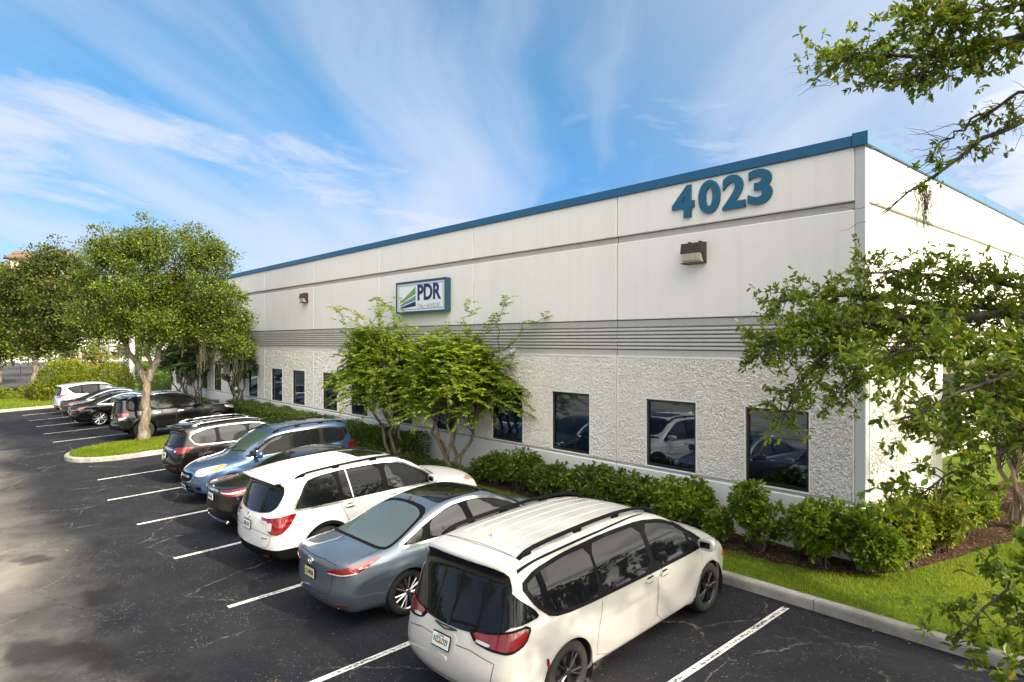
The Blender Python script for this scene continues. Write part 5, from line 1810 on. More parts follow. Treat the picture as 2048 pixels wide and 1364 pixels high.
# 8, 9 --- dark sedans further along
s2 = dict(sedan)
s2.update(name='sedan', paint=C_BLACK, cell=.045, step=.06, L=4.94, W=1.87, H=1.48, rimmat=M_ALLOY, spokes=10, rimstyle='plain', rim=.265, rearm=M_PALE2, gm=[M_TINT] * 3, at=(-37.3, 4.85 + 2.47),
    plate=dict(z=.735, mat=M_PLATE, txt='LRX 90'), extra=[exhausts((.56, -.56), .30, .035, .15)], handle=M_CHROME, single=sedan['single'][1:2])
car(s2, 'black sedan with bright ten-spoke wheels left of the large black suv', 'cars parked beyond the island')
s3 = dict(s2)
s3.update(paint=C_NAVY, at=(-40.5, 4.9 + 2.47), spokes=5, rimstyle='split', rim=.23, rearm=M_PALE2, extra=[exhausts((.5,), .30, .035, .15)])
car(s3, 'dark grey sedan between the black sedan and the silver suv', 'cars parked beyond the island')

# 10 --- silver crossover at the end of the row
car(suv(name='suv', L=4.52, W=1.84, H=1.68, paint=C_SILVER, cell=.042, step=.055, clad=.40, trim=M_BLACK, lip=C_SILVER,
    dlo=[(.66, 1.40), (.90, 1.14), (1.2, 1.10), (2.4, 1.07), (3.20, 1.06), (3.26, 1.09), (2.9, 1.31), (2.5, 1.50), (2.1, 1.56), (1.5, 1.575), (1.0, 1.53), (.62, 1.46)],
    glass=[[(.72, 1.40), (.94, 1.16), (1.26, 1.13), (1.24, 1.53), (1.0, 1.50), (.72, 1.445)], [(1.34, 1.125), (2.06, 1.105), (2.04, 1.525), (1.5, 1.54), (1.32, 1.54)], [(2.16, 1.105), (3.12, 1.09), (2.86, 1.30), (2.48, 1.465), (2.14, 1.52)]], gm=[M_TINT, M_TINT, M_PALE],
    pairs=[('tail_light', [(.05, .56, 1.05), (.12, .74, 1.07), (.58, .90, 1.16), (.60, .905, 1.12), (.30, .88, .96), (.10, .76, .92), (.04, .60, .96)], (.75, -.66, 0), M_RED, .014),
           ('tail_light_strip', [(.05, .58, 1.0), (.1, .74, 1.0), (.30, .87, 1.04), (.1, .72, .96), (.05, .6, .97)], (.75, -.66, 0), M_CLEAR, .018),
           ('reflector', [(.05, .56, .42), (.12, .80, .44), (.12, .80, .52), (.05, .56, .50)], REAR, M_RED, .01),
           ('headlight', [(4.42, .50, .90), (4.1, .80, .98), (3.9, .87, 1.0), (4.1, .84, .90), (4.44, .6, .80)], (-.75, -.66, 0), M_CLEAR, .008)],
    plate=dict(z=.80, mat=M_PLATE, txt='JBD 33'), extra=[spoiler(.16, .5, 1.62, .62, .03, C_SILVER)], at=(-44.1, 5.0 + 2.26), yaw=0),
    'silver white suv at the far end of the row by the round hedge', 'cars parked beyond the island')

# ---------------------------------------------------------------- plants


def unit(a):
    return a / np.maximum(np.linalg.norm(a, axis=-1, keepdims=True), 1e-9)


def leaves(P, D, size, wid=.45, rich=False, rng=RNG, jitter=.3, up=.35):
    """leaf blades growing from points P along directions D -> vertices, quads, tint"""
    n = len(P)
    D = unit(D)
    l = size * (1 + rng.normal(0, jitter, n)).clip(.5, 1.7)
    R = rng.normal(0, 1, (n, 3)); R[:, 2] = np.abs(R[:, 2]) + up
    S = unit(np.cross(D, R))
    N = np.cross(S, D)
    l = l[:, None]; w = l * wid / 2
    t = rng.random(n)
    if not rich:
        V = np.stack([P, P + D * l * .5 + S * w, P + D * l, P + D * l * .5 - S * w], 1).reshape(-1, 3)
        F = np.arange(4 * n).reshape(n, 4)
        return V, F, np.repeat(t, 4)
    f = .22 * l
    V = np.stack([P, P + D * l * .32 + S * w * .78 + N * f * .35, P + D * l * .68 + S * w + N * f * .30, P + D * l - N * f * .5,
                  P + D * l * .68 - S * w + N * f * .30, P + D * l * .32 - S * w * .78 + N * f * .35], 1).reshape(-1, 3)
    b = 6 * np.arange(n)[:, None]
    F = np.concatenate([b + np.array([0, 1, 2, 3]), b + np.array([0, 3, 4, 5])])
    return V, F, np.repeat(t, 6)


class Foliage:
    def __init__(self):
        self.V, self.F, self.T, self.n = [], [], [], 0

    def add(self, VFT):
        V, F, T = VFT
        self.V.append(V); self.F.append(F + self.n); self.T.append(T); self.n += len(V)

    def build(self, name, mat, parent):
        me = np_mesh(name, np.concatenate(self.V), np.concatenate(self.F), mat, tint=np.concatenate(self.T))
        return link(name, me, parent, 'stuff')


def on_ball(n, rng=RNG):
    return unit(rng.normal(0, 1, (n, 3)))


def curve(a, b, sag, n=8, wob=.05, rng=RNG):
    a, b = np.array(a, float), np.array(b, float)
    t = np.linspace(0, 1, n)[:, None]
    L = np.linalg.norm(b - a)
    off = rng.normal(0, wob * L, (n, 3)) * np.sin(np.pi * t)
    return a + (b - a) * t + np.array([0, 0, sag * L]) * np.sin(np.pi * t) + off


def tree(name, label, cat, base, fork, blobs, leaf_mat_, bark_mat, r0=.2, leaf=.11, per=26, clusters=38, spread=.32, group=None, gap=.0, rng=RNG, trunk_pts=None, twigs=True, squash=.8, ragged=.14, starts=None):
    """trunk, limbs to every part of the crown, twigs, and leaves in bunches at the twig ends"""
    t = thing(name, label, cat, tuple(base), group=group)
    B = np.array(base, float)
    fork = np.array(fork, float)
    tr = curve(B, fork, 0, 9, .018, rng) if trunk_pts is None else np.array(trunk_pts, float)
    k = len(tr)
    m = MB().tube(tr - B, [r0 * (1.45 if i == 0 else 1.12 if i == 1 else 1 - .28 * i / k) for i in range(k)], 12)
    m.build('trunk', bark_mat, t)
    fo = Foliage()
    br = MB()
    for c, R in blobs:
        c = np.array(c, float)
        R = np.array([R, R, R * squash]) if np.isscalar(R) else np.array(R)
        s = tr[-1] if rng.random() < .75 else tr[-2]
        if starts: s = min((np.array(q) for q in starts), key=lambda q: np.linalg.norm(q - c) + .4 * rng.random())
        lim = curve(s, c, .06, 8, .05, rng)
        rr = r0 * (.34 if starts else .50 if np.linalg.norm(c - s) > .3 else .4)
        br.tube(lim - B, [rr * (1 - .85 * i / 7) + .012 for i in range(8)], 7)
        n = max(6, int(clusters * (R[0] * R[1] * R[2]) ** (2 / 3) * (.55 + .8 * rng.random() if starts else 1)))
        if starts: R = R * (.80 + .22 * rng.random())
        q = on_ball(n, rng)
        rad_ = (.35 + .65 * rng.random(n) ** .45)[:, None]
        C = c + q * rad_ * R * (1 + ragged * rng.normal(0, 1, (n, 1)))
        for i in range(n):
            if twigs and i % 2 == 0:
                a = lim[rng.integers(3, 8)]
                tw = curve(a, C[i], .04, 4, .07, rng)
                br.tube(tw - B, [.026, .018, .012, .006], 4, cap=False)
            m_ = int(per * (.5 + rng.random()))
            o = rng.normal(0, 1, (m_, 3)); o[:, 2] *= .62
            P = C[i] + o * spread * (.55 + .5 * rng.random())
            D = unit(o) * .7 + rng.normal(0, .5, (m_, 3)) + np.array([0, 0, .15])
            fo.add(leaves(P - B, D, leaf, .5, False, rng))
    br.build('branches', bark_mat, t)
    fo.build('foliage', leaf_mat_, t)
    return t


def copy_tree(root, loc, rotz, scale, label, group=None):
    r = root.copy(); COL.objects.link(r)
    r.location = loc; r.rotation_euler = (0, 0, rotz); r.scale = (scale,) * 3
    r['label'] = label
    if group: r['group'] = group
    for ch in list(root.children):
        c = ch.copy(); COL.objects.link(c); c.parent = r
    return r


def moss(parent, pts, L, n, rad_=.10, rng=RNG, base=None, wid=.0045):
    """Spanish moss: thin grey strands hanging from branch points"""
    V, F, T, k = [], [], [], 0
    for p in pts:
        for _ in range(n):
            l = L * (.35 + .75 * rng.random())
            m = 7
            a = np.array(p) + np.array([rng.normal(0, rad_), rng.normal(0, rad_), rng.normal(0, .04)])
            z = np.linspace(0, -l, m)
            w = np.cumsum(rng.normal(0, .013, (m, 2)), 0) * (.6 + l)
            sh = np.linspace(1, .45, m)[:, None]
            c = np.array(p)[:2] + (a[:2] - np.array(p)[:2]) * sh + w
            th = rng.random() * math.pi
            d = np.array([math.cos(th), math.sin(th)]) * wid * (1 + rng.random())
            row = np.concatenate([np.concatenate([c - d, (a[2] + z)[:, None]], 1), np.concatenate([c + d, (a[2] + z)[:, None]], 1)])
            V.append(row)
            F += [(k + i, k + i + 1, k + m + i + 1, k + m + i) for i in range(m - 1)]
            T += [rng.random()] * (2 * m); k += 2 * m
    V = np.concatenate(V)
    if base is not None: V = V - np.array(base)
    return link('spanish_moss', np_mesh('spanish_moss', V, np.array(F), L_MOSS, tint=T), parent, 'stuff')


# --- the live oak on the grass island
ob = (-28.7, 6.15, zg(6.1) + .10)
OAK1 = [((-29.39, 5.4, 7.16), 1.2), ((-28.89, 6.43, 7.5), 1.15), ((-27.64, 7.38, 7.26), 1.15), ((-26.72, 8.12, 6.94), 0.9), ((-30.26, 4.87, 5.91), 1.05), ((-28.26, 5.78, 5.65), 1.4),
        ((-28.58, 7.08, 5.53), 1.4), ((-26.81, 7.87, 5.57), 1.2), ((-26.79, 8.65, 5.31), 0.9), ((-29.97, 4.74, 4.52), 0.9), ((-28.87, 5.39, 4.22), 0.85), ((-27.35, 6.51, 4.31), 1.0), ((-27.17, 8.07, 4.03), 0.95),
        ((-26.31, 8.74, 3.54), 0.75), ((-27.37, 8.6, 4.54), 0.9), ((-29.67, 6.6, 4.55), 1.1), ((-26.25, 8.96, 4.52), 0.5)]
rg = np.random.default_rng(5)
oak = tree('oak_tree', 'spreading live oak on the grass island, hung with grey moss', 'tree', ob, (-28.75, 6.3, 2.15), OAK1, L_OAK, B_OAK, .19, .088, 120, 70, .20, rng=rg, ragged=.26, starts=[(-29.05, 5.65, 3.5), (-28.35, 6.75, 3.7), (-28.9, 6.5, 4.2)])
fk = MB()
for e, r_ in (((-29.05, 5.65, 3.5), .15), ((-28.35, 6.75, 3.7), .165), ((-28.9, 6.5, 4.2), .10)):
    fk.tube(curve((-28.75 + random.uniform(-.05, .05), 6.3, 2.0), e, .02, 7, .03, rg) - np.array(ob), [r_ * (1 - .45 * i / 6) for i in range(7)], 9)
fk.build('limb', B_OAK, oak)
moss(oak, [(-26.9 + rg.normal(0, .45), 8.3 + rg.normal(0, .4), 3.6 + rg.normal(0, .25)) for _ in range(12)], 1.2, 20, .11, rg, ob, .003)
moss(oak, [(-27.6, 7.3, 3.9), (-28.2, 5.9, 3.9), (-26.6, 8.7, 3.2), (-29.8, 4.9, 4.0)], .9, 12, .1, rg, ob)

# --- dark oak on the lawn beyond the end of the car park, and the pale one behind it
OAK2 = [((-57.54, 6.63, 9.39), 1.5), ((-57.17, 7.8, 8.54), 1.6), ((-58.74, 5.27, 8.12), 1.8), ((-56.69, 6.83, 6.82), 2.1), ((-59.6, 4.9, 5.78), 1.9), ((-57.78, 6.36, 4.68), 1.8), ((-56.22, 8.12, 5.77), 1.7),
        ((-59.82, 4.05, 7.04), 1.5), ((-58.0, 5.35, 3.6), 1.1), ((-57.66, 7.25, 3.7), 1.0), ((-56.1, 8.26, 7.4), 1.3)]
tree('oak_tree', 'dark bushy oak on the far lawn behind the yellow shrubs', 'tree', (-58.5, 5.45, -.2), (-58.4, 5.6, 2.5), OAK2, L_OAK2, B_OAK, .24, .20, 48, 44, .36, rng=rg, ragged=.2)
OAK3 = [((-78.24, 5.11, 7.58), 2.6), ((-79.49, 3.69, 9.0), 2.8), ((-77.77, 5.64, 4.74), 2.4), ((-78.55, 4.75, 3.2), 2), ((-79.18, 4.04, 5.69), 3)]
tree('oak_tree', 'yellowish oak at the far left edge in front of the red-roofed building', 'tree', (-78.6, 4.6, -.3), (-78.6, 4.7, 2.6), OAK3, L_OAK, B_OAK, .25, .30, 30, 24, .55, rng=rg)


# --- crape myrtles: bare stems, arching shoots with paired leaves
def crape(base, top, lean, R, label, mat, nshoot=130, leaf=.085, seed=1, z0=1.0, group='crape myrtles along the facade', stems=5):
    rng = np.random.default_rng(seed)
    B = np.array(base, float)
    t = thing('crape_myrtle', label, 'tree', tuple(base), group=group)
    st = MB()
    tips = []
    H = top - base[2]
    for k in range(stems):
        a = 2 * math.pi * k / stems + rng.random()
        f = np.array([math.cos(a) * .12, math.sin(a) * .10, 0])
        e = np.array([math.cos(a) * R * .42 + lean[0] * .5, math.sin(a) * R * .36 + lean[1] * .5, H * (.50 + .12 * rng.random())])
        c = curve(f, e, .0, 10, .03, rng)
        c[:, :2] -= (np.sin(np.linspace(0, math.pi, 10)) * .10)[:, None] * np.array([math.cos(a), math.sin(a)])
        st.tube(c, [.055 * (1 - .55 * i / 9) for i in range(10)], 8)
        tips += [c[5], c[7], c[9]]
    st.build('stems', B_CRAPE, t)
    fo, tw = Foliage(), MB()
    for k in range(nshoot):
        s = tips[rng.integers(len(tips))] * (.9 + .2 * rng.random())
        a = rng.random() * 2 * math.pi
        el = rng.random() ** .7
        rr = R * (.55 + .5 * rng.random())
        e = np.array([lean[0] + math.cos(a) * rr * math.cos(el * 1.25), lean[1] + math.sin(a) * rr * .62 * math.cos(el * 1.25), z0 - base[2] + (H - z0 + base[2]) * (.06 + .80 * el * (.75 + .25 * rng.random()))])
        if k < 8:
            e[2] = H * (.90 + .14 * rng.random()); e[:2] = np.array(lean[:2]) + rng.normal(0, R * .35, 2)
        c = curve(s, e, .16, 12, .03, rng)
        tw.tube(c, [.011 * (1 - .7 * i / 11) for i in range(12)], 4, cap=False)
        # paired leaves along the outer part, and along short side shoots
        def pairs(cc, n):
            tt = np.linspace(.12, 1, n)
            ix = np.clip((tt * (len(cc) - 1)), 0, len(cc) - 1.001); i0 = ix.astype(int)
            P = cc[i0] + (cc[i0 + 1] - cc[i0]) * (ix - i0)[:, None]
            T = unit(cc[i0 + 1] - cc[i0])
            S = unit(np.cross(T, np.array([0, 0, 1.0])))
            for sg_ in (1, -1):
                D = S * sg_ + T * .45 + rng.normal(0, .16, (n, 3)) - np.array([0, 0, .22])
                fo.add(leaves(P, D, leaf * (1.1 - .35 * tt), .48, False, rng, .15, 1.6))
        pairs(c[3:], int(np.linalg.norm(c[-1] - c[3]) / .045) + 4)
        for q in (5, 7, 9):
            d = unit(c[q + 1] - c[q]); s_ = unit(np.cross(d, np.array([0, 0, 1.0]))) * (1 if rng.random() < .5 else -1)
            e2 = c[q] + (d * .5 + s_ * .7 + np.array([0, 0, .1])) * (.30 + .35 * rng.random())
            c2 = curve(c[q], e2, .10, 6, .02, rng)
            pairs(c2, int(np.linalg.norm(e2 - c[q]) / .05) + 3)
    tw.build('shoots', B_DARK, t)
    fo.build('foliage', mat, t)
    return t


crape((-17.2, 10.5, 0.0), 5.0, (-.85, -.15, 0), 2.8, 'left of two green crape myrtles beneath the company sign', L_CRAPE, 330, .115, 3, 1.2)
crape((-14.3, 10.5, 0.0), 4.7, (.25, -.1, 0), 2.75, 'right of two green crape myrtles by the facade, right of the sign', L_CRAPE, 330, .115, 4, 1.2)
crape((-41.6, 10.9, 0.0), 4.6, (0, -.2, 0), 2.2, 'left dark crape myrtle in shade at the far end of the facade', L_CRAPE_SHADE, 130, .17, 5, 1.5)
crape((-38.6, 10.9, 0.0), 4.8, (0, -.2, 0), 2.2, 'right dark crape myrtle in shade at the far end of the facade', L_CRAPE_SHADE, 130, .17, 6, 1.5)
crape((-32.2, 10.9, 0.0), 5.0, (0, 0, 0), 1.5, 'dark crape myrtle by the wall behind the island oak', L_CRAPE_SHADE, 120, .16, 7, 1.7)
crape((-2.95, 15.75, 0.0), 3.9, (0.2, .2, 0), 1.7, 'multi-stemmed crape myrtle on the side lawn past the corner', L_CRAPE, 190, .105, 8, 1.5, stems=7)


# --- shrubs and hedges
def shrub(base, rx, ry, h, label, mat, n=1500, leaf=.075, seed=1, group=None, name='shrub', rich=True, lumps_=7, foot=.12, cat='shrub'):
    rng = np.random.default_rng(seed)
    t = thing(name, label, cat, tuple(base), group=group)
    st = MB()
    fo = Foliage()
    tops = []
    for k in range(lumps_):
        a = rng.random() * 2 * math.pi
        r = rng.random() ** .5
        tops.append(np.array([math.cos(a) * r * rx * .72, math.sin(a) * r * ry * .72, h * (.42 + .40 * rng.random() * (1 - .3 * r))]))
    for e in tops:
        for _ in range(3):
            c = curve((rng.normal(0, rx * .12), rng.normal(0, ry * .12), 0), e + rng.normal(0, .08, 3), 0, 6, .06, rng)
            st.tube(c, [.014 * (1 - .6 * i / 5) for i in range(6)], 4, cap=False)
    st.build('stems', B_DARK, t)
    m = n // lumps_
    for e in tops:
        R = np.array([rx * (.38 + .2 * rng.random()), ry * (.38 + .2 * rng.random()), h * (.26 + .12 * rng.random())])
        ns = max(6, m // 9)
        q = on_ball(ns, rng)
        C = e + q * R * (.35 + .65 * rng.random((ns, 1)) ** .4) * (1 + .10 * rng.normal(0, 1, (ns, 1)))
        C[:, 2] = np.maximum(C[:, 2], foot * h * rng.random(ns) + .03)
        for i in range(ns):                                 # rosettes of leaves at the shoot ends
            ax = unit(q[i] + np.array([0, 0, .55]) + rng.normal(0, .25, 3))
            kk = 9
            D = unit(rng.normal(0, 1, (kk, 3))) * .9 + ax * .75
            fo.add(leaves(C[i] + D * .012 - ax * (rng.random((kk, 1)) * .05), D, leaf, .5, rich, rng))
    fo.build('foliage', mat, t)
    return t


SH = 'leafy shrubs along the foot of the building'
for i, (x, y, rx, ry, h, mat, n, lab) in enumerate([
        (-4.78, 10.98, .50, .36, 1.02, L_SHRUB, 2300, 'bright green shrub in front of the building corner'),
        (-4.15, 11.22, .48, .42, 1.06, L_SHRUB, 2300, 'bright green shrub wrapped round the building corner'),
        (-3.72, 12.0, .46, .52, 1.02, L_LIME, 2300, 'yellow-green shrub beside the sunlit side wall, nearest the corner'),
        (-3.62, 13.1, .46, .55, 1.0, L_LIME, 2000, 'yellow-green shrub in the middle of the side wall bed'),
        (-3.60, 14.3, .46, .55, 1.0, L_SHRUB, 1800, 'green shrub at the far end of the side wall bed'),
        (-5.80, 10.98, .44, .36, 1.16, L_SHRUB, 1700, 'upright light green shrub alone below the last window before the corner'),
        (-6.48, 10.92, .26, .24, .62, L_SHRUB, 600, 'smallest shrub, a low sprig left of the upright light green one'),
        (-7.42, 10.92, .52, .38, 1.14, L_SHRUB, 2200, 'yellow-tipped shrub at the right end of the dark shrub row'),
        (-8.30, 10.92, .55, .40, 1.10, L_HEDGE, 2300, 'dark shrub second from the right end of the shrub row'),
        (-9.22, 10.90, .56, .40, 1.08, L_HEDGE, 2300, 'dark shrub third from the right end of the shrub row'),
        (-10.15, 10.92, .55, .40, 1.12, L_HEDGE, 2200, 'dark shrub in the middle of the shrub row'),
        (-11.10, 10.90, .56, .40, 1.06, L_HEDGE, 2200, 'dark shrub third from the left end of the shrub row'),
        (-12.05, 10.92, .55, .40, 1.10, L_HEDGE, 2000, 'dark shrub second from the left end of the shrub row'),
        (-13.00, 10.90, .55, .40, .98, L_HEDGE, 1900, 'dark shrub at the left end of the shrub row by the crape myrtle'),
        (-2.6, 17.6, .6, .6, 1.2, L_SHRUB, 1500, 'shaded shrub behind the multi-stemmed tree on the side lawn')]):
    shrub((x, y, zl(y) + .02), rx * (1.14 if i < 7 else 1.42), ry * 1.15, h * (1.03 if i < 7 else .86), lab, mat, int(n * (2.2 if i < 7 else 2.7)), .084 if i < 8 else .072, 40 + i, SH, lumps_=9 if n > 1500 else 6)


def hedge(x0, x1, y0, y1, z0, h, label, mat, n, leaf, seed, bulge=.12, name='hedge', rot=0.0, cx=0, cy=0, zb=None):
    """a clipped hedge: leaves over the outside of a softly lumpy box, dark twigs inside"""
    rng = np.random.default_rng(seed)
    lx, ly = abs(x1 - x0), abs(y1 - y0)
    t = thing(name, label, 'hedge', ((x0 + x1) / 2, (y0 + y1) / 2, z0), (0, 0, rot))
    nx = max(3, int(lx / .35)); 
    core = MB()
    for i in range(nx):                                     # twiggy inside
        x = -lx / 2 + lx * (i + .5) / nx
        for _ in range(3):
            y = rng.uniform(-ly * .3, ly * .3)
            core.tube(curve((x, y * .5, 0), (x + rng.normal(0, .12), y, h * .86), 0, 4, .05, rng), [.012, .011, .01, .006], 4, cap=False)
    core.build('stems', B_DARK, t)
    A = np.array([lx * h, lx * h, lx * ly, ly * h, ly * h])
    k = rng.choice(5, n, p=A / A.sum())
    u, v = rng.random(n) - .5, rng.random(n)
    P = np.zeros((n, 3)); N = np.zeros((n, 3))
    for f, (px, py, pz, nv) in enumerate([(u * lx, 0 * u - ly / 2, v * h, (0, -1, .2)), (u * lx, 0 * u + ly / 2, v * h, (0, 1, .2)), (u * lx, (v - .5) * ly, 0 * u + h, (0, 0, 1)),
                                          (0 * u - lx / 2, u * ly, v * h, (-1, 0, .2)), (0 * u + lx / 2, u * ly, v * h, (1, 0, .2))]):
        s = k == f
        P[s] = np.stack([px, py, pz], 1)[s]; N[s] = nv
    lump = np.sin(P[:, 0] * 2.3 + seed) * np.sin(P[:, 0] * 5.1 + 2 * P[:, 2]) * .5 + np.sin(P[:, 1] * 4 + P[:, 0] * 3.3) * .4
    # round the top edges, let the face wander, sink some leaves into the body
    e = np.clip((P[:, 2] / h - .7) / .3, 0, 1)
    P[:, 1] *= 1 - .16 * e ** 2
    P += N * (lump[:, None] * bulge - np.abs(rng.normal(0, .09, (n, 1))))
    P[:, 2] = np.clip(P[:, 2], .02, None)
    D = N + rng.normal(0, .75, (n, 3)) + np.array([0, 0, .25])
    fo = Foliage(); fo.add(leaves(P, D, leaf, .52, False, rng))
    # inner layer so that the hedge is dense
    m = n // 3
    P2 = np.stack([(rng.random(m) - .5) * lx * .94, (rng.random(m) - .5) * ly * .8, rng.random(m) * h * .92], 1)
    fo.add(leaves(P2, rng.normal(0, 1, (m, 3)), leaf * 1.5, .7, False, rng))
    fo.build('foliage', mat, t)
    return t


hedge(-25.2, -16.6, 10.45, 11.35, .0, .86, 'clipped dark hedge along the facade left of the crape myrtles', L_HEDGE, 16000, .062, 1)
hedge(-32.6, -25.4, 10.45, 11.35, .0, .86, 'clipped dark hedge along the facade below the dark wall lamp', L_HEDGE, 11000, .075, 2)
hedge(-20.2, -13.4, 10.05, 10.75, .0, .36, 'low creeping ground cover round the crape myrtle stems', L_HEDGE, 9000, .05, 3, .10, 'ground_cover')
hedge(-45.0, -34.0, 10.5, 11.2, .0, .55, 'low dark hedge at the shaded far end of the facade', L_HEDGE, 7000, .09, 4)
hedge(-52.5, -46.5, 11.0, 12.6, -.1, 1.05, 'clipped hedge past the far end of the building, nearest one', L_HEDGE, 7000, .10, 5)
hedge(-60.5, -51.5, 12.6, 14.2, -.1, 1.25, 'long clipped hedge in front of the far road', L_HEDGE, 6000, .13, 6)
hedge(-69, -61.0, 1.8, 3.4, -.4, 1.3, 'dark clipped hedge at the far left behind the yellow shrubs', L_HEDGE, 4500, .14, 7)


def dome(x, y, r, h, label, mat, n, leaf, seed):
    rng = np.random.default_rng(seed)
    t = thing('round_hedge', label, 'bush', (x, y, zg(y) + .1))
    q = on_ball(n, rng); q[:, 2] = np.abs(q[:, 2])
    lump = 1 + .05 * np.sin(q[:, 0] * 7 + seed) * np.sin(q[:, 1] * 6 + q[:, 2] * 5)
    sup = (np.abs(q) ** 2.6).sum(1) ** (-1 / 2.6)
    P = q * (sup * lump * (1 - np.abs(rng.normal(0, .06, n))))[:, None] * np.array([r, r, h])
    fo = Foliage(); fo.add(leaves(P, q + rng.normal(0, .7, (n, 3)), leaf, .6, False, rng))
    m = n // 3
    fo.add(leaves(on_ball(m, rng) * np.array([r, r, h]) * .8 * rng.random((m, 1)) ** .4 * np.array([1, 1, 1]), rng.normal(0, 1, (m, 3)), leaf * 1.6, .8, False, rng))
    st = MB()
    for k in range(8): st.tube(curve((rng.normal(0, .1), rng.normal(0, .1), 0), on_ball(1, rng)[0] * np.array([r, r, h]) * .6 + np.array([0, 0, h * .3]), 0, 4, .05, rng), [.04, .03, .02, .01], 5)
    st.build('stems', B_DARK, t)
    fo.build('foliage', mat, t)


dome(-53.7, 6.7, 1.65, 2.55, 'large round clipped bush behind the silver suv', L_LIME, 7000, .13, 11)
dome(-53.3, 9.4, 1.35, 2.2, 'pointed clipped bush right of the large round one', L_LIME, 5500, .13, 12)
YB = 'low yellow-green shrubs on the far lawn'
for i, (x, y, r, h, lab) in enumerate([(-57.2, 3.3, 1.1, .9, 'low golden shrub at the far left of the far lawn'), (-56.6, 4.9, 1.0, .95, 'low golden shrub left of the dark oak trunk'), (-55.7, 5.5, .8, 1.0, 'low green-gold shrub touching the large round bush'),
                                    (-58.0, 1.4, 1.2, .9, 'low golden shrub running out of the left edge')]):
    shrub((x, y, zg(y) + .12), r, r, h, lab, L_LIME, 1100, .13, 70 + i, YB, rich=False, lumps_=7)

# two palms by the far road
def palm(base, h, n, L, label, seed):
    rng = np.random.default_rng(seed)
    t = thing('palm_tree', label, 'palm', base, group='palms by the far road')
    MB().tube([(0, 0, 0), (.03, 0, h * .5), (0, .03, h)], [.20, .17, .16], 10).build('trunk', B_OAK, t)
    fo = Foliage()
    for k in range(n):
        a = 2.4 * k; el = rng.uniform(-.7, 1.2)
        d = np.array([math.cos(a) * math.cos(el), math.sin(a) * math.cos(el), math.sin(el)])
        c = curve((0, 0, h), np.array([0, 0, h]) + d * L * .6 - np.array([0, 0, .25]), .12, 6, .01, rng)
        m = 22
        sp_ = rng.uniform(-1.1, 1.1, m)
        s = unit(np.cross(d, np.array([0, 0, 1.0])))
        D = d * np.cos(sp_)[:, None] + s * np.sin(sp_)[:, None] - np.array([0, 0, .25])
        fo.add(leaves(np.repeat(c[-1:], m, 0), D, L * .55, .10, False, rng, .1))
    fo.build('fronds', L_PALM, t)


palm((-73.5, 10.4, -.1), 2.7, 26, 2.0, 'sunlit fan palm between the dark oak and the round bush', 3)
palm((-76.5, 12.6, -.1), 3.4, 24, 2.0, 'fan palm half hidden right of the sunlit one', 4)

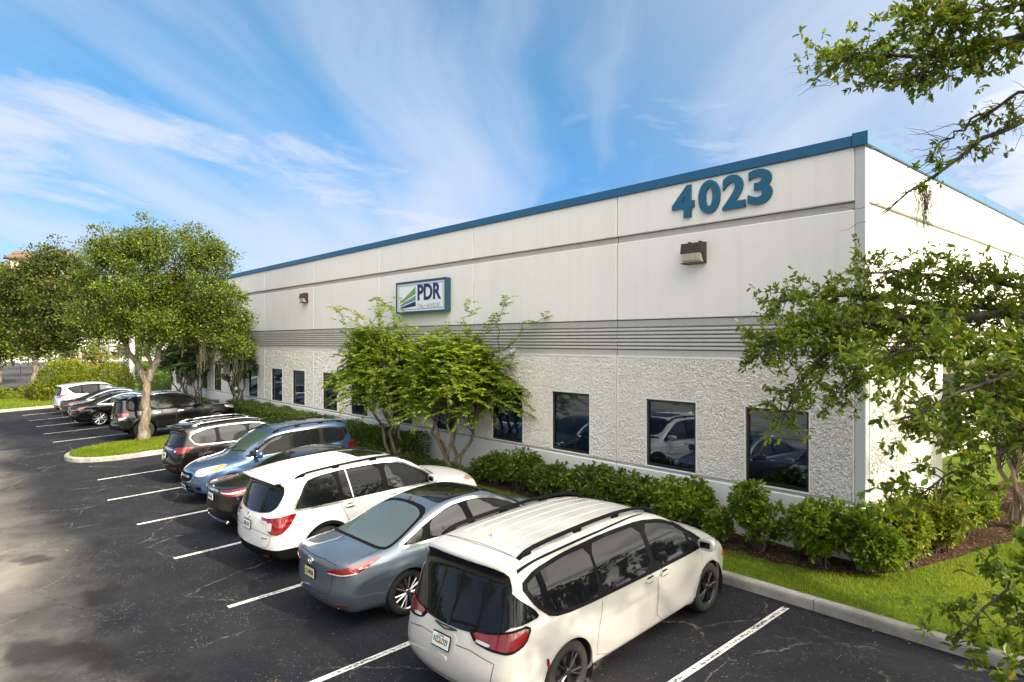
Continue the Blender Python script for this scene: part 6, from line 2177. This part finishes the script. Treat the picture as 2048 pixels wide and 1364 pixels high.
# ---------------------------------------------------------------- the oak just outside the frame, its boughs reaching in
NB = (1.9, 10.5, zl(10.5))
near = thing('live_oak', 'live oak at the right edge whose leafy boughs hang into view', 'tree', NB)
nb = np.array(NB)
rg = np.random.default_rng(21)
MB().tube(curve(NB, (1.5, 10.2, 3.2), 0, 8, .02, rg) - nb, [.46, .36, .33, .31, .30, .29, .28, .27], 14).build('trunk', B_OAK, near)
ROOT = (1.5, 10.2, 3.0)
BOUGHS = dict(
    A=([(-0.56, 8.88, 6.79), (-0.97, 8.41, 6.69), (-1.48, 7.99, 6.68), (-1.79, 7.78, 6.63), (-2.06, 7.49, 6.53), (-2.36, 7.3, 6.57), (-2.62, 7.0, 6.61), (-2.9, 6.84, 6.56)], .055, 96, .20, 1.0),
    A2=([(-0.97, 8.41, 6.69), (-1.44, 7.74, 6.85), (-1.71, 7.43, 6.86), (-1.96, 7.14, 6.78), (-2.25, 6.97, 6.72)], .03, 51, .18, 1.0),
    A3=([(-1.48, 7.99, 6.68), (-1.9, 7.62, 6.42), (-2.2, 7.3, 6.30), (-2.5, 7.0, 6.28)], .02, 28, .15, .9),
    B=([(-0.64, 10.15, 6.73), (-1.17, 9.4, 6.37), (-1.62, 8.74, 6.09), (-1.88, 8.44, 5.9), (-2.14, 8.14, 5.58), (-2.32, 7.94, 5.39), (-2.5, 7.74, 5.23), (-2.6, 7.62, 5.07)], .04, 28, .16, .55),
    B2=([(-1.17, 9.4, 6.37), (-1.53, 8.53, 6.31), (-1.8, 8.38, 6.16), (-2.07, 8.22, 5.95), (-2.25, 8.02, 5.74)], .022, 15, .15, .5),
    C=([(-0.43, 11.59, 4.81), (-1.22, 10.55, 4.25), (-1.81, 9.73, 4.01), (-2.39, 9.07, 4.0), (-2.86, 8.54, 3.83), (-3.34, 8.0, 3.59), (-3.57, 7.59, 3.24), (-3.63, 7.36, 2.72)], .075, 138, .26, 1.0),
    C2=([(-0.44, 11.88, 4.46), (-1.88, 10.11, 4.06), (-2.65, 9.08, 4.15), (-3.26, 8.39, 4.26), (-3.66, 7.93, 4.23), (-3.92, 7.63, 4.16)], .055, 151, .24, 1.0),
    C3=([(-1.22, 10.55, 4.25), (-2.13, 9.67, 4.42), (-2.81, 9.05, 4.55), (-3.25, 8.62, 4.55)], .045, 88, .24, 1.0),
    C4=([(-2.39, 9.07, 4.0), (-2.87, 8.23, 3.94), (-3.28, 7.61, 3.88), (-3.58, 7.08, 3.68), (-3.68, 6.97, 3.55)], .035, 100, .22, 1.0),
    C5=([(-2.39, 9.07, 4.0), (-2.7, 8.5, 3.7), (-3.0, 8.0, 3.4), (-3.2, 7.6, 3.05)], .03, 40, .22, 1.0),
    D=([(-0.28, 7.54, 3.87), (-0.79, 6.81, 3.63), (-1.16, 6.24, 3.5), (-1.41, 5.96, 3.36), (-1.63, 5.7, 3.21), (-1.78, 5.52, 3.10)], .03, 60, .20, .95),
    D2=([(-0.48, 6.4, 3.29), (-0.96, 6.01, 3.06), (-1.23, 5.86, 2.9), (-1.5, 5.7, 2.7), (-1.64, 5.52, 2.55)], .012, 43, .20, .95),
    D3=([(-0.58, 7.8, 3.62), (-1.3, 6.99, 3.62), (-1.72, 6.51, 3.67), (-2.0, 6.19, 3.62), (-2.15, 6.02, 3.45)], .03, 71, .22, .95),
    D4=([(-0.58, 7.8, 3.62), (-1.2, 7.1, 3.35), (-1.5, 6.7, 3.15), (-1.75, 6.4, 2.9)], .025, 49, .22, .95),
    E=([(-0.32, 5.68, 2.73), (-0.66, 5.29, 2.48), (-0.9, 5.02, 2.33), (-1.02, 4.88, 2.18), (-1.12, 4.77, 2.0), (-1.2, 4.69, 1.86)], .007, 24, .13, .85),
    E2=([(-0.66, 5.29, 2.48), (-0.86, 5.0, 2.15), (-0.98, 4.85, 2.0)], .005, 14, .12, .85),
    G=([(-0.29, 5.26, 2.1), (-0.67, 4.83, 1.98), (-0.87, 4.6, 1.87), (-0.97, 4.49, 1.79)], .006, 22, .11, .85))


def dense(pts, n):
    pts = np.array(pts, float)
    L = np.r_[0, np.cumsum(np.linalg.norm(np.diff(pts, axis=0), axis=1))]
    t = np.linspace(0, L[-1], n)
    return np.stack([np.interp(t, L, pts[:, k]) for k in range(3)], 1)


bo, fo = {}, Foliage()
tw = MB()
all_P, all_D, all_L = [], [], []
for key, (pts, r0, ncl, sp, leafy) in BOUGHS.items():
    first = np.array(pts[0])
    full = [tuple(q) for q in curve(ROOT, first, .05, 6, .03, rg)[:-1]] + pts if key in ('A', 'B', 'C', 'C2', 'D', 'D2', 'D3', 'E', 'G') else pts
    c = dense(full, 26)
    c[1:-1] += rg.normal(0, .018, (24, 3))
    k0 = 0.0
    MB().tube(c - nb, [max(.006, (r0 * 1.7 if len(full) > len(pts) else r0) * (1 - i / 25) ** .8 + .006) for i in range(26)], 8).build('bough', B_DARK, near)
    vis = dense(pts, 40)
    for q in range(ncl):
        i = int(39 * min(1, (rg.random() ** .75)))
        a = vis[i]
        along = unit(vis[min(39, i + 1)] - vis[max(0, i - 1)])
        d = rg.normal(0, 1, 3); d -= along * (d @ along) * .55; d = unit(d) + along * .45
        d[2] = d[2] * .75 + .05
        e = a + d * sp * (.5 + 1.15 * rg.random())
        twg = curve(a, e, .04, 6, .06, rg)
        tw.tube(twg - nb, [.007, .006, .005, .004, .003, .002], 4, cap=False)
        if rg.random() > leafy: continue
        # leaves alternate along the twig and crowd into a rosette at its tip
        m = int(14 + 11 * rg.random())
        tt = 1 - .75 * rg.random(m) ** 1.6
        ix = np.clip(tt * 5, 0, 4.999); i0 = ix.astype(int)
        P = twg[i0] + (twg[i0 + 1] - twg[i0]) * (ix - i0)[:, None]
        dv = unit(twg[-1] - twg[-2])
        D = unit(rg.normal(0, 1, (m, 3))) * .85 + dv * .65 + np.array([0, 0, .12])
        all_P.append(P); all_D.append(D)
        # a second, smaller spray beside it
        for _ in range(3):
            e2 = e + rg.normal(0, .07, 3)
            m = int(5 + 6 * rg.random())
            all_P.append(np.repeat(e2[None], m, 0) + rg.normal(0, .012, (m, 3)))
            all_D.append(unit(rg.normal(0, 1, (m, 3))) + dv * .5)
tw.build('twigs', B_DARK, near, None, 'stuff')
PP, DD = np.concatenate(all_P), np.concatenate(all_D)
# fine bare twigs
bt = MB()
for key in ('A', 'B', 'B', 'B2', 'C2', 'C', 'A'):
    vis = dense(BOUGHS[key][0], 40)
    for q in range(26):
        a = vis[rg.integers(6, 40)]
        d = np.array([-.5, -.45, -.35]) * (.3 + rg.random()) + rg.normal(0, .22, 3)
        bt.tube(curve(a, a + d * .65, -.06, 6, .05, rg) - nb, [.005, .004, .0035, .003, .002, .0012], 4, cap=False)
bt.build('bare_twigs', B_DARK, near, None, 'stuff')
# the 300 leaves nearest the viewer's side hang singly, the rest are one mass
order = np.argsort(np.linalg.norm(PP - np.array([-1.0, 4.6, 2.2]), axis=1))
single, rest = order[:300], order[300:]
fo.add(leaves(PP[rest] - nb, DD[rest], .062, .42, True, rg))
fo.build('foliage', L_NEAR, near)
leaf_me = []
for k in range(6):
    V, F, T = leaves(np.zeros((1, 3)), np.array([[0, 1.0, 0]]), .062, .42, True, rg, 0.0, 3.0)
    leaf_me.append(np_mesh('leaf', V, F, L_NEAR, tint=np.full(len(V), .1 + .16 * k)))
for i in single:
    o = link('leaf', leaf_me[int(rg.integers(6))], near)
    o.location = PP[i] - nb
    q = Vector(DD[i]).to_track_quat('Y', 'Z')
    o.rotation_euler = (q.to_matrix().to_4x4() @ Matrix.Rotation(rg.uniform(-1.2, 1.2), 4, 'Y')).to_euler()
    s = float(.75 + .5 * rg.random()); o.scale = (s, s, s)
moss(near, [(-2.32, 7.92, 5.36), (-2.36, 7.86, 5.3), (-2.30, 7.95, 5.33)], .46, 60, .028, rg, NB, .0009)
moss(near, [(-2.0, 7.6, 6.4), (-1.6, 8.3, 6.0), (-2.9, 8.4, 3.75)], .20, 22, .03, rg, NB, .0009)

# the rest of its crown, above and behind the picture
CR = [((2.5, 10.5, 8.2), 2.0), ((.6, 9.8, 8.9), 1.7), ((3.8, 9.0, 7.4), 2.0), ((2.2, 8.0, 8.0), 1.9), ((3.4, 12.0, 7.6), 1.8), ((1.2, 11.6, 7.6), 1.5), ((4.6, 10.6, 6.6), 1.6), ((1.0, 8.2, 7.2), 1.0), ((1.2, 13.6, 5.6), 1.2), ((1.0, 14.7, 6.0), 1.2)]
cf, cb_ = Foliage(), MB()
for c, R in CR:
    c = np.array(c)
    lm = curve(ROOT, c, .05, 8, .05, rg); cb_.tube(lm - nb, [.16 * (1 - .85 * i / 7) + .015 for i in range(8)], 7)
    n = int(46 * R * R)
    C = c + on_ball(n, rg) * R * (.3 + .7 * rg.random((n, 1)) ** .5) * np.array([1, 1, .7])
    for p in C:
        m = int(20 + 18 * rg.random())
        o = rg.normal(0, 1, (m, 3))
        cf.add(leaves(p + o * .3 - nb, unit(o) + rg.normal(0, .5, (m, 3)), .10, .5, False, rg))
cb_.build('limbs', B_DARK, near)
cf.build('crown', L_NEAR, near)

# ---------------------------------------------------------------- neighbouring trees that shade the car park
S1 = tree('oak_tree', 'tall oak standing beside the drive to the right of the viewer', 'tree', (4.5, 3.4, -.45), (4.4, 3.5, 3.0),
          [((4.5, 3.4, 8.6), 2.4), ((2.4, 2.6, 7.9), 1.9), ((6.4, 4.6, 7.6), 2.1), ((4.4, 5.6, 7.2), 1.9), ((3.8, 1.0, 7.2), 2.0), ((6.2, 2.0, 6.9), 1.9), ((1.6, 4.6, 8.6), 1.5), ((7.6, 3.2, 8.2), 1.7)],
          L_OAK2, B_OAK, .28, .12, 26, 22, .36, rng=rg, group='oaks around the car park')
for i, (x, y, rz, s, lab) in enumerate([(7.5, -4.5, 1.0, 1.05, 'oak behind the viewer on the right, nearer the drive'), (15, 9, 2.2, 1.1, 'oak across the side lawn from the corner'), (24, -2, 0.3, 1.2, 'oak far to the right of the viewer'),
                                    (-6, -22, 4.0, 1.0, 'oak across the drive behind the viewer'), (-17, -24, 5.1, 1.1, 'second oak across the drive behind the viewer'), (-29, -23, .9, 1.0, 'third oak across the drive behind the viewer'),
                                    (-42, -24, 1.9, 1.15, 'fourth oak across the drive behind the viewer'), (6, -24, 2.9, 1.1, 'oak across the drive, right of the viewer'), (26, 20, 3.3, 1.1, 'oak beyond the side lawn')]):
    copy_tree(S1, (x, y, zg(y)), rz, s, lab, 'oaks around the car park')

# ---------------------------------------------------------------- grass
def pin(P, poly):
    ins = np.zeros(len(P), bool)
    for a, b in zip(poly, poly[1:] + poly[:1]):
        c = (a[1] > P[:, 1]) != (b[1] > P[:, 1])
        with np.errstate(divide='ignore', invalid='ignore'):
            ins ^= c & (P[:, 0] < (b[0] - a[0]) * (P[:, 1] - a[1]) / (b[1] - a[1]) + a[0])
    return ins


def grass(name, P, zf, h, w, rng, mat=L_GRASS):
    n = len(P)
    z = np.array([zf(y) for y in P[:, 1]])
    a = rng.random(n) * 2 * math.pi
    H = h * (.5 + rng.random(n))
    pat = np.sin(P[:, 0] * 1.7 + np.sin(P[:, 1] * 2.1)) * np.sin(P[:, 1] * 1.3 + P[:, 0] * .6)
    pat2 = np.sin(P[:, 0] * 5.3 + 2 * np.sin(P[:, 1] * 3.7)) * np.sin(P[:, 1] * 6.1 + P[:, 0] * 2.2)
    t = np.clip(.45 + .24 * pat + .14 * pat2 + rng.normal(0, .25, n), 0, 1)
    H *= 1 + .25 * pat2
    tilt = np.abs(rng.normal(0, .55, n))
    b = rng.random(n) * 2 * math.pi
    tip = np.stack([np.cos(b) * H * np.sin(tilt), np.sin(b) * H * np.sin(tilt), H * np.cos(tilt)], 1)
    s = np.stack([np.cos(a), np.sin(a), 0 * a], 1) * w * (.6 + .8 * rng.random(n))[:, None]
    B = np.stack([P[:, 0], P[:, 1], z - .006], 1)
    V = np.stack([B - s, B + s, B + tip], 1).reshape(-1, 3)
    return link(name, np_mesh(name, V, np.arange(3 * n).reshape(n, 3), mat, tint=np.repeat(t, 3)), None, 'stuff')


def box_pts(x0, x1, y0, y1, n, rng):
    return np.stack([rng.uniform(x0, x1, n), rng.uniform(y0, y1, n)], 1)


rg = np.random.default_rng(31)
bedpoly = [(x, y) for x, y in ce] + [(x, y) for x, y in cb[::-1]]
P = box_pts(-9, 3.5, YK + .17, 15.5, 105000, rg)
P = P[(P[:, 1] < 16) & ~pin(P, bedpoly)]
P = P[~((P[:, 0] < -5.2) & (P[:, 1] > 10.56 + .06 * np.sin(P[:, 0] * 1.3) + .06 * np.sin(P[:, 0] * 3.1 + 1) - .02)) & ~((P[:, 0] < XC) & (P[:, 1] > 11))]
grass('lawn_grass', P, zl, .060, .0055, rg)
P = np.concatenate([box_pts(-2, 6, 15.5, 30, 22000, rg)])
grass('lawn_grass', P, zl, .07, .011, rg)
P = box_pts(-46, -9, YK + .18, 10.5, 26000, rg)
grass('lawn_grass', P, zl, .055, .010, rg)
P = box_pts(-29.1, -25.6, 3.3, 9.5, 30000, rg)
P = P[pin(P, [tuple(q) for q in ins])]
grass('island_grass', P, lambda y: zg(y) + .15 + .02 * 1, .070, .011, rg)
P = box_pts(-64, -48.8, -8, 12, 36000, rg)
grass('far_grass', P, lambda y: zg(y) + .13, .07, .028, rg)

# bark chips and fallen leaves
def chips(name, P, zf, size, mats, rng, wid=.35):
    D = rng.normal(0, 1, (len(P), 3)); D[:, 2] *= .18
    z = np.array([zf(y) for y in P[:, 1]])
    V, F, T = leaves(np.stack([P[:, 0], P[:, 1], z], 1), D, size, wid, False, rng, .4, 3)
    return link(name, np_mesh(name, V, F, mats, tint=T), None, 'stuff')


L_CHIP = leaf_mat('bark_chips', (0.05, 0.030, 0.018), (0.17, 0.105, 0.065), None, .0, .9, .1)
L_FALL = leaf_mat('fallen_leaves', (0.12, 0.06, 0.02), (0.25, 0.15, 0.06), None, .1, .8, .1)
P = np.concatenate([box_pts(-14, -2.2, 10.3, YF, 5200, rg), box_pts(-4.2, -2.2, YF, 20, 5000, rg)])
P = P[pin(P, bedpoly) | ((P[:, 0] < -5.2) & (P[:, 1] > 10.5) & (P[:, 1] < YF - .06))]
chips('bark_chips', P, lambda y: zl(y) + .042, .055, L_CHIP, rg)
P = box_pts(-24, -2, -1, 9.4, 90, rg)
P = np.concatenate([P, np.stack([rg.uniform(-24, 2, 70), YK - .02 - np.abs(rg.normal(0, .08, 70))], 1)])
chips('fallen_leaves', P, lambda y: zg(y) + .012, .05, L_FALL, rg, .55)
P = box_pts(-6, 3, YK + .2, 14, 170, rg)
chips('fallen_leaves', P[~pin(P, bedpoly)], lambda y: zl(y) + .04, .05, L_FALL, rg, .5)

# ---------------------------------------------------------------- beyond the car park
M_STUCCO = simple('stucco_tan', (0.42, 0.37, 0.31), 0.85, noise=.1)
M_TILE = simple('red_roof_tile', (0.13, 0.075, 0.055), 0.8, noise=.25, nscale=3)
M_FARW = simple('far_white_wall', (0.78, 0.77, 0.74), 0.8, noise=.08)
M_FARGL = simple('far_window', (0.05, 0.06, 0.075), 0.15)
M_POLE = concrete('pole_concrete', (0.52, 0.51, 0.47), (0.40, 0.39, 0.36))

h_ = thing('hotel', 'tan four-storey building with a red tiled roof far behind the trees', 'building', (-220, 6, -.8), (0, 0, rad(4)))
MB().box(-9, 9, -14, 16, 0, 22.5).build('wall', M_STUCCO, h_)
MB().box(8.5, 11.0, 8, 14, 0, 26).build('tower', M_STUCCO, h_)
rf = MB()
for (a, b, c, d, z, u) in ((-10, 10, -15, 17, 22.5, 3.2), (7.4, 12.2, 7.0, 15.0, 26, 1.8)):
    cx, cy = (a + b) / 2, (c + d) / 2
    k = min(b - a, d - c) / 2 * .95
    if d - c >= b - a: r0, r1 = (cx, c + k, z + u), (cx, d - k, z + u)
    else: r0, r1 = (a + k, cy, z + u), (b - k, cy, z + u)
    rf.add([(a, c, z), (b, c, z), (b, d, z), (a, d, z), r0, r1, (a, c, z - .4), (b, c, z - .4), (b, d, z - .4), (a, d, z - .4)],
           [(0, 1, 4), (1, 2, 5, 4), (2, 3, 5), (3, 0, 4, 5), (0, 6, 7, 1), (1, 7, 8, 2), (2, 8, 9, 3), (3, 9, 6, 0), (6, 9, 8, 7)])
rf.build('roof', M_TILE, h_)
for fl in range(6):
    for k in range(8):
        y = -12 + k * 3.7
        if fl < 6 and not (8 < y < 14):
            w = border(y, y + 1.6, 1.2 + fl * 3.6, 3.2 + fl * 3.6, .12, -.08, .04).build('window', M_FARW, h_)
            w.matrix_local = Matrix.Translation((9.0, 0, 0)) @ Matrix.Rotation(rad(90), 4, 'Z')
            MB().add([(y, -.02, 1.2 + fl * 3.6), (y + 1.6, -.02, 1.2 + fl * 3.6), (y + 1.6, -.02, 3.2 + fl * 3.6), (y, -.02, 3.2 + fl * 3.6)], [(0, 1, 2, 3)]).build('pane', M_FARGL, w)
w = border(9.8, 11.8, 22.4, 24.6, .15, -.08, .04).build('window', M_FARW, h_)
w.matrix_local = Matrix.Translation((11.0, 0, 0)) @ Matrix.Rotation(rad(90), 4, 'Z')
MB().add([(9.8, -.02, 22.4), (11.8, -.02, 22.4), (11.8, -.02, 24.6), (9.8, -.02, 24.6)], [(0, 1, 2, 3)]).build('pane', M_FARGL, w)

b_ = thing('white_building', 'low white building across the far road, seen under the island oak', 'building', (-150, 34, -.3), (0, 0, rad(-14)))
MB().box(-6, 6, -26, 26, 0, 5.2).build('wall', M_FARW, b_)
MB().box(-6.3, 6.3, -26.3, 26.3, 5.2, 5.7).build('parapet', M_STUCCO, b_)
for k in range(11):
    y = -24 + k * 4.5
    w = border(y, y + 2.2, 1.0, 3.4, .1, -.06, .04).build('window', M_POLE, b_)
    w.matrix_local = Matrix.Translation((6.0, 0, 0)) @ Matrix.Rotation(rad(90), 4, 'Z')
    MB().add([(y, -.02, 1.0), (y + 2.2, -.02, 1.0), (y + 2.2, -.02, 3.4), (y, -.02, 3.4)], [(0, 1, 2, 3)]).build('pane', M_FARGL, w)

for x, y, lab in ((-80.8, 14.2, 'pale concrete pole by the far road, left one'), (-74.8, 15.0, 'pale concrete pole by the far road, right one')):
    t = thing('concrete_pole', lab, 'pole', (x, y, -.3), group='concrete poles by the far road')
    MB().lathe([(.30, 0), (.29, .1), (.24, 5.6), (.20, 9.0), (0, 9.02)], 'z', seg=12).build('shaft', M_POLE, t)
    MB().box(-.5, .5, -.5, .5, -.1, .12, .04).build('footing', M_POLE, t)
t = thing('street_sign', 'small sign on a thin post beside the far road', 'sign', (-99.5, 8.0, -.4))
MB().tube([(0, 0, 0), (0, 0, 2.3)], .05, 8).build('post', M_ALLOY, t)
MB().box(-.03, .03, -.35, .35, 1.7, 2.3, .01).build('sign_plate', M_PLATE, t)
# a distant belt of trees closes the horizon
def belt(name, cx, cy, R, a0, a1, n, h, leaf, rng):
    fo = Foliage()
    for k in range(n):
        a = a0 + (a1 - a0) * (k + rng.random()) / n
        rr = R * (1 + .10 * rng.random())
        c = np.array([cx + rr * math.cos(a), cy + rr * math.sin(a), 0])
        H = h * (.65 + .6 * rng.random())
        m = 190
        q = on_ball(m, rng); q[:, 2] = np.abs(q[:, 2])
        P = c + q * np.array([H * .55, H * .55, H]) * (.55 + .45 * rng.random((m, 1)))
        fo.add(leaves(P, q + rng.normal(0, .8, (m, 3)), leaf, .8, False, rng))
    me = np_mesh(name, np.concatenate(fo.V), np.concatenate(fo.F), L_OAK2, tint=np.concatenate(fo.T))
    return link(name, me, None, 'stuff')


rg = np.random.default_rng(77)
belt('far_woods', -20, 10, 200, rad(120), rad(245), 85, 9, 2.0, rg)
belt('far_woods', 0, 0, 110, rad(-115), rad(60), 70, 10, 1.7, rg)
# trees across the far road
S2 = tree('roadside_tree', 'round green tree across the far road, left of the poles', 'tree', (-110, 12, -.4), (-110, 12, 2.2), [((-110, 12, 5.2), 2.4), ((-109.5, 14, 4.4), 1.9), ((-110.5, 10, 4.5), 1.9), ((-110, 12.3, 7), 1.6)],
          L_OAK, B_OAK, .2, .34, 16, 14, .6, rng=rg, twigs=False, group='trees across the far road')
for x, y, rz, s, lab in ((-104, 22, 1.2, .9, 'green tree across the far road between the poles and the building'), (-112, 30, 2.2, 1.0, 'green tree across the far road behind the island oak'), (-98, 36, 3.0, 1.0, 'green tree across the far road nearest the white building'),
                         (-118, 2, 4.0, 1.2, 'green tree across the far road at the far left'), (-126, -8, 5.0, 1.3, 'green tree across the far road at the left edge')):
    copy_tree(S2, (x, y, -.4), rz, s, lab, 'trees across the far road')

for x, y, rz, s, lab in ((-86, 17.5, 2.0, .75, 'dense green tree on the near side of the far road, left of the concrete poles'), (-83, 21.5, 4.1, .7, 'dense green tree on the near side of the far road, between the concrete poles'),
                         (-78, 25, 5.3, .72, 'dense green tree on the near side of the far road, behind the long clipped hedge'), (-92, 9, 3.3, .8, 'dense green tree on the near side of the far road, behind the round bushes'),
                         (-90, 1.5, .7, .8, 'dense green tree on the near side of the far road, behind the dark oak'),
                         (-89, 14.6, 1.4, .72, 'dense green tree on the near side of the far road, behind the sunlit palm'), (-87, 11.6, 2.7, .66, 'smallest dense green tree on the near side of the far road, by the palms')):
    copy_tree(S2, (x, y, -1.3), rz, s, lab, 'trees across the far road')
hedge(-74, -66, 15.2, 16.8, -.2, 1.7, 'tall clipped hedge along the far road beyond the round bushes', L_HEDGE, 4200, .17, 9)
hedge(-72, -62, 8.6, 10.2, -.2, 1.5, 'clipped hedge directly behind the round bushes', L_HEDGE, 4200, .17, 10)
